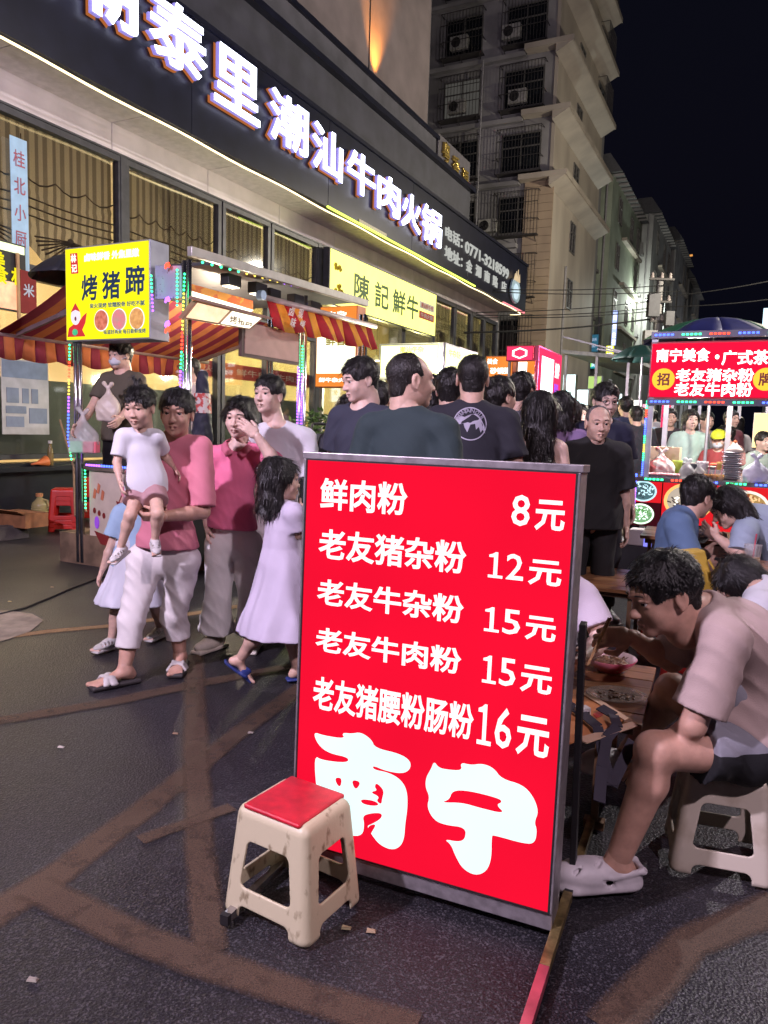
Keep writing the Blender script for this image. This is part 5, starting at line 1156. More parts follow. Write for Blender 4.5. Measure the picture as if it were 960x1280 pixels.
# generic printed cartoon: round face, sunglasses, red scarf
def flat(parent,name,m,pts,t,org): b=MB(org); b.poly([SO(s_,t,z_) for s_,z_ in pts],(0,-.0025,0)); return b.build(name,m,parent)
ell=lambda cx,cz,rx,rz,n=22:[(cx+rx*math.cos(2*math.pi*i/n),cz+rz*math.sin(2*math.pi*i/n)) for i in range(n)]
ink=mat('dark_red_ink',(.22,.02,.02),.6); pkk=mat('peach_print',(.70,.42,.34),.6); orp=mat('orange_print',(.62,.20,.10),.6)
flat(pnl,'printed_shape',ink,[(-5.20,.62),(-5.24,.42),(-5.18,.28),(-5.05,.2),(-4.9,.2),(-4.7,.3),(-4.7,.7),(-4.85,.80),(-5.05,.80),(-5.15,.72)],4.974,o)
flat(pnl,'printed_shape',pkk,[(-5.185,.62),(-5.22,.43),(-5.16,.33),(-5.04,.28),(-4.9,.29),(-4.72,.4),(-4.72,.68),(-4.86,.78),(-5.05,.78),(-5.14,.7)],4.971,o)
flat(pnl,'printed_shape',ink,[(-5.22,.64),(-5.06,.60),(-4.98,.61),(-4.78,.64),(-4.8,.54),(-4.9,.50),(-4.98,.57),(-5.04,.57),(-5.1,.5),(-5.19,.54)],4.968,o)
flat(pnl,'printed_shape',ink,[(-5.5,.34),(-5.42,.22),(-5.2,.2),(-5.0,.24),(-4.9,.3),(-5.1,.3),(-5.3,.3)],4.966,o)
for x,z,a in ((-5.45,.74,.4),(-5.40,.68,.4),(-5.50,.69,.3)): flat(pnl,'printed_shape',orp,[(x-.02,z-.04),(x+.01,z-.05),(x+.03,z+.03),(x,z+.05)],4.970,o)
for i,x in enumerate((-5.5,-5.44,-5.38)): flat(pnl,'printed_shape',ink,ell(x,.53-.02*i,.018,.028,10),4.970,o)
flat(pnl,'printed_shape',mat('green_print',(.05,.5,.2),.5,emit=(.1,1,.4),es=.25),[(-5.46,.34),(-5.34,.20),(-5.33,.14),(-5.42,.2)],4.9695,o)
flat(pnl,'printed_shape',mat('violet_print',(.3,.08,.6),.5,emit=(.4,.1,1),es=.25),ell(-5.47,.42,.03,.06,10),4.9695,o)
for (s_,t0) in ((-5.72,4.97),(-4.42,4.97),(-4.38,6.7),(-5.72,8.0),(-4.38,8.0)):
    for d in (0,.055):
        b=MB(o); b.tube([SO(s_+d,t0,0.02),SO(s_+d,t0,2.72)],.021,10); b.build('pole',chrome,ct,smooth=True)
for (s_,t0) in ((-5.45,5.3),(-4.6,5.3),(-5.45,7.6),(-4.6,7.6)):
    b=MB(o); b.tube([SO(s_-.03,t0,.12),SO(s_+.03,t0,.12)],.12,16); b.build('wheel',mat('rubber_black',(.015,.015,.015),.8),ct)
# sign box
b=MB(o); b.box(-5.79,-4.76,4.93,5.16,2.08,2.915); sb=b.build('sign_box',mat('sign_case',(.30,.31,.36),.4,metal=.4),ct,bevel=.006)
b=MB(o); b.box(-5.775,-4.775,4.922,4.929,2.095,2.90); b.build('light_panel',glow('cart_sign_yellow',(1.0,.90,.012),1.25),sb)
nv=mat('navy_ink',(.012,.05,.10),.5); blu=mat('blue_ink',(.02,.14,.25),.5); wi=glow('print_white_lit',(1,1,.85),1.5); rt_=mat('red_ink_tag',(.45,.02,.03),.5,emit=(1,.05,.05),es=.35)
TL=4.916
def st_txt(s_,cs,cz,w_,h_,m_,bold=.02,n='lettering',par=sb,tl=TL,org=o): return txt(s_,n,m_,par,frame(SO(cs,tl,cz)-org,(1,0,0),(0,0,1)),w=w_,h=h_,bold=bold,fit=.003)
st_txt('烤',-5.47,2.545,.20,.23,nv,.025);st_txt('猪',-5.205,2.555,.22,.24,nv,.025);st_txt('蹄',-4.925,2.58,.23,.25,nv,.025)
st_txt('卤味鲜香 外焦里嫩',-5.2,2.81,.66,.075,wi,.05); st_txt('炭火现烤 软糯脱骨 好吃不腻',-5.14,2.385,.66,.045,blu,.02); st_txt('味道好再来 每日新鲜现烤',-5.05,2.15,.50,.042,blu,.02)
flat(sb,'red_tag',rt_,[(-5.71,2.86),(-5.62,2.86),(-5.61,2.68),(-5.70,2.68)],4.9205,o); st_txt('林',-5.665,2.815,.07,.075,wi,.03);st_txt('记',-5.658,2.725,.07,.075,wi,.03)
for i,cx in enumerate((-5.33,-5.115,-4.905)):
    flat(sb,'photo_rim',glow('rim_white',(1,1,1),1.2),ell(cx,2.255,.088,.097),4.921,o)
    flat(sb,'food_photo',mat('meat_print_%d'%i,[(.65,.25,.15),(.6,.18,.2),(.7,.4,.12)][i],.5,col2=[(.3,.04,.02),(.35,.3,.2),(.4,.12,.03)][i],scale=22,emit=[(1,.3,.15),(1,.3,.3),(1,.6,.2)][i],es=.35),ell(cx,2.255,.080,.088),4.9175,o)
# small plain mascot at the lower left of the sign
flat(sb,'printed_figure',rt_,[(-5.76,2.12),(-5.74,2.2),(-5.68,2.23),(-5.62,2.24),(-5.56,2.3),(-5.51,2.33),(-5.53,2.24),(-5.57,2.18),(-5.53,2.12)],4.9200,o)
flat(sb,'printed_figure',mat('print_grey_white',(.6,.6,.6),.5,emit=(1,1,1),es=.5),ell(-5.65,2.30,.06,.075),4.9185,o)
flat(sb,'printed_figure',rt_,[(-5.71,2.34),(-5.65,2.42),(-5.59,2.34),(-5.65,2.36)],4.917,o); flat(sb,'printed_figure',mat('green_print',(.05,.5,.2),.5),ell(-5.66,2.16,.035,.03,12),4.917,o); flat(sb,'printed_figure',ink,ell(-5.65,2.28,.012,.02,8),4.9165,o)
# roof, spots, lit menu boxes
b=MB(o); b.hexa([SO(-5.85,5.18,2.74),SO(-4.2,5.18,2.72),SO(-4.2,7.7,2.80),SO(-5.85,7.7,2.80),SO(-5.85,5.18,2.77),SO(-4.2,5.18,2.75),SO(-4.2,7.7,2.83),SO(-5.85,7.7,2.83)]); b.build('roof_panel',mat('roof_dark',(.07,.07,.08),.5,metal=.3),ct,bevel=.004)
b=MB(o); b.bar(SO(-4.17,4.75,2.73),SO(-4.17,7.75,2.80),.05,.075); b.build('roof_edge_rail',mat('rail_pale',(.45,.43,.40),.35,metal=.4),ct,bevel=.004)
b=MB(o); b.hexa([SO(-4.74,4.97,2.42),SO(-4.45,4.97,2.42),SO(-4.45,5.0,2.42),SO(-4.74,5.0,2.42),SO(-4.74,4.97,2.70),SO(-4.45,4.97,2.68),SO(-4.45,5.0,2.68),SO(-4.74,5.0,2.70)]); b.build('corner_gusset',mat('perforated_plate',(.42,.44,.6),.4,metal=.3,col2=(.1,.1,.15),scale=40,thr=(.3,.36)),ct)
for i,(t0,s_) in enumerate(((5.5,-4.35),(5.9,-4.35),(6.2,-4.4),(6.55,-4.35),(6.95,-4.4))):
    b=MB(o); b.box(s_-.05,s_+.05,t0-.09,t0+.09,2.60,2.70); hsng=b.build('spot_housing',blk,ct,bevel=.006)
    b=MB(o); b.box(s_-.04,s_+.04,t0-.07,t0+.07,2.592,2.5985); b.build('spot_lens',glow('spot_lens',(1,.85,.6),7 if i in(0,3) else 2),hsng)
b=MB(o); b.box(-4.72,-4.70,5.05,6.3,2.46,2.62); b.build('orange_valance',mat('orange_valance',(.55,.12,.05),.7,col2=(.7,.35,.08),scale=9,thr=(.45,.5),emit=(1,.3,.05),es=.2),ct)
A_,B_,C_,D_=AY(228,398,6.25),AY(312,412,6.95),AY(330,397,7.05),AY(245,376,6.35)
def quadbox(name,m,parent,rootinv,P,th): b=MB(); b.poly([rootinv@p for p in P],rootinv.to_3x3()@th); return b.build(name,m,parent)
bpy.context.view_layer.update(); CI=ct.matrix_world.inverted()
nrm=(B_-A_).cross(D_-A_).normalized(); nrm=nrm if nrm.y>0 else -nrm
mbx=quadbox('menu_lightbox',mat('menu_case',(.35,.2,.12),.5),ct,CI,[A_,B_,C_,D_],nrm*.05)
lerp4=lambda a,c:((A_.lerp(B_,a)).lerp(D_.lerp(C_,a),c))
for a0,a1,m_ in ((.03,.48,mat('menu_photo',(.55,.55,.35),.5,col2=(.55,.12,.06),scale=9,emit=(1,.8,.5),es=1.0)),(.52,.97,glow('menu_white',(1,.97,.75),2.2))):
    q=[lerp4(a0,.08)-nrm*.003,lerp4(a1,.08)-nrm*.003,lerp4(a1,.92)-nrm*.003,lerp4(a0,.92)-nrm*.003]; quadbox('menu_panel',m_,mbx,CI,q,-nrm*.003)
txt('烤猪蹄','lettering',mat('brown_ink',(.25,.12,.04),.5),mbx,frame(CI@(lerp4(.75,.45)-nrm*.009),CI.to_3x3()@(B_-A_),CI.to_3x3()@(D_-A_)),w=.30,h=.07,bold=.02,fit=.002)
P=[lerp4(-.02,1.25),lerp4(.9,1.15),lerp4(.9,1.4),lerp4(-.02,1.5)]; quadbox('menu_lightbox',glow('menu_white',(1,.97,.75),2.2),ct,CI,[p+nrm*.12 for p in P],nrm*.04)
P=[lerp4(-.1,1.02),lerp4(1.1,.98),lerp4(1.1,1.12),lerp4(-.1,1.16)]; quadbox('awning_rail',mat('rail_brown',(.35,.2,.16),.5),ct,CI,[p-nrm*.02 for p in P],nrm*.03)
lamp_light('stall_light',ct,(.1,.9,-0),95,(1,.80,.58),.06).location=(-.3,1.6,2.15); lamp_light('stall_light',ct,(0,0,0),30,(1,.85,.65),.06).location=(.62,1.3,2.2)
# striped valance on the street side, stripe by stripe
def canvas(m,c):
    t=m.node_tree; b=t.nodes['Principled BSDF']; o=t.nodes['Material Output']; tl=nd(t,'ShaderNodeBsdfTranslucent'); tl.inputs[0].default_value=(*c,1); mx=nd(t,'ShaderNodeMixShader'); mx.inputs[0].default_value=.5
    t.links.new(b.outputs[0],mx.inputs[1]); t.links.new(tl.outputs[0],mx.inputs[2]); t.links.new(mx.outputs[0],o.inputs[0]); return m
red_c=canvas(mat('awning_red',(.45,.03,.04),.8,var=.2,bump=.1),(.45,.03,.04)); yel_c=canvas(mat('awning_yellow',(.72,.38,.06),.8,var=.2,bump=.1),(.75,.4,.06))
def valance(parent,org,s_,t0,t1,ztop,zdrop,n,slant=0,start=0,scal=3,zt1=None):
    st_=[]
    for i in range(n):
        a=t0+(t1-t0)*i/n;c=t0+(t1-t0)*(i+1)/n; pts=[]
        zz=lambda t: ztop+((zt1-ztop)*(t-t0)/(t1-t0) if zt1 else 0)
        K=4
        wob=lambda t: .012*math.sin(t*21)+.02*math.sin(t*9+1)
        top=[Vector((s_,a+(c-a)*k/K,zz(a))) for k in range(K+1)]
        mid=[Vector((s_+slant*.5+wob(p.y),p.y+.012,p.z-zdrop*.5)) for p in top]
        bot=[Vector((s_+slant+wob(p.y)*1.8,p.y+.03,p.z-zdrop-.035*abs(math.sin((p.y-t0)/(t1-t0)*n*math.pi/scal)))) for p in top]
        b=MB(org); b.add(top+mid+bot,[(k,k+1,K+2+k,K+1+k) for k in range(K)]+[(K+1+k,K+2+k,2*K+3+k,2*K+2+k) for k in range(K)])
        q=b.build('stripe',[red_c,yel_c][(i+start)%2],parent,smooth=True); so=q.modifiers.new('thickness','SOLIDIFY'); so.thickness=.003; st_.append(q)
    return st_
av=empty('striped_awning',S(-4.3,6,2.5),-ANG,'red and yellow striped awning valance with white characters on the street side of the cart','awning'); o2=SO(-4.3,6,2.5)
b=MB(o2); b.tube([SO(-4.30,5.95,2.575),SO(-4.28,8.2,2.60)],.028,10); b.build('awning_bar',mat('bar_pale',(.45,.36,.33),.4),av,smooth=True)
valance(av,o2,-4.30,5.98,8.12,2.55,.24,15,slant=.10,zt1=2.57)
b=MB(o2); b.tube([SO(-4.31,5.86,2.58),SO(-4.25,5.86,2.58)],.045,14); b.build('end_knob',mat('pale_blue_plastic',(.35,.5,.7),.4),av)
for i,(s_,dy) in enumerate((('卤味',.14),('现烤',.30))):
    for j,ch in enumerate(s_): txt(ch,'lettering',mat('awning_print',(.7,.62,.6),.6),av,frame(SO(-4.20+.02*j,6.0+dy+.12,2.49-.11*j)-o2,(0,1,0),(0.3,0,1)),w=.09,h=.095,bold=.025,fit=.002)
# awning on the restaurant side: sloping canopy and its valance
la=empty('striped_awning',S(-6.3,5,2.2),-ANG,'dull red and orange striped canopy sloping down behind the left of the yellow sign','awning'); o3=SO(-6.3,5,2.2)
dr=canvas(mat('awning_wine',(.30,.04,.08),.8,var=.2,bump=.1),(.4,.04,.08)); do_=canvas(mat('awning_orange',(.58,.22,.09),.8,var=.2,bump=.1),(.7,.26,.08)); red_k,yel_k=red_c,yel_c; red_c,yel_c=dr,do_
n=24
for i in range(n):
    a=4.97+3.1*i/n;c=4.97+3.1*(i+1)/n; vs=[];K=5
    for k in range(K+1):
        q=k/K; s_=-5.72-1.10*q; z=2.66-.46*q-.03*math.sin(q*math.pi)
        vs+=[SO(s_,a,z),SO(s_,c,z)]
    b=MB(o3); b.add(vs,[(2*k,2*k+1,2*k+3,2*k+2) for k in range(K)]); q=b.build('stripe',[dr,do_][i%2],la); so=q.modifiers.new('thickness','SOLIDIFY'); so.thickness=.003
b=MB(o3); b.tube([SO(-6.83,4.85,2.20),SO(-6.83,8.15,2.20)],.03,10); b.build('awning_bar',mat('bar_brown',(.22,.14,.13),.45),la,smooth=True)
valance(la,o3,-6.83,4.93,8.1,2.18,.20,26,slant=-.03)
for t0 in (5.15,7.9):
    b=MB(o3); b.bar(SO(-5.75,t0,2.48),SO(-6.05,t0-.05,2.36),.035,.05); b.bar(SO(-6.05,t0-.05,2.36),SO(-6.75,t0,2.2),.03,.04); b.build('folding_arm',mat('arm_brown',(.16,.11,.11),.45),la)
red_c,yel_c=red_k,yel_k
# strings of coloured lights on the poles
leds(ct,o,[SO(-5.76,4.94,2.05),SO(-5.79,4.93,1.2),SO(-5.74,4.93,.95)],'grypbbg')
leds(ct,o,[SO(-4.38,4.93,2.6),SO(-4.45,4.93,1.3)],'gyyrgppp'); leds(ct,o,[SO(-4.47,4.94,2.64),SO(-4.47,4.94,2.3)],'g')
for z,c in ((2.68,'r'),(2.15,'r'),(2.4,'p'),(2.2,'p')):
    leds(ct,o,[SO(-4.56+.02*math.cos(k),4.92,z+.02*math.sin(k*1.7)) for k in range(9)],c,step=.018)
leds(ct,o,[SO(-4.72,4.90,2.60),SO(-4.70,4.90,2.25)],'ggpp'); leds(ct,o,[SO(-4.38,6.66,2.3),SO(-4.38,6.66,1.0)],'ggppppgg',r=.010); leds(ct,o,[SO(-4.33,6.66,2.2),SO(-4.33,6.66,1.1)],'ggppppgg',r=.010)
leds(ct,o,[SO(-5.55,4.93,.955),SO(-4.6,4.93,.955)],'pbbpp'); leds(ct,o,[SO(-5.60,4.955,.9),SO(-5.6,4.955,.5)],'gg',r=.010)
tag(leds(ct,o,[SO(-4.25,5.0,2.70),SO(-4.25,7.9,2.82)],'gypbr',step=.12,r=.012),kind='stuff')
# things on the counter
tr_=street('food_tray',-4.85,6.1,.946,'steel tray of grilled orange skewers on the left cart counter','food tray'); b=MB(); b.box(-.3,.3,-.5,.6,0,.04); b.build('tray',chrome,tr_)
v=Vox(); rnd=random.Random(2)
for i in range(60): x,y=rnd.uniform(-.26,.26),rnd.uniform(-.45,.55); v.cone((x,y,.06),(x+rnd.uniform(-.06,.06),y+rnd.uniform(-.1,.1),.09),.025,.02,.01)
vmesh('grilled_food',[v.mesh(.01,1)],mat('grilled_food',(.65,.25,.05),.4,col2=(.25,.06,.01),scale=25,emit=(1,.4,.08),es=.25),tr_)
# bags hung from the pole
def bag(loc,w_,h_,label,m,seed,rot=0,content=None):
    t=empty('plastic_bag',loc,rot,label,'bag'); v=Vox(); rnd=random.Random(seed)
    v.ell((0,0,-h_*.66),(w_*.5,w_*.32,h_*.34),.03,fold=.010,ff=44); v.box((0,0,-h_*.84),(w_*.42,w_*.27,h_*.15),.02,.03,fold=.008,ff=44); v.cone((0,0,-h_*.10),(0,0,-h_*.45),.014,w_*.26,.04,flat=((0,1,0),1.5),fold=.008,ff=48); v.cone((0,0,-h_*.12),(-w_*.16,0,h_*.02),.012,.022,.01,fold=.004,ff=45).cone((0,0,-h_*.12),(w_*.15,0,h_*.0),.012,.022,.01,fold=.004,ff=45)
    vmesh('bag_film',[v.mesh(.007,1,seed)],m,t)
    if content:
        for i,(x,c) in enumerate(content):
            b=MB(); b.box(x-.06,x+.06,-.05,.05,-h_*.97,-h_*.72); b.build('food_box',mat('box_%s'%i,c,.5,emit=c,es=.25),t)
    return t
film=mat('clear_bag_film',(.75,.75,.72),.25,alpha=.42,bump=.4,bscale=30); wfilm=mat('white_bag_film',(.72,.62,.52),.4,alpha=.9,bump=.4,bscale=25)
bag(AY(104,512,6.85),.28,.40,'clear plastic bag with stacked green and white food boxes hanging on the cart pole',film,1,content=((-.05,(.2,.6,.35)),(.07,(.6,.12,.16))))
bag(AY(135,480,6.75),.22,.34,'white plastic bag hanging between the cart pole and the masked vendor',wfilm,2)
# black umbrella behind the sign, hanging board, furled umbrella
def umbrella(loc,r,h,label,mats,tilt_=(0,0),nseg=8,cat='umbrella',pole=2.2):
    t=empty('umbrella',loc,0,label,cat); vs=[];rings=8
    for g in range(nseg):
        a0=2*math.pi*g/nseg;a1=2*math.pi*(g+1)/nseg; b=MB(); V=[];F=[];K=4
        for j in range(rings+1):
            q=j/rings; 
            for k in range(K+1):
                a=a0+(a1-a0)*k/K; sag=1-.05*math.sin(math.pi*k/K)*q; rr=r*q*sag; V.append((rr*math.cos(a),rr*math.sin(a),h*(1-q**2.0)-.0))
        for j in range(rings):
            for k in range(K): F.append((j*(K+1)+k,(j+1)*(K+1)+k,(j+1)*(K+1)+k+1,j*(K+1)+k+1))
        b.add(V,F); p=b.build('canopy_panel',mats[g%len(mats)],t,smooth=True); so=p.modifiers.new('thickness','SOLIDIFY'); so.thickness=.004
    b=MB(); b.tube([(0,0,h),(0,0,-pole)],.02,8); b.build('pole',alum,t)
    t.rotation_euler=(tilt_[0],tilt_[1],0); return t
umbrella(AY(98,350,8.3),.52,.27,'black umbrella peeking out behind the left edge of the yellow sign',[mat('umbrella_black',(.02,.022,.03),.6)],pole=2.6)
hb_=empty('hanging_board',AY(340,432,7.4),-ANG,'blank brownish board hanging under the striped awning above the young man in white','board')
b=MB(); b.box(-.02,.02,-.50,.45,-.15,.17); b.build('board_frame',mat('board_brown_frame',(.10,.06,.05),.6),hb_)
b=MB(); b.box(.021,.026,-.46,.43,-.12,.16); b.build('board_face',mat('board_face',(.42,.25,.21),.45,var=.1),hb_)
fu=empty('furled_umbrella',AY(253,478,6.9),0,'furled dark umbrella with a red and white label beside the hanging menu boxes','umbrella')
v=Vox(); v.cone((0,0,.06),(0,0,-.5),.05,.10,.02,fold=.008,ff=60); vmesh('furled_cloth',[v.mesh(.008,1)],mat('navy_cloth',(.02,.022,.04),.7),fu)
b=MB(); b.lathe((0,0,-.28),[(.088,0),(.075,.18)],12); b.build('label_band',mat('red_white_print',(.6,.55,.5),.5,col2=(.5,.05,.04),scale=18,thr=(.45,.52)),fu)
b=MB(); b.ball((0,0,.09),.028,8); b.build('tip',mat('white_card',(.62,.6,.6),.6),fu)
# red stools, jug, broom, boxes by the wall
redp=mat('red_plastic',(.50,.015,.008),.35,var=.15,scale=8)
def red_stools(u,v,n,lab,rz=R(15)):
    g=G(u,v); 
    for i in range(n):
        plastic_stool((g.x,g.y,i*.055),rz,lab[i],redp,sm=(.16,.155,.42,.12),group='red stools stacked by the wall')
red_stools(82,664,3,['lowest red plastic stool of the front stack beside the black counter','middle red plastic stool of the front stack beside the black counter','topmost red plastic stool of the front stack beside the black counter'])
red_stools(112,650,4,['lowest red stool of the taller stack half hidden behind the cartoon panel','second red stool of the taller stack behind the cartoon panel','third red stool of the taller stack behind the cartoon panel','topmost red stool of the taller stack behind the cartoon panel'],R(30))
g=G(50,655); jg=empty('oil_jug',g,0,'clear plastic oil jug with a brown cap beside the red stools','jug')
b=MB(); b.lathe((0,0,0),[(.09,0),(.10,.02),(.10,.24),(.09,.28),(.04,.33),(.035,.36)],16); b.build('jug_body',mat('jug_plastic',(.45,.38,.18),.2,alpha=.6),jg,smooth=True)
for k in range(5):
    b=MB(); b.tube([(.102*math.cos(a),.102*math.sin(a),.06+.035*k) for a in [i*math.pi/8 for i in range(17)]],.004,4,cap=False); b.build('ridge',mat('jug_plastic2',(.4,.33,.15),.3),jg)
b=MB(); b.lathe((0,0,.36),[(.045,0),(.045,.04)],12); b.build('cap',mat('brown_cap',(.45,.2,.08),.5),jg)
b=MB(); b.tube([(.03,0,.33),(.10,0,.31),(.12,0,.22)],.012,6); b.build('handle',mat('jug_plastic2',(.4,.33,.15),.3),jg)
g=G(28,672); bx_=empty('cardboard_box',g,-ANG,'low brown cardboard box on the pavement beside the oil jug','box'); b=MB(); b.box(-.25,.25,-.15,.15,.14,.30); b.build('carton',mat('brown_card',(.28,.12,.05),.8,var=.3),bx_); b=MB(); b.hexa([(-.25,-.17,.301),(.25,-.17,.301),(.25,.0,.301),(-.25,0,.301),(-.25,-.26,.34),(.25,-.26,.34),(.25,-.24,.345),(-.25,-.24,.345)]); b.build('flap',mat('brown_card',(.28,.12,.05),.8),bx_)
pl=street('wooden_pallet',-7.9,5.2,.15,'dusty low platform at the far left edge of the pavement','platform'); b=MB()
for i in range(6): b=MB(); b.box(-.6,.2,-.9+i*.28,-.66+i*.28,.02,.10); b.build('board',mat('dusty_board',(.20,.13,.08),.85,var=.4,scale=6),pl)
for s_,l,top,bot in ((0,'thin leaning broom handle between the notice sheet and the hanging bags',(75,525),(108,640)),(1,'second stick leaning against the black counter by the cart',(92,585),(94,645))):
    a=AY(*top,8.6); c=AY(*bot,8.0); b=MB(c); b.tube([c,a],.012,6); q=b.build('broom_handle',mat('stick_wood',(.30,.2,.12),.6),None); q.location=c; tag(q,l,'stick')
lg=PS(45,572,-8.68); 
fn=street('plastic_funnel',-8.68,PS(50,568,-8.68)[0],.73,'orange plastic funnel lying on the black ledge under the notice sheet','funnel'); b=MB(); b.tube([(0,-.14,.02),(0,-.05,.03),(0,.10,.06)],[.012,.02,.075],12); b.build('funnel_cone',mat('orange_plastic',(.62,.16,.05),.45),fn,smooth=True)
bt=street('bottle',-8.68,PS(63,570,-8.68)[0],.725,'glass bottle with a white cap standing on the black ledge','bottle'); b=MB(); b.lathe((0,0,0),[(.04,0),(.042,.02),(.042,.2),(.02,.27),(.02,.3)],12); b.build('glass',mat('bottle_glass',(.25,.18,.07),.15,alpha=.75),bt,smooth=True); b=MB(); b.lathe((0,0,.30),[(.028,0),(.028,.04)],10); b.build('cap',mat('white_card',(.62,.6,.6),.6),bt)
# ================= lit stall signs along the restaurant =================
def tsign(label,u0,v0,u1,v1,t,case,face,texts=(),band=(),depth=.25,cat='sign',name='lit_sign',legs=True):
    """a light box whose face looks down the street, edges given by its corners in view at street distance t"""
    s0_,_=PT(u0,(v0+v1)/2,t); s1_,_=PT(u1,(v0+v1)/2,t); zt=PT((u0+u1)/2,v0,t)[1]; zb=PT((u0+u1)/2,v1,t)[1]
    r=street(name,(s0_+s1_)/2,t,zb if not legs else 0,label,cat); o=SO((s0_+s1_)/2,t,zb if not legs else 0)
    b=MB(o); b.box(s0_,s1_,t,t+depth,zb,zt); b.build('cabinet',case,r); e=.03*(s1_-s0_)
    b=MB(o); b.box(s0_+e,s1_-e,t-.008,t-.002,zb+e,zt-e); b.build('light_panel',face,r)
    W=s1_-s0_;Hh=zt-zb
    for (fa,fb,fc,fd,m_) in band: 
        b=MB(o); b.box(s0_+W*fa,s0_+W*fb,t-.012,t-.0085,zb+Hh*fc,zb+Hh*fd); b.build('print_band',m_,r)
    for (s_,fx,fz,fw,fh,m_) in texts: txt(s_,'lettering',m_,r,frame(SO(s0_+W*fx,t-.016,zb+Hh*fz)-o,(1,0,0),(0,0,1)),w=W*fw,h=Hh*fh,bold=.03,fit=.003)
    if legs:
        for s_ in (s0_+.04,s1_-.04): b=MB(o); b.bar((s_,t+depth*.5,0),(s_,t+depth*.5,zb),.05); b.build('leg',alum,r)
    return r,(s0_,s1_,zb,zt)
orl=glow('orange_lit',(1,.30,.05),1.0); whl=glow('white_lit',(1,1,.93),2.4); ywl=glow('yellow_white_lit',(1,1,.50),2.2); pkl=glow('pink_red_lit',(1,.05,.16),1.1); whw=glow('text_lit',(1,.95,.85),2.2); cyl=glow('cyan_white_lit',(.75,1,1),2.6)
gi=mat('green_gold_ink',(.40,.38,.05),.5); gg=mat('grey_green_ink',(.25,.4,.3),.5)
tsign('lit white poster with an orange frame below the big yellow sign',395,383,446,484,9.6,mat('orange_case',(.6,.18,.05),.5),glow('poster_white_yellow',(1,1,.72),1.9),texts=(('牛杂',.5,.90,.5,.08,whw),('鲜牛杂火锅',.5,.09,.8,.06,whw),('鲜香',.5,.58,.5,.13,gi)),band=((.02,.98,.80,.99,orl),(.02,.98,0.01,.17,orl)))
tsign('yellow white lit sign box of a stall behind the man in the dark green shirt',474,429,549,474,12.0,alum,ywl,texts=(('潮汕牛杂',.55,.82,.4,.17,gi),('牛',.25,.5,.1,.2,gg),('筋',.22,.2,.1,.2,gg)))
r,(s0_,s1_,zb,zt)=tsign('narrow corner post of the yellow white stall',549,428,553,478,11.98,alum,alum)
# its side box, facing the street
t1_=None
def ssign(label,u0,u1,v0,v1,s,case,face,texts=(),band=(),cat='sign',legs=True,depth=.25):
    ta=PS(u0,(v0+v1)/2,s)[0]; tb=PS(u1,(v0+v1)/2,s)[0]; zt=PS(u0,v0,s)[1]; zb=PS(u0,v1,s)[1]
    r=street('lit_sign',s,ta,0 if legs else zb,label,cat); o=SO(s,ta,0 if legs else zb)
    b=MB(o); b.box(s-depth,s,ta,tb,zb,zt); b.build('cabinet',case,r); b=MB(o); b.box(s+.002,s+.008,ta+.03,tb-.03,zb+.03,zt-.03); b.build('light_panel',face,r)
    W=tb-ta;Hh=zt-zb
    for (fa,fb,fc,fd,m_) in band: b=MB(o); b.box(s+.0085,s+.012,ta+W*fa,ta+W*fb,zb+Hh*fc,zb+Hh*fd); b.build('print_band',m_,r)
    for (s_,fx,fz,fw,fh,m_) in texts: txt(s_,'lettering',m_,r,frame(SO(s+.016,ta+W*fx,zb+Hh*fz)-o,(0,1,0),(0,0,1)),w=W*fw,h=Hh*fh,bold=.03,fit=.003)
    if legs: 
        for t_ in (ta+.1,tb-.1): b=MB(o); b.bar((s-.1,t_,0),(s-.1,t_,zb),.05); b.build('leg',alum,r)
    return r
lamp_light('stall_light',r,(-.3,-.3,2.2),420,(1,1,.55),.1)  # added bare lamp, strengthens the sign's rim light on the crowd's heads
s_c=PT(555,440,12.0)[0]
ssign('long yellow white lit box receding beside the short haired man in black',556,597,428,474,s_c,alum,ywl,texts=(('牛杂粉',.25,.75,.35,.2,gi),('老友粉',.6,.35,.3,.15,gg)))
tsign('orange lit sign with white lines of print behind the woman with the hair bun',607,445,641,482,16.0,mat('orange_case',(.6,.18,.05),.5),orl,texts=(('美食',.25,.82,.4,.2,whw),('砂锅粥',.55,.5,.75,.22,whw),('老友粉',.5,.2,.8,.18,whw)))
tsign('pink red stall header with a white outlined bowl emblem',633,432,667,451,15.0,mat('red_case',(.4,.02,.04),.5),pkl,texts=(('⬡',.5,.5,.55,.75,whw),))
tsign('narrow white and orange lit menu under the pink red header',646,451,668,500,15.02,mat('red_case',(.4,.02,.04),.5),orl,band=((.05,.55,.5,.97,whl),(.6,.95,.55,.65,whw),(.05,.5,.1,.3,whw)))
_q=ssign('tall pink framed white light box receding beside the pink red header',672,701,431,512,PT(671,470,15.0)[0],mat('pink_case',(.5,.05,.15),.4),pkl,band=((.12,.62,.12,.86,glow('white_box_lit',(1,.97,1),3.0)),),texts=(('招牌',.78,.70,.2,.26,whw),('粥粉',.78,.35,.2,.26,glow('violet_text_lit',(.45,.1,1),1.2))))
lamp_light('stall_light',_q,(.5,.3,2.6),350,(1,.8,.85),.1)
for i,(u,v) in enumerate(((668,430),(676,432),(682,433),(690,436))):
    pass
tsign('pale cyan lit panel under the grey tarp roof',703,468,719,507,22,alum,cyl,texts=(('粥',.5,.35,.4,.2,gg),))
tsign('smaller pale cyan lit panel beside the first under the tarp roof',721,487,735,512,26,alum,cyl)
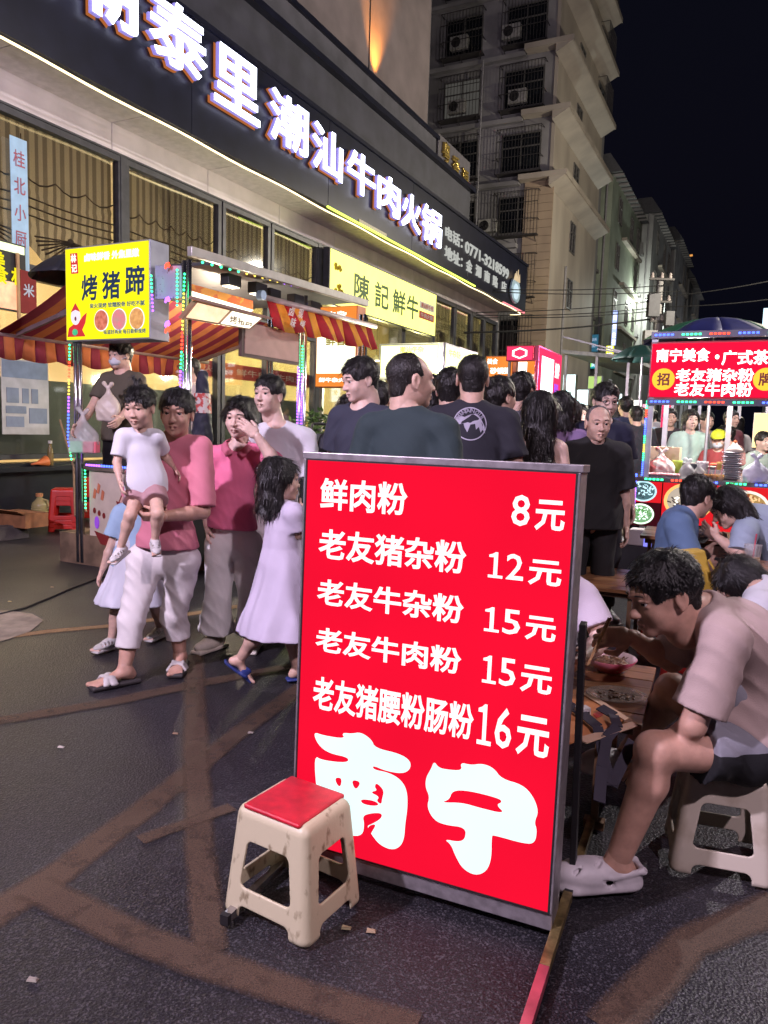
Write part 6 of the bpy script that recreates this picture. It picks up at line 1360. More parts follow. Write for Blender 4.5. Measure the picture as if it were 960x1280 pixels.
tsign('green and blue lit sign on the pale green building',731,442,747,461,45.2,mat('teal_case',(.03,.25,.3),.5),glow('teal_lit',(.02,.40,.45),1.0),texts=(('日',.33,.5,.4,.75,glow('green_text_lit',(.3,1,.08),1.8)),('韵',.74,.5,.4,.75,glow('pale_text_lit',(.6,.8,1),1.5))),legs=False)
tsign('blue unlit name sign above the green and blue one',731,418,748,440,45.2,mat('blue_sign_case',(.03,.14,.26),.5),mat('blue_sign_face',(.04,.2,.34),.5,emit=(.05,.3,.5),es=.25),texts=(('便民诊所',.5,.7,.75,.2,mat('pale_print2',(.5,.65,.8),.5,emit=(.5,.7,1),es=.4)),('中西药',.5,.35,.6,.2,mat('pale_print2',(.5,.65,.8),.5))),legs=False)  # faint glow put into the face and print of this unlit sign
tsign('yellow lit lantern-like block sign stacked in three squares',757,432,767,456,43,mat('yellow_case',(.4,.4,.02),.5),glow('yellow_lit2',(1,1,.05),1.5),texts=(('足',.5,.83,.8,.25,whw),('浴',.5,.5,.8,.25,whw),('城',.5,.17,.8,.25,whw)),legs=False)
tsign('slim tall vertical sign glowing blue white above the yellow block sign',765,388,771,432,43.5,mat('blue_case',(.1,.12,.4),.5),glow('blue_white_lit',(.45,.55,1),1.5),texts=(('宾',.5,.8,.7,.16,whw),('馆',.5,.55,.7,.16,whw),('住',.5,.3,.7,.16,whw),('宿',.5,.1,.7,.16,whw)),legs=False)
tsign('blue lit strip sign on the dark tower at the right edge',953,385,962,418,62,blk,glow('blue_white_lit2',(.6,.85,1),2.0),legs=False)
# small far lights of the market
FAR=[('small pale lit panel far down the street left of the red food sign',792,500,802,512,30,whl),('tiny blue white lit panel below the dark green umbrella',766,492,777,508,34,cyl),('small pink lit panel deep in the market crowd',803,505,813,514,26,glow('pinkish_lit',(1,.35,.5),1.6)),('small yellow lit panel behind the crowd near the old man',748,498,757,506,24,glow('warm_lit',(1,.75,.3),2.0)),('lit white stall strip behind the red food stall, left half',872,486,916,500,13,whl),('lit white stall strip behind the red food stall, right half',922,484,965,502,12.5,cyl),('warm lit stall strip behind the left post of the food stall',838,488,866,497,14,whl),('pink lit banner strip behind the left post of the food stall',826,497,838,548,15,pkl),('yellow lit price board inside the market behind the plate stacks',941,516,962,560,11,glow('warm_lit',(1,.75,.3),2.0)),('greenish lit menu under the tarp roof',735,470,752,486,24,glow('green_gold_lit',(.7,1,.3),.8))]
for l,u0,v0,u1,v1,t_,m_ in FAR: tsign(l,u0,v0,u1,v1,t_,alum,m_)
# tarp roof of the stall row, and umbrellas
tp=street('tarp_roof',PT(745,445,21)[0],21,0,'long grey sheet roof on poles over the stalls in front of the pale green building','stall roof'); o=SO(PT(745,445,21)[0],21,0)
sa,za=PT(703,437,21); sb_,zb_=PT(790,452,21)
b=MB(o); b.hexa([SO(sa,21,za-.1),SO(sb_,21,za-.3),SO(sb_,30,za-.1),SO(sa,30,za+.1),SO(sa,21,za),SO(sb_,21,za-.2),SO(sb_,30,za),SO(sa,30,za+.2)]); b.build('roof_sheet',mat('tarp_grey',(.25,.26,.28),.6,var=.3,bump=.3,bscale=12),tp)
for s_ in (sa+.1,(sa+sb_)/2,sb_-.1): b=MB(o); b.bar((s_,21.1,0),(s_,21.1,za-.15),.07); b.build('post',alum,tp)
for s_,dz in ((sa,.35),((sa+sb_)/2,.0)): b=MB(o); b.bar(SO(s_,21,za+dz),SO(sb_,21.2,za-.15),.04); b.build('truss_bar',alum,tp)
umbrella(AY(803,450,15),.62,.30,'dark green umbrella left of the red food sign',[mat('umbrella_green',(.01,.05,.04),.6)],pole=2.3)
umbrella(AY(893,425,8.6)+Vector((0,0,-.02)),.80,.26,'big dark blue umbrella with green panels above the red food sign',[mat('umbrella_blue',(.015,.02,.12),.5),mat('umbrella_blue',(.015,.02,.12),.5),mat('umbrella_green2',(.01,.10,.05),.5)],nseg=10,pole=2.0)
umbrella(AY(1010,440,9.5),.9,.35,'dark umbrella reaching in at the right edge behind the red food sign',[mat('umbrella_navy',(.012,.015,.05),.5)],pole=2.2)
# ================= the red food stall at the right =================
T2=7.35; fs=street('food_stall',.1,T2,0,'market food stall with a red lit sign, coloured light strips and photo panels','food stall'); o=SO(.1,T2,0)
s0_,s1_=-.96,1.35
b=MB(o); b.box(s0_-.14,s1_,T2+.02,T2+1.3,.5,.96); b.build('counter_body',mat('cart_black',(.02,.02,.022),.5),fs)
b=MB(o); b.box(s0_-.05,s1_-.05,T2+.12,T2+1.2,.06,.499); b.build('lower_cabinet',mat('cabinet_black',(.03,.03,.035),.6,var=.3),fs)
for s_,t_ in ((s0_+.1,T2+.25),(s1_-.2,T2+.25),(s0_+.1,T2+1.1),(s1_-.2,T2+1.1)):
    b=MB(o); b.tube([SO(s_-.025,t_,.06),SO(s_+.025,t_,.06)],.06,14); b.build('wheel',mat('rubber_black',(.015,.015,.015),.8),fs)
b=MB(o); b.box(s0_-.16,s1_,T2-.05,T2+1.35,.961,1.0); b.build('counter_top',chrome,fs)
b=MB(o); b.box(s0_,s1_,T2-.02,T2+.10,1.73,2.24); sg=b.build('sign_box',mat('red_case',(.4,.02,.04),.5),fs)
b=MB(o); b.box(s0_+.012,s1_-.01,T2-.03,T2-.021,1.745,2.225); b.build('light_panel',glow('stall_red',(1,.008,.05),1.15),sg)
wt=glow('stall_text',(1,1,1),2.4)
def ft(s_,u0,u1,v0,v1,m_=wt,bold=.026):
    a,zt=PT(u0,v0,T2-.04); c,zb=PT(u1,v1,T2-.04); txt(s_,'lettering',m_,sg,frame(SO((a+c)/2,T2-.036,(zt+zb)/2)-o,(1,0,0),(0,0,1)),w=c-a,h=zt-zb,bold=bold,fit=.003)
ft('南宁美食',821,887,436,452);ft('·',894,899,443,449);ft('广式茶点',903,981,438,456);ft('老友猪杂粉',845,942,461,477);ft('老友牛肉粉',843,940,478,496)
for u,ch in ((829,'招'),(957,'牌')):
    c,z=PT(u,474,T2-.04); b=MB(o); b.poly([SO(x,T2-.031,zz) for x,zz in ell(c,z,.098,.098,26)],(0,-.003,0)); b.build('gold_disc',glow('gold_disc_lit',(1,.55,.05),1.4),sg)
    txt(ch,'lettering',mat('brown_red_ink',(.25,.02,.01),.5),sg,frame(SO(c,T2-.037,z)-o,(1,0,0),(0,0,1)),w=.11,h=.115,bold=.03,fit=.002)
def ledbar(z,cols,thick=.03):
    n=len(cols); W=s1_-s0_
    for i,c in enumerate(cols):
        b=MB(o); a=s0_+W*i/n
        for k in range(5): b.box(a+.03+k*.035,a+.052+k*.035,T2-.06,T2-.05,z-.008,z+.008)
        b.build('led_strip',LEDC[c],fs)
b=MB(o); b.box(s0_,s1_,T2-.048,T2-.005,2.27,2.33); b.build('top_rail',mat('rail_dark',(.1,.1,.13),.4,metal=.4),fs)
ledbar(2.30,'bgrbgrbbgr'); b=MB(o); b.box(s0_,s1_,T2-.048,T2-.022,1.67,1.725); b.build('lower_rail',mat('rail_dark',(.1,.1,.13),.4,metal=.4),fs); ledbar(1.70,'bgrgbgrgbb')
for s_,t_ in ((s0_+.03,T2),(-.30,T2+1.25),(s1_-.05,T2),(s0_+.03,T2+1.3),(.55,T2+1.25)):
    b=MB(o); b.box(s_-.025,s_+.025,t_-.02,t_+.03,0,2.3); b.build('post',alum,fs)
leds(fs,o,[SO(s0_+.0,T2-.04,1.7),SO(s0_+.0,T2-.04,1.0)],'grbbgygbb',step=.02,r=.009); leds(fs,o,[SO(s0_-.05,T2-.04,1.02),SO(s0_-.05,T2-.04,.55)],'bppb',step=.02)
b=MB(o); b.box(s0_+.02,s1_,T2+.12,T2+1.35,2.24,2.26); b.build('canopy',mat('canopy_dark',(.05,.05,.07),.6),fs)
ledbar(.985,'grbgbrgbbr')
lamp_light('stall_light',fs,(0,.6,2.15),190,(1,.96,.92),.08); lamp_light('stall_light',fs,(-.7,.35,2.15),130,(1,.9,.9),.08)
# photo panels: dishes in round plates on red
rp=glow('panel_red',(1,.02,.03),.85)
def dish(sx,z,r,rim,food,f2,name='food_photo'):
    b=MB(o); b.poly([SO(x,T2-.034,zz) for x,zz in ell(sx,z,r*1.25,r,26)],(0,-.002,0)); b.build('plate_print',rim,fs)
    b=MB(o); rnd=random.Random(int(sx*100)+int(z*10)); b.m=0; b.poly([SO(x,T2-.038,zz) for x,zz in ell(sx,z,r*1.08,r*.84,22)],(0,-.001,0))
    for i in range(70):
        a=rnd.uniform(0,6.28);q=rnd.random()**.5*.8; x,zz=sx+r*1.1*q*math.cos(a),z+r*.84*q*math.sin(a); an=rnd.uniform(0,3.1); L=r*.22
        b.m=1+i%2; b.bar((x,T2-.0405-.00005*i,zz),(x+L*math.cos(an),T2-.0405-.00005*i,zz+L*math.sin(an)),.012,.0008,up=(0,1,0))
    b.build(name,[food]+f2,fs)
W_=lambda c,s_:glow('food_lit_%d_%d_%d_%d'%(int(c[0]*99),int(c[1]*99),int(c[2]*99),int(s_*10)),c,s_)
for i,(a,c,z0_,z1_) in enumerate(((-1.10,-.775,.765,.965),(-1.10,-.775,.54,.76),(-.77,-.32,.54,.965),(-.315,.20,.54,.965),(.205,.78,.54,.965),(.785,1.35,.54,.965))):
    b=MB(o); b.box(a+.004,c-.004,T2-.03,T2-.001,z0_,z1_); b.build('photo_panel',rp if i!=1 else glow('panel_dark',(.10,.01,.02),.5),fs)
dish(-.94,.868,.115 if False else .098,W_((.5,.8,.9),1.4),W_((.12,.25,.28),.7),[W_((.6,.9,1),1.3),W_((.1,.16,.2),.5)])
dish(-.95,.652,.098,W_((.8,1,.8),1.6),W_((.3,.6,.3),.8),[W_((.85,1,.9),1.6),W_((.15,.5,.1),.8)])
dish(-.54,.80,.17,W_((1,.6,.2),1.2),W_((.6,.5,.4),1.0),[W_((1,1,.9),1.5),W_((.15,.1,.1),.5)])
dish(-.06,.78,.15,W_((1,.9,.8),1.2),W_((.5,.3,.1),1.0),[W_((1,.6,.3),1.3),W_((.4,.05,.02),.8)])
dish(.5,.78,.18,W_((1,.7,.4),1.1),W_((.6,.4,.2),1.0),[W_((1,.9,.6),1.4),W_((.3,.1,.05),.7)])
dish(1.05,.80,.17,W_((1,.55,.1),1.1),W_((.75,.6,.25),1.0),[W_((1,.95,.5),1.5),W_((.35,.3,.05),.8)])
# goods on the stall
zt=1.0
def on(s_,t_,z=zt): return S(s_,t_,z)
def pot(s_,t_,r,h,label,m,ccol):
    t=empty('cooking_pot',on(s_,t_),0,label,'pot'); b=MB(); b.lathe((0,0,0),[(r*.9,0),(r,.02),(r,h),(r*1.06,h+.01),(r*.96,h+.005),(r*.94,h*.7)],20); b.build('pot_body',m,t,smooth=True)
    v=Vox(); v.ell((0,0,h*.75),(r*.9,r*.9,h*.35),.01,fold=.006,ff=80); vmesh('pot_content',[v.mesh(.008,1)],mat('content_%d'%int(ccol[0]*99),ccol,.6,var=.4,scale=30),t); return t
pot(-.60,T2+.62,.12,.12,'grey cooking pot on the stall behind the clear bags',mat('pot_grey',(.16,.17,.19),.35,metal=.6),(.2,.16,.12)); pot(-.37,T2+.58,.115,.10,'wide steel pot of noodles left of the plate stack',mat('pot_grey',(.16,.17,.19),.35,metal=.6),(.5,.38,.2))
for i in range(13):
    p=empty('plate',on(-.215+.003*math.sin(i*3),T2+.30,1.0+i*.020),0,'%s plate of the tall stack on the food stall counter'%(['lowest','second','third','fourth','fifth','sixth','seventh','eighth','ninth','tenth','eleventh','twelfth','topmost'][i]),'plate','stack of plates on the food stall'); b=MB(); b.lathe((0,0,0),[(.05,0),(.086,.014),(.09,.017),(.086,.019),(.05,.006)],22); b.build('plate_disc',mat('plate_white',(.50,.50,.55),.35,var=.1),p)
def cup(loc,label,col_,h=.13,straw=(.6,.1,.15),r=.04):
    t=empty('drink_cup',loc,0,label,'cup'); b=MB(); b.lathe((0,0,0),[(r*.75,0),(r,h),(r*1.06,h+.004)],16); b.build('cup_wall',mat('clear_cup',(.7,.68,.66),.1,alpha=.35),t,smooth=True)
    b=MB(); b.lathe((0,0,.004),[(r*.72,0),(r*.88,h*.55)],16); b.build('drink',mat('drink_%d'%int(col_[1]*99),col_,.3),t,smooth=True)
    b=MB(); b.tube([(0,0,.02),(.012,0,h+.06)],.004,6); b.build('straw',mat('straw',straw,.4),t); return t
cup(on(-.40,T2+.06),'clear cup of orange juice on the front of the food stall',(.75,.32,.03),.09,r=.032); cup(on(-.345,T2+.08),'second clear cup of orange juice beside the first on the stall',(.75,.34,.04),.09,r=.032); cup(on(-.29,T2+.06),'third juice cup, nearest the plate stack',(.7,.36,.05),.09,r=.032)
def bagon(s_,t_,w_,h_,label,m,seed): 
    t=bag(on(s_,t_,zt+h_),w_,h_,label,m,seed); return t
bagon(-.58,T2+.10,.15,.17,'knotted clear bag with a white box at the front of the food stall',film,5); bagon(-.48,T2+.12,.12,.15,'second knotted clear bag beside the juice cups',film,6); bagon(-.83,T2+.25,.28,.26,'big clear bag of red packed meat on the left end of the stall',mat('meat_bag',(.70,.62,.55),.3,col2=(.50,.12,.12),scale=11,thr=(.42,.55),alpha=.9,bump=.3,bscale=20),7); bagon(-.01,T2+.0,.22,.24,'large white knotted bag at the right end of the stall',mat('white_bag2',(.62,.62,.70),.4,alpha=.92,bump=.4,bscale=18),8)
bagon(.45,T2+.2,.3,.3,'pale bag further right on the food stall, outside the frame',wfilm,9)
cb=empty('cardboard_box',on(-.84,T2+.55),-ANG,'open beige cardboard box behind the bag of packed meat','box'); b=MB(); b.box(-.18,.15,-.10,.15,0,.28); b.build('carton',mat('beige_card',(.50,.40,.26),.8,var=.2),cb)
tm=empty('meat_tray',on(-.80,T2+.05),-ANG,'long tray of pink sliced meat along the left front of the stall','tray'); b=MB(); b.box(-.17,.17,-.05,.05,0,.02); b.build('tray',chrome,tm); v=Vox()
for i in range(14): v.ell((-.15+.023*i,0,.03),(.018,.042,.016),.005,fold=.003,ff=70)
vmesh('sliced_meat',[v.mesh(.005,1)],mat('pink_meat',(.60,.20,.20),.4,col2=(.75,.42,.42),scale=30),tm)
ch=empty('cone_lid',on(-.20,T2+.30,1.262),0,'pale conical lid on top of the plate stack','lid'); b=MB(); b.lathe((0,0,0),[(.085,0),(.055,.035),(.02,.075),(.012,.085)],18); b.build('lid_cone',mat('straw_pale',(.50,.46,.38),.7),ch,smooth=True); b=MB(); b.ball((0,0,.092),.018,8); b.build('lid_knob',mat('orange_plastic',(.62,.16,.05),.45),ch)
cv=empty('chilli_tray',on(-.36,T2+.85,1.08),0,'tray of red chilli behind the plate stack','tray'); b=MB(); b.box(-.12,.12,-.08,.08,0,.03); b.build('tray',chrome,cv); v=Vox(); rnd=random.Random(3)
for i in range(30): v.ell((rnd.uniform(-.10,.10),rnd.uniform(-.06,.06),.04),(.025,.015,.015),.008)
vmesh('chilli',[v.mesh(.007,1)],mat('chilli_red',(.70,.08,.02),.4),cv)
for i,(s_,c,l) in enumerate(((-.70,(.55,.75,.10),'lime green tub between the box and the grey pot'),(-.47,(.65,.62,.62),'white paper tub behind the clear bags'),(-.30,(.62,.40,.12),'amber sauce tub behind the juice cups'))):
    tb_=empty('sauce_tub',on(s_,T2+.40),0,l,'tub'); b=MB(); b.lathe((0,0,0),[(.04,0),(.05,.14),(.053,.145)],14); b.build('tub_body',mat('tub_%d'%i,c,.4),tb_,smooth=True); b=MB(); b.lathe((0,0,.146),[(.052,0),(.05,.012)],14); b.build('tub_lid',mat('tub_lid_%d'%i,tuple(x*.8 for x in c),.4),tb_)
# tables and small things in front of the stall
table(1.62,4.35,R(-23.6),.80,.75,.45,'second wooden table behind the menu board, in front of the standing old man',6)
mb2=empty('metal_bin',S(-1.25,6.1,0),-ANG,'dull metal box with an open lid and papers behind the second table','bin'); b=MB(); b.box(-.3,.22,-.2,.2,0,.48); b.build('bin_body',mat('bin_metal',(.22,.22,.22),.4,metal=.6,var=.4),mb2); b=MB(); b.hexa([(-.3,-.2,.485),(.22,-.2,.485),(.22,.2,.485),(-.3,.2,.485),(-.25,-.16,.505),(.25,-.16,.53),(.2,.16,.52),(-.28,.16,.50)]); b.build('lid',mat('paper_grey',(.42,.40,.42),.7),mb2)
tr3=empty('foam_box',S(-.80,6.9,.42),-ANG,'white foam box lit violet in front of the lower left photo panel','box'); b=MB(); b.hexa([(-.22,-.1,0),(.24,-.1,0),(.24,.1,0),(-.22,.1,0),(-.17,-.08,.14),(.19,-.08,.14),(.19,.08,.14),(-.17,.08,.14)]); b.build('foam_body',mat('foam_white',(.55,.5,.5),.7),tr3,bevel=.01); b=MB(); b.box(-.04,.05,-.101,-.095,.0,.12); b.build('blue_light',glow('violet_blue',(.25,.25,1),1.2),tr3)
b=MB(); t=empty('foam_stand',S(-.80,6.9,0),-ANG,'dark crate carrying the white foam box','crate'); b.box(-.25,.27,-.14,.14,0,.418); b.build('crate_body',mat('crate_dark',(.05,.05,.06),.7),t)
table(2.55,4.75,R(-23.6),.85,.6,.70,'table where the couple eats in front of the food stall',5)
bowl(AY(868,676,4.75)*1.0 if False else Vector((AY(868,672,4.85).x,4.85,.702)),.15,'large steel bowl between the man in blue and the woman in pinstripes',chrome,nood,h=.09)
table(2.45,3.60,R(-23.6),.60,.55,.68,'corner of a table at the right edge with a drink cup and a plate',5)
q=Vector((AY(940,700,3.85).x,3.85,.682)); cup(q,'tall clear drink cup with a red straw at the right edge',(.62,.38,.16),.15,(.6,.03,.05),.043)
q=Vector((AY(950,722,3.62).x,3.65,.682)); t=empty('plate',q,0,'white plate with scraps beside the drink cup','plate'); b=MB(); b.lathe((0,0,0),[(.05,0),(.11,.014),(.108,.017),(.05,.004)],20); b.build('plate_disc',mat('plate_white2',(.6,.58,.6),.3,col2=(.3,.2,.15),scale=14,thr=(.3,.4)),t)
# ---- plants, chair and flowers behind the young man in white ----
pt=empty('potted_plant',AY(392,575,8.2)*1 if False else Vector((AY(392,560,8.2).x,8.2,0)),0,'leafy green pot plant by the restaurant window behind the young man in white','plant')
b=MB(); b.lathe((0,0,0),[(.12,0),(.18,.35),(.19,.36)],14); b.build('pot',mat('dark_pot',(.08,.05,.04),.5),pt); rnd=random.Random(9); b=MB(); b.tube([(0,0,.34),(.02,0,.9),(0,.02,1.3)],.015,6); b.build('stem',mat('stem_brown',(.12,.08,.03),.8),pt)
b=MB()
for i in range(420):
    a,ph=rnd.uniform(0,6.28),rnd.uniform(-.6,1.4); rr=.33*rnd.random()**.4; c=Vector((rr*math.cos(a)*math.cos(ph),rr*math.sin(a)*math.cos(ph),1.28+rr*math.sin(ph)*.8)); d=Vector((rnd.uniform(-1,1),rnd.uniform(-1,1),rnd.uniform(-.4,.8))).normalized()*.075; s_=d.cross(Vector((rnd.uniform(-1,1),rnd.uniform(-1,1),1))).normalized()*.02
    b.add([c,c+d*.5+s_,c+d,c+d*.5-s_],[(0,1,2,3)])
tag(b.build('foliage',mat('leaf_green',(.07,.14,.03),.6,col2=(.03,.07,.015),scale=12),pt),kind='stuff')
fc=empty('folding_chair',Vector((AY(405,560,7.9).x,7.9,0)),R(20),'black folding chair back standing beside the pot plant','chair')
for x in (-.18,.18): b=MB(); b.tube([(x,0,0),(x,.05,.6),(x,.0,1.28),(x*.7,-.01,1.40)],.016,8); b.build('frame',blk,fc,smooth=True)
b=MB(); b.tube([(-.126,-.01,1.4),(.126,-.01,1.4)],.016,8); b.build('top_bar',blk,fc); b=MB(); b.box(-.16,.16,.0,.02,.85,1.3); b.build('backrest',mat('grey_mesh',(.10,.11,.11),.7),fc); b=MB(); b.box(-.2,.2,-.4,.04,.56,.60); b.build('seat',blk,fc)
fl=empty('flower_bunch',Vector((AY(398,572,7.0).x,7.0,0)),0,'bunch of orange and yellow paper flowers behind the top left corner of the menu board','flowers')
b=MB(); b.lathe((0,0,0),[(.10,0),(.12,.9)],12); b.build('holder',blk,fl)
for i in range(16):
    c=Vector((rnd.uniform(-.26,.24),rnd.uniform(-.1,.1),rnd.uniform(.98,1.22))); b=MB(); v=Vox(); 
    for k in range(5): a=k*1.257; b.poly([c,c+Vector((.06*math.cos(a-.4),-.02,.06*math.sin(a-.4))),c+Vector((.085*math.cos(a),-.03,.085*math.sin(a))),c+Vector((.06*math.cos(a+.4),-.02,.06*math.sin(a+.4)))])
    b.build('flower',mat('flower_orange',(.75,.20,.03),.6,emit=(1,.3,.05),es=.15) if i%2 else mat('flower_yellow',(.65,.60,.05),.6),fl)
# ---------------- people in the photograph ----------------
WT=(.62,.60,.64)
# grandmother carrying the toddler
PK=(.62,.20,.26); CR=(.72,.68,.66)
Y0=3.92
gm=dict(pel=Yv(207,690,Y0),waist=Yv(208,640,Y0),chest=Yv(210,590,Y0),nb=Yv(214,545,Y0+.02),hc=Yv(221,516,Y0-.03),
 shR=Yv(178,562,Y0+.02),shL=Yv(252,562,Y0+.02),elL=Yv(254,640,Y0-.05),wrL=Yv(200,646,Y0-.26),elR=Yv(168,625,Y0+.10),wrR=Yv(188,640,Y0-.15),
 hiR=Yv(182,700,Y0),hiL=Yv(228,700,Y0+.02),knR=Yv(164,775,Y0-.08),knL=Yv(218,768,Y0+.08),anR=Yv(156,848,3.78),anL=Yv(225,826,4.06))
for k in('anR','anL'): gm[k][2]=.09
g_=person('short haired elderly woman in a pink blouse and cream cropped trousers, carrying the toddler',(-1.22,3.9,0),h=1.60,WJ=gm,lod=0,kind='f',skin=2,hair='bangs',hairc=(.012,.010,.010),shirt=PK,sleeve=.95,pants=CR,leg='crop',legend=.62,shoe='sandal',shoec=(.55,.52,.5),
 hands=('hold','hold'),hface=((.05,-.98,-.10),(.02,-.08,1)),handdir={'L':((-.95,-.2,0),(0,-.6,-.8)),'R':((.6,-.5,.2),(-.3,-.6,-.6))},footdir={'R':(-.75,-.65,0),'L':(.12,-1,0)},hem=.035,legw=1.0,ease=.014,seed=1,fold=.012,wb=.86)
# toddler on her arm
Yt=3.72
td=dict(pel=Yv(183,603,Yt),waist=Yv(181,588,Yt),chest=Yv(179,567,Yt),nb=Yv(176,538,Yt),hc=Yv(174,509,Yt-.03),shR=Yv(153,546,Yt-.02),shL=Yv(197,547,Yt+.03),elR=Yv(146,578,Yt-.05),wrR=Yv(150,602,Yt-.10),elL=Yv(205,568,Yt+.12),wrL=Yv(217,584,Yt+.12),
 hiR=Yv(174,609,Yt),hiL=Yv(193,609,Yt),knR=Yv(163,644,Yt-.13),knL=Yv(197,642,Yt-.13),anR=Yv(151,684,Yt-.10),anL=Yv(194,674,Yt-.08))
person('toddler in a white tee and dusty pink shorts sitting on the elderly woman\'s arm',AY(185,640,Yt)-Vector((0,0,.02)),h=.86,WJ=td,lod=0,kind='c',skin=1,hair='puff',shirt=(.66,.66,.70),sleeve=.8,pants=(.42,.24,.25),leg='shorts',legend=.6,shoe='cage',shoec=(.6,.58,.56),headsc=.84,
 hface=((-.10,-.97,-.22),(-.05,-.2,.97)),footdir={'R':(-.25,-.9,-.35),'L':(.35,-.85,-.35)},seed=2,ease=.008,fold=.006,wb=.82,neck=.055,belly=.018,hem=-.10,legw=1.25)
# woman in the pink polo, hand at her forehead
Y1=4.45
w2=dict(pel=Yv(291,668,Y1),waist=Yv(293,630,Y1),chest=Yv(296,590,Y1),nb=Yv(298,556,Y1),hc=Yv(299,522,Y1-.02),shR=Yv(265,572,Y1),shL=Yv(330,570,Y1),elL=Yv(346,580,Y1-.20),wrL=Yv(321,545,Y1-.24),elR=Yv(256,620,Y1+.04),wrR=Yv(260,660,Y1-.02),
 hiR=Yv(276,680,Y1),hiL=Yv(308,680,Y1),knR=Yv(272,745,Y1-.02),knL=Yv(314,745,Y1),anR=Yv(270,805,Y1),anL=Yv(318,800,Y1+.05))
for k in('anR','anL'): w2[k][2]=.09
_wp=person('woman in a pink polo and wide white trousers raising a hand to her forehead',(-1.0,4.45,0),h=1.58,WJ=w2,lod=0,kind='f',skin=3,hair='parted',shirt=(.80,.19,.33),sleeve=.8,pants=(.80,.79,.76),leg='wide',legend=.93,shoe='sneaker',shoec=(.72,.66,.55),
 hands=('hold','relax'),hface=((-.12,-.98,-.12),(.05,-.1,1)),handdir={'L':((-.75,-.1,.65),(.4,-.8,.3))},footdir={'R':(-.5,-.85,0),'L':(0,-1,0)},hem=.05,legw=1.15,ease=.012,seed=4,fold=.012,wb=.82)
b=MB(); HMv=Matrix(_wp['HM'].tolist()); nb_=Vector(_wp['J']['nb'].tolist())
for sx in (-1,1): b.add([nb_+Vector(q) for q in [(sx*.012,-.088,-.045),(sx*.05,-.07,-.01),(sx*.068,-.02,.022),(sx*.045,.045,.038),(sx*.062,.055,.012),(sx*.095,-.02,-.004),(sx*.082,-.085,-.035),(sx*.05,-.108,-.07)]],[(0,1,6,7),(1,2,5,6),(2,3,4,5)] if sx>0 else [(7,6,1,0),(6,5,2,1),(5,4,3,2)])
q=b.build('collar',mat('collar_pink',(.62,.16,.24),.8),_wp['root'],smooth=True); sd_=q.modifiers.new('thickness','SOLIDIFY'); sd_.thickness=.004
# young man in white
Y2=4.85
m3=dict(pel=Yv(345,665,Y2),waist=Yv(345,630,Y2),chest=Yv(347,580,Y2),nb=Yv(346,528,Y2),hc=Yv(336,494,Y2-.03),shR=Yv(312,548,Y2),shL=Yv(382,548,Y2+.02),elL=Yv(390,605,Y2),wrL=Yv(392,655,Y2-.05),elR=Yv(306,600,Y2+.08),wrR=Yv(305,650,Y2),
 hiR=Yv(330,680,Y2),hiL=Yv(360,680,Y2),knR=Yv(330,745,Y2),knL=Yv(362,745,Y2),anR=Yv(330,800,Y2),anL=Yv(362,800,Y2+.1))
for k in('anR','anL'): m3[k][2]=.09
person('young man in a plain white tee with black hair walking behind the menu board',(-.75,4.85,0),h=1.72,WJ=m3,lod=0,skin=3,hair='short',shirt=(.70,.70,.74),sleeve=.86,pants=(.03,.03,.035),leg='pants',
 hface=((-.42,-.9,.03),(0,0,1)),footdir={'R':(-.2,-1,0),'L':(.1,-1,0)},seed=5,ease=.014,fold=.012,wb=.92)
# little girl in lavender
Y3=3.88
gl_=dict(pel=Yv(352,705,Y3),waist=Yv(352,683,Y3),chest=Yv(352,660,Y3),nb=Yv(350,628,Y3),hc=Yv(350,600,Y3),shL=Yv(340,642,Y3+.10),shR=Yv(368,642,Y3-.08),elL=Yv(352,670,Y3+.14),wrL=Yv(372,650,Y3+.12),elR=Yv(372,668,Y3-.04),wrR=Yv(381,640,Y3+.02),
 hiL=Yv(350,720,Y3+.06),hiR=Yv(356,720,Y3-.05),knR=Yv(326,790,Y3-.06),knL=Yv(368,790,Y3+.05),anR=Yv(300,828,Y3-.02),anL=Yv(371,828,Y3+.02))
gl_['anL'][2]=.075; gl_['anR'][2]=.13
person('little girl with long black hair in a sheer lavender dress walking towards the menu board',(-.62,3.88,0),h=1.20,WJ=gl_,lod=0,kind='c',skin=1,hair='mid',shirt=(.60,.54,.66),sleeve=.75,leg=None,dress=True,skirt=(.40,.10,.25),shoe='slipper',shoec=(.03,.05,.22),headsc=.95,
 hface=((.93,.30,.0),(0,0,1)),hands=('relax','relax'),footdir={'R':(.85,.2,0),'L':(.9,.3,0)},footpitch={'R':.7},seed=6,ease=.012,fold=.009,wb=.90)
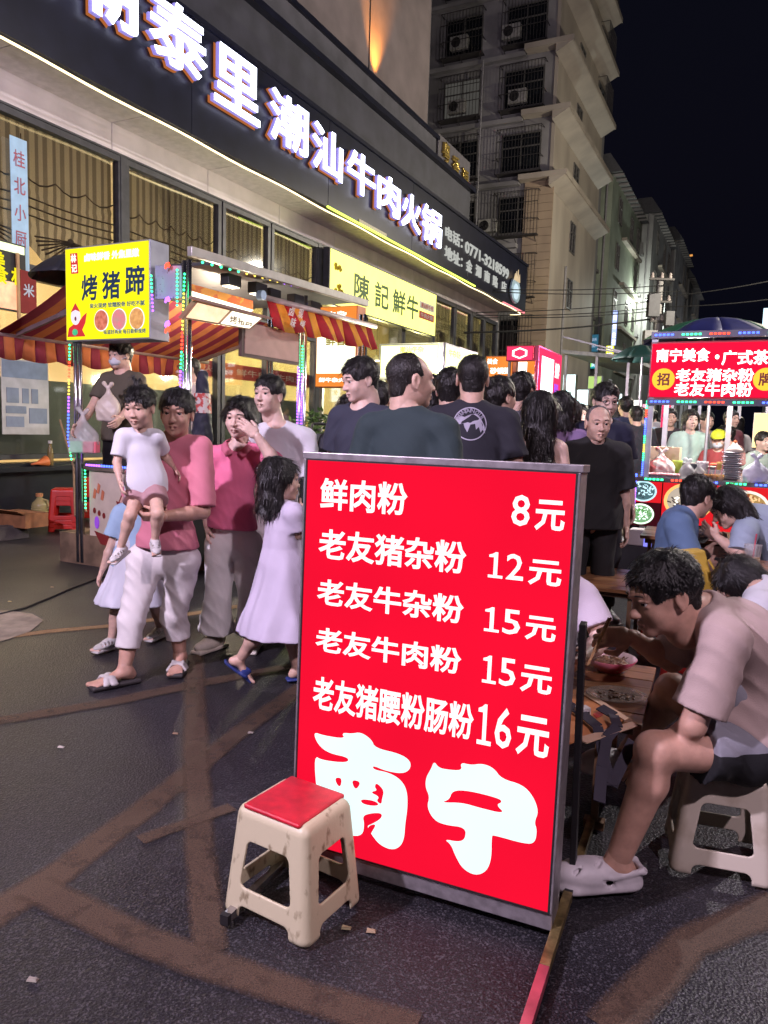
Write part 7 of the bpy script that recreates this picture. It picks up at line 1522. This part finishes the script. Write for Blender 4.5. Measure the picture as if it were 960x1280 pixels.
# child behind the grandmother: pale blue sleeves, white skirt
Y5=4.42
c5=dict(pel=Yv(170,695,Y5),waist=Yv(172,675,Y5),chest=Yv(174,655,Y5),nb=Yv(178,632,Y5),hc=Yv(182,606,Y5+.02),shR=Yv(152,642,Y5),shL=Yv(200,642,Y5+.02),elR=Yv(140,680,Y5-.03),wrR=Yv(128,712,Y5-.06),elL=Yv(206,680,Y5),wrL=Yv(206,710,Y5),
 hiR=Yv(160,708,Y5),hiL=Yv(184,708,Y5),knR=Yv(146,765,Y5-.06),knL=Yv(196,760,Y5+.06),anR=Yv(140,812,Y5-.07),anL=Yv(200,797,4.62))
for k in('anR','anL'): c5[k][2]=.075
person('child with pale blue puffed sleeves and a white skirt half hidden behind the elderly woman',(-1.5,4.42,0),h=1.16,WJ=c5,lod=0,kind='c',skin=1,hair='bob',shirt=(.35,.50,.66),sleeve=.8,leg='skirt',skirt=(.42,.12,.235),pants=(.66,.66,.72),shoe='cage',shoec=(.55,.53,.5),headsc=.88,
 hface=((-.3,-.95,0),(0,0,1)),footdir={'R':(-.5,-.85,0),'L':(-.3,-.95,0)},seed=7,ease=.018,wb=.95)
# vendors at the left cart
def pr(label,u,vtop,y,h=1.7,yaw=180,z=0,**k):
    """person whose crown shows at pixel u, vtop at depth y; stands at z, scaled so the crown meets the pixel"""
    top=AY(u,vtop,y); hh=(top.z-z)/.992
    return person(label,(top.x,top.y,z),R(yaw),h=hh,**k)
st_=empty('wooden_step',AY(152,660,7.15)*1,-ANG,'low wooden step the masked vendor stands on','step'); st_.location.z=0; b=MB(); b.box(-.5,.9,-.3,.6,0,.29)
b.build('step_boards',mat('dusty_board',(.20,.13,.08),.85,var=.4,scale=6),st_)
vn=pr('vendor in a brown olive tee and a white face mask behind the left cart counter',152,429,7.15,yaw=168,z=.295,lod=1,skin=1,hair='short',shirt=(.10,.085,.06),pants=(.02,.02,.02),hyaw=R(-20),hpitch=-.1,arm=(.5,.7),seed=8)
def facemask(info,m):
    HM=info['HM']; v=Vox(); v.ell((0,.062,-.052),(.058,.052,.044),.01,fold=.003,ff=60); v.cone((-.056,.05,-.04),(-.08,0,-.015),.004,.004,.005); v.cone((.056,.05,-.04),(.08,0,-.015),.004,.004,.005)
    vmesh('face_mask',[xf(v.mesh(.004,1),HM)],m,info['root'])
facemask(vn,mat('mask_white',(.62,.64,.68),.7))
pr('second vendor in white turned away behind the chrome pole of the left cart',238,448,7.3,yaw=120,z=.295,lod=1,skin=1,hair='crop',shirt=(.66,.58,.5),seed=9,pants=(.05,.05,.05))
# men with their backs turned behind the board
pr('balding man in a dark green shirt seen from behind and turned right',512,444,3.35,yaw=-28,lod=0,skin=1,hair='bald',hairc=(.02,.017,.015),shirt=(.026,.045,.05),sleeve=.95,hyaw=R(-38),wb=1.12,seed=10,pants=(.02,.02,.03),fold=.009)
lg_=pr('crew cut man in a black tee with a round white back print',592,446,4.1,yaw=-3,lod=0,skin=1,hair='crop',hairc=(.014,.012,.012),shirt=(.014,.015,.022),wb=1.15,seed=11,pants=(.02,.02,.03),fold=.008)
pr('young man in a navy tee looking down, left of the dark green shirt',453,451,4.5,yaw=150,lod=0,skin=3,hair='short',shirt=(.04,.045,.07),hyaw=R(-30),hpitch=-.25,seed=12,wb=.95)
pr('dark haired person half hidden behind the young man in navy',473,480,5.4,yaw=-10,lod=1,skin=1,hair='short',shirt=(.05,.05,.06),seed=13)
pr('face peeking out at the left shoulder of the young man in navy',437,497,5.2,yaw=170,lod=1,kind='f',skin=3,hair='bob',shirt=(.05,.05,.07),seed=14)
pr('woman in profile between the two men with their backs turned',541,474,4.9,yaw=-80,lod=1,kind='f',skin=3,hair='bob',shirt=(.03,.03,.04),seed=15)
pr('black haired person in a white top seen from behind beside the crew cut man',563,464,4.7,yaw=-15,lod=1,skin=1,hair='short',shirt=(.60,.60,.64),seed=16)
pr('woman with a low hair bun turned right behind the crew cut man',624,474,4.8,yaw=-55,lod=1,kind='f',skin=1,hair='bun',shirt=(.03,.03,.035),seed=17)
pr('man in a grey tee with short black hair behind the hair bun woman',652,468,5.4,yaw=-40,lod=1,skin=1,hair='short',shirt=(.10,.10,.12),seed=18)
tb=pr('bare shouldered woman with long black hair in a striped tube top',675,494,4.35,yaw=6,lod=0,kind='f',skin=3,hair='long',tube=True,shirt=(.5,.5,.52),sleeve=None,pants=(.1,.1,.13),seed=19,shirt_m=None,wb=.88)
pr('woman in a lavender tee with a dark bob right of the tube top woman',702,493,5.4,yaw=-12,lod=1,kind='f',skin=1,hair='bob',shirt=(.42,.28,.52),seed=20)
pr('dark haired woman partly behind the lavender tee',712,502,6.2,yaw=10,lod=1,kind='f',skin=1,hair='bob',shirt=(.3,.3,.33),seed=21)
om=pr('stern old man with cropped grey hair in a loose black tee facing the camera',748,510,4.95,yaw=176,lod=0,skin=1,hair='bald',hairc=(.12,.11,.11),shirt=(.014,.014,.02),sleeve=.9,pants=(.015,.015,.02),hyaw=R(4),hpitch=-.12,arm=(.1,-.05),wb=1.08,ease=.026,seed=22,fold=.009)
gm2=pr('man with glasses and thick black hair behind the old man',757,482,5.45,yaw=185,lod=0,skin=3,hair='short',shirt=(.02,.022,.05),seed=23,hpitch=-.15)
HM=Matrix(gm2['HM'].tolist())
for sx in (-1,1):
    b=MB(); b.tube([(sx*.031+.022*math.cos(a),.101,.003+.016*math.sin(a)) for a in [k*math.pi/7 for k in range(15)]],.002,5,cap=False); b.tube([(sx*.052,.098,.006),(sx*.08,0,.0)],.002,5); q=b.build('glasses',blk,gm2['root']); q.matrix_local=HM
pr('man in a broad black tee walking away left of the red food sign',796,508,9.5,yaw=0,lod=1,skin=1,hair='crop',shirt=(.02,.022,.03),pants=(.45,.38,.28),seed=24,wb=1.15)
pr('man in a navy tee with short hair just ahead of the broad black tee',783,497,10.5,yaw=10,lod=1,skin=1,hair='short',shirt=(.03,.04,.09),pants=(.05,.05,.08),seed=25)
pr('person in pale blue walking right of the broad black tee',812,512,11,yaw=0,lod=2,skin=1,hair='short',shirt=(.40,.52,.62),pants=(.1,.1,.15),seed=26)
pr('person in white far behind left of the man with glasses',727,507,9,yaw=170,lod=2,skin=3,hair='short',shirt=(.6,.58,.55),seed=27)
pr('person in grey far behind between lavender tee and old man',719,512,11,yaw=0,lod=2,skin=1,hair='short',shirt=(.3,.3,.3),seed=28)
FARP=[(640,498,7,0,(.1,.1,.15)),(660,500,8,0,(.05,.05,.06)),(735,508,13,180,(.45,.42,.4)),(745,509,15,0,(.3,.1,.1)),(770,507,14,0,(.12,.12,.15)),(776,512,19,180,(.5,.5,.5)),(790,512,22,0,(.3,.28,.1)),(803,510,17,180,(.1,.12,.2)),(818,513,20,0,(.5,.5,.52)),(730,514,20,0,(.4,.2,.3)),(753,514,24,0,(.08,.08,.1)),(525,498,6.5,180,(.1,.1,.1)),(600,500,7.5,180,(.4,.35,.3))]
nm=['in dark grey behind the hair bun woman','in black beyond the grey tee','in beige deep in the crowd left of the old man','in dull red deep in the crowd behind the glasses','in slate grey just right of the glasses man\'s head','in white far off below the green umbrella','in mustard at the far end of the crowd','in dark blue facing the camera beyond the broad black tee','in white beyond the left post of the food stall','in mauve among the farthest walkers','in black among the farthest walkers','in black glimpsed behind the balding man','in tan glimpsed beside the crew cut man\'s ear']
for i,(u,v,y,yw,c) in enumerate(FARP): pr('small distant person '+nm[i],u,v,y,yaw=yw,lod=2 if y<16 else 3,skin=i%5,hair=['short','bob','short'][i%3],kind='fm'[i%2],shirt=c,pants=(.05,.05,.07),seed=30+i,face=y<9,stride=.2)
# people inside and behind the food stall
pr('woman in a pale mint shirt with a dark shoulder strap inside the food stall',864,514,9.2,yaw=175,lod=1,kind='f',skin=3,hair='bob',shirt=(.42,.58,.50),seed=50)
cap=pr('kneeling stall helper in a yellow cap and a white face mask',899,540,8.9,yaw=150,lod=1,skin=1,hair='short',shirt=(.30,.05,.05),seed=51,hpitch=-.2)
facemask(cap,mat('mask_white',(.62,.64,.68),.7))
v=Vox(); v.ell((0,-.005,.05),(.093,.112,.085),.01,clip=[((0,0,.035),(0,0,-1))]).ell((0,.11,.045),(.07,.06,.010),.01); vmesh('cap',[xf(v.mesh(.005,1),cap['HM'])],mat('yellow_cap',(.55,.60,.03),.6),cap['root'])
pr('woman leaning to the left in a faded pink top behind the yellow cap',930,530,9.0,yaw=95,lod=1,kind='f',skin=1,hair='short',shirt=(.42,.22,.2),seed=52,lean=.35)
pr('stall worker in grey behind the clear hanging sheet',884,516,10.2,yaw=180,lod=2,skin=1,hair='short',shirt=(.35,.33,.35),seed=53)
pr('passer-by in dark clothes at the back of the food stall, left side',838,512,10.5,yaw=170,lod=2,skin=1,hair='short',shirt=(.06,.05,.06),seed=54)
pr('passer-by in dark red behind the stall posts',914,514,10.8,yaw=200,lod=2,skin=1,hair='short',shirt=(.12,.03,.04),seed=55)
pr('passer-by in pale green near the right edge behind the stall',954,542,8.8,yaw=190,lod=2,skin=3,hair='short',shirt=(.42,.52,.45),seed=56)
pr('passer-by with long dark hair at the back of the stall',922,522,11.5,yaw=10,lod=2,kind='f',skin=3,hair='long',shirt=(.5,.48,.45),seed=57)
# seated couple
Y6=4.5
mb_=dict(pel=V3(AY(845,690,Y6)[0],Y6,.46),waist=Yv(846,695,Y6),chest=Yv(846,668,Y6),nb=Yv(858,641,Y6),hc=Yv(872,621,Y6),shL=Yv(842,650,Y6+.14),shR=Yv(848,656,Y6-.16),elR=Yv(862,700,Y6-.2),wrR=Yv(884,706,Y6-.05),elL=Yv(850,690,Y6+.2),wrL=Yv(880,690,Y6+.2),
 hiL=V3(AY(850,700,Y6)[0],Y6+.1,.42),hiR=V3(AY(850,700,Y6)[0],Y6-.1,.42),knR=V3(AY(905,725,Y6)[0],Y6-.12,.46),knL=V3(AY(905,725,Y6)[0],Y6+.14,.46),anR=V3(AY(915,725,Y6)[0],Y6-.12,.09),anL=V3(AY(915,725,Y6)[0],Y6+.14,.09))
cp_=person('seated man in a blue tee and glasses before the red food stall',(AY(845,700,Y6).x,Y6,0),h=1.7,WJ=mb_,lod=0,skin=1,hair='short',shirt=(.12,.20,.34),sleeve=.9,pants=(.02,.02,.03),leg='shorts',hface=((.80,.45,-.25),(.2,.12,.97)),shoe='sneaker',shoec=(.03,.03,.03),footdir={'R':(1,.1,0),'L':(1,.2,0)},seed=60,ease=.02)
HM=Matrix(cp_['HM'].tolist())
for sx in (-1,1):
    b=MB(); b.tube([(sx*.031+.022*math.cos(a),.101,.003+.016*math.sin(a)) for a in [k*math.pi/7 for k in range(15)]],.002,5,cap=False); b.tube([(sx*.052,.098,.006),(sx*.08,0,.0)],.002,5); q=b.build('glasses',blk,cp_['root']); q.matrix_local=HM
Y7=4.6
wd=dict(pel=V3(AY(985,690,Y7)[0],Y7,.46),waist=Yv(972,680,Y7),chest=Yv(958,662,Y7),nb=Yv(932,642,Y7),hc=Yv(910,634,Y7),shL=Yv(930,668,Y7-.15),shR=Yv(955,645,Y7+.15),elL=Yv(925,692,Y7-.2),wrL=Yv(897,672,Y7-.1),elR=Yv(930,690,Y7+.2),wrR=Yv(905,675,Y7+.15),
 hiL=V3(AY(980,700,Y7)[0],Y7-.1,.42),hiR=V3(AY(980,700,Y7)[0],Y7+.1,.42),knL=V3(AY(930,700,Y7)[0],Y7-.15,.46),knR=V3(AY(930,700,Y7)[0],Y7+.15,.46),anL=V3(AY(930,700,Y7)[0],Y7-.15,.09),anR=V3(AY(930,700,Y7)[0],Y7+.15,.09))
person('black haired woman in a pale blue pinstriped shirt bending over the steel bowl',(AY(975,700,Y7).x,Y7,0),h=1.62,WJ=wd,lod=0,kind='f',skin=1,hair='bob',shirt=(.36,.44,.55),sleeve=.95,pants=(.02,.02,.03),hface=((-.78,.1,-.55),(-.5,.1,.8)),footdir={'R':(-1,0,0),'L':(-1,0,0)},seed=61,ease=.02)
plastic_stool((AY(845,700,Y6).x,Y6,0),.2,'stool under the man in the blue tee, mostly hidden by the near man',redp)
plastic_stool((AY(985,690,Y7).x,Y7,0),.2,'stool under the woman in pinstripes at the right edge',redp)
# diner opposite, hidden by the board save an arm in a white sleeve
Y8=2.95
dn=dict(pel=V3(.50,3.05,.46),waist=V3(.50,3.0,.60),chest=V3(.51,2.95,.76),nb=V3(.52,2.90,.95),hc=V3(.53,2.86,1.08),shL=Yv(731,748,Y8),shR=V3(.38,3.05,.86),elL=Yv(752,800,2.88),wrL=Yv(728,822,2.70),elR=V3(.34,2.85,.62),wrR=V3(.45,2.65,.55),hiL=V3(.56,3.0,.42),hiR=V3(.42,3.1,.42),knL=V3(.62,2.72,.42),knR=V3(.42,2.75,.42),anL=V3(.64,2.70,.09),anR=V3(.42,2.72,.09))
person('diner whose white sleeved arm and navy vest show just right of the menu board',(.50,3.05,0),h=1.6,WJ=dn,lod=0,kind='f',skin=3,hair='bob',shirt=(.62,.54,.62),wb=.8,sleeve=.7,pants=(.03,.03,.06),hface=((0,-1,-.2),(0,-.2,1)),footdir={'R':(0,-1,0),'L':(0,-1,0)},seed=62,ease=.014)
plastic_stool((.50,3.08,0),0,'stool under the diner behind the menu board',redp)
# person leaning in from the right edge in white, with dark hair
Y9=3.35
rd=dict(pel=V3(AY(985,800,Y9)[0],Y9,.46),waist=Yv(975,790,Y9),chest=Yv(968,762,Y9),nb=Yv(945,735,Y9),hc=Yv(925,730,Y9+.1),shL=Yv(950,762,Y9-.15),shR=Yv(975,735,Y9+.15),elL=Yv(930,800,Y9-.1),wrL=Yv(915,775,Y9+.05),elR=Yv(950,780,Y9+.2),wrR=Yv(930,770,Y9+.2),hiL=V3(2.05,Y9-.1,.42),hiR=V3(2.05,Y9+.1,.42),knL=V3(1.75,Y9-.1,.45),knR=V3(1.75,Y9+.1,.45),anL=V3(1.72,Y9-.1,.09),anR=V3(1.72,Y9+.1,.09))
person('black haired person in a white shirt bent low at the right edge',(2.02,Y9,0),h=1.6,WJ=rd,lod=0,kind='f',skin=1,hair='bob',shirt=(.62,.62,.66),sleeve=.9,pants=(.03,.03,.04),hface=((-.6,.3,-.72),(-.75,.1,.6)),footdir={'R':(-1,0,0),'L':(-1,0,0)},seed=63,ease=.02)
plastic_stool((2.05,Y9,0),.3,'stool under the person in the white shirt at the right edge',redp)
# yellow bag on the far side of the near man
yb=empty('shoulder_bag',AY(878,735,3.6),0,'mustard yellow bag with a looped strap behind the neck of the man in beige','bag')
b=MB(); p=yb.location; b.o=p; b.poly([AY(858,690,3.6),AY(882,688,3.6),AY(893,732,3.6),AY(888,770,3.6),AY(866,770,3.6),AY(862,730,3.6)],(.0,.09,0)); b.build('bag_body',mat('mustard_cloth',(.55,.36,.05),.7,bump=.2),yb,bevel=.008)
b=MB(); b.o=p; b.tube([AY(886,700,3.58),AY(893,712,3.58),AY(900,728,3.58),AY(896,736,3.58),AY(886,728,3.58),AY(882,712,3.58)],.006,6); b.build('strap',mat('mustard_cloth',(.55,.36,.05),.7),yb)
stl=plastic_stool((AY(876,770,3.6).x,3.6,0),.4,'stool holding the mustard bag, hidden behind the man in beige',redp)
# round back print of the crew cut man's tee
bpy.context.view_layer.update()
def backprint(info,cu,cv,yd,rad):
    sh=[c for c in info['root'].children if c.name.startswith('shirt')][0]; dg=bpy.context.evaluated_depsgraph_get(); me=sh.data
    mw=sh.matrix_world; inv=mw.inverted(); pm_=mat('back_print',(.42,.40,.50),.7)
    def drop(parts,name):
        vs=[];fs=[]
        for V,F in parts:
            n=len(vs)
            for (x,z) in V:
                p=AY(cu,cv,yd)+Vector((x,-1.0,z)); lo=inv@p; d=inv.to_3x3()@Vector((0,1,0)); h_,loc,nr,_=sh.ray_cast(lo,d)
                vs.append((loc+nr*.003) if h_ else lo+d*1.0)
            fs+=[[i+n for i in f] for f in F]
        m=bpy.data.meshes.new(name); m.from_pydata([tuple(v) for v in vs],[],fs); o_=link(name,m,pm_,info['root']); return o_
    ringp=[];n=48
    V=[((rad+dr)*math.cos(2*math.pi*k/n),(rad+dr)*math.sin(2*math.pi*k/n)) for dr in (0,-.006) for k in range(n)]; drop([(V,[(k,(k+1)%n,n+(k+1)%n,n+k) for k in range(n)])],'print_ring')
    W=[(-.08,.02),(-.06,.045),(-.03,.035),(.0,.05),(.03,.055),(.055,.03),(.075,-.01),(.08,-.05),(.065,-.03),(.055,-.045),(.045,-.015),(.03,-.03),(.025,.0),(.0,-.005),(-.015,-.045),(-.03,-.02),(-.035,.0),(-.06,-.005),(-.08,-.015)]
    drop([(W,[tuple(range(len(W)))])],'print_figure')
    for i,chx in enumerate('MOUNTAIN CLUB'):
        if chx==' ': continue
        a=math.radians(150-10*i); key=(chx,.02,0,0,1,2); q=txt(chx,'t',None,None,Matrix.Identity(4),h=.022,bold=.02,fit=.001); V=[((rad-.018)*math.cos(a)+v.co.x*math.sin(a)+v.co.y*math.cos(a),(rad-.018)*math.sin(a)-v.co.x*math.cos(a)+v.co.y*math.sin(a)) for v in q.data.vertices]; F=[tuple(p.vertices) for p in q.data.polygons]; bpy.data.objects.remove(q); drop([(V,F)],'print_letter')
backprint(lg_,585,530,4.1,.088)
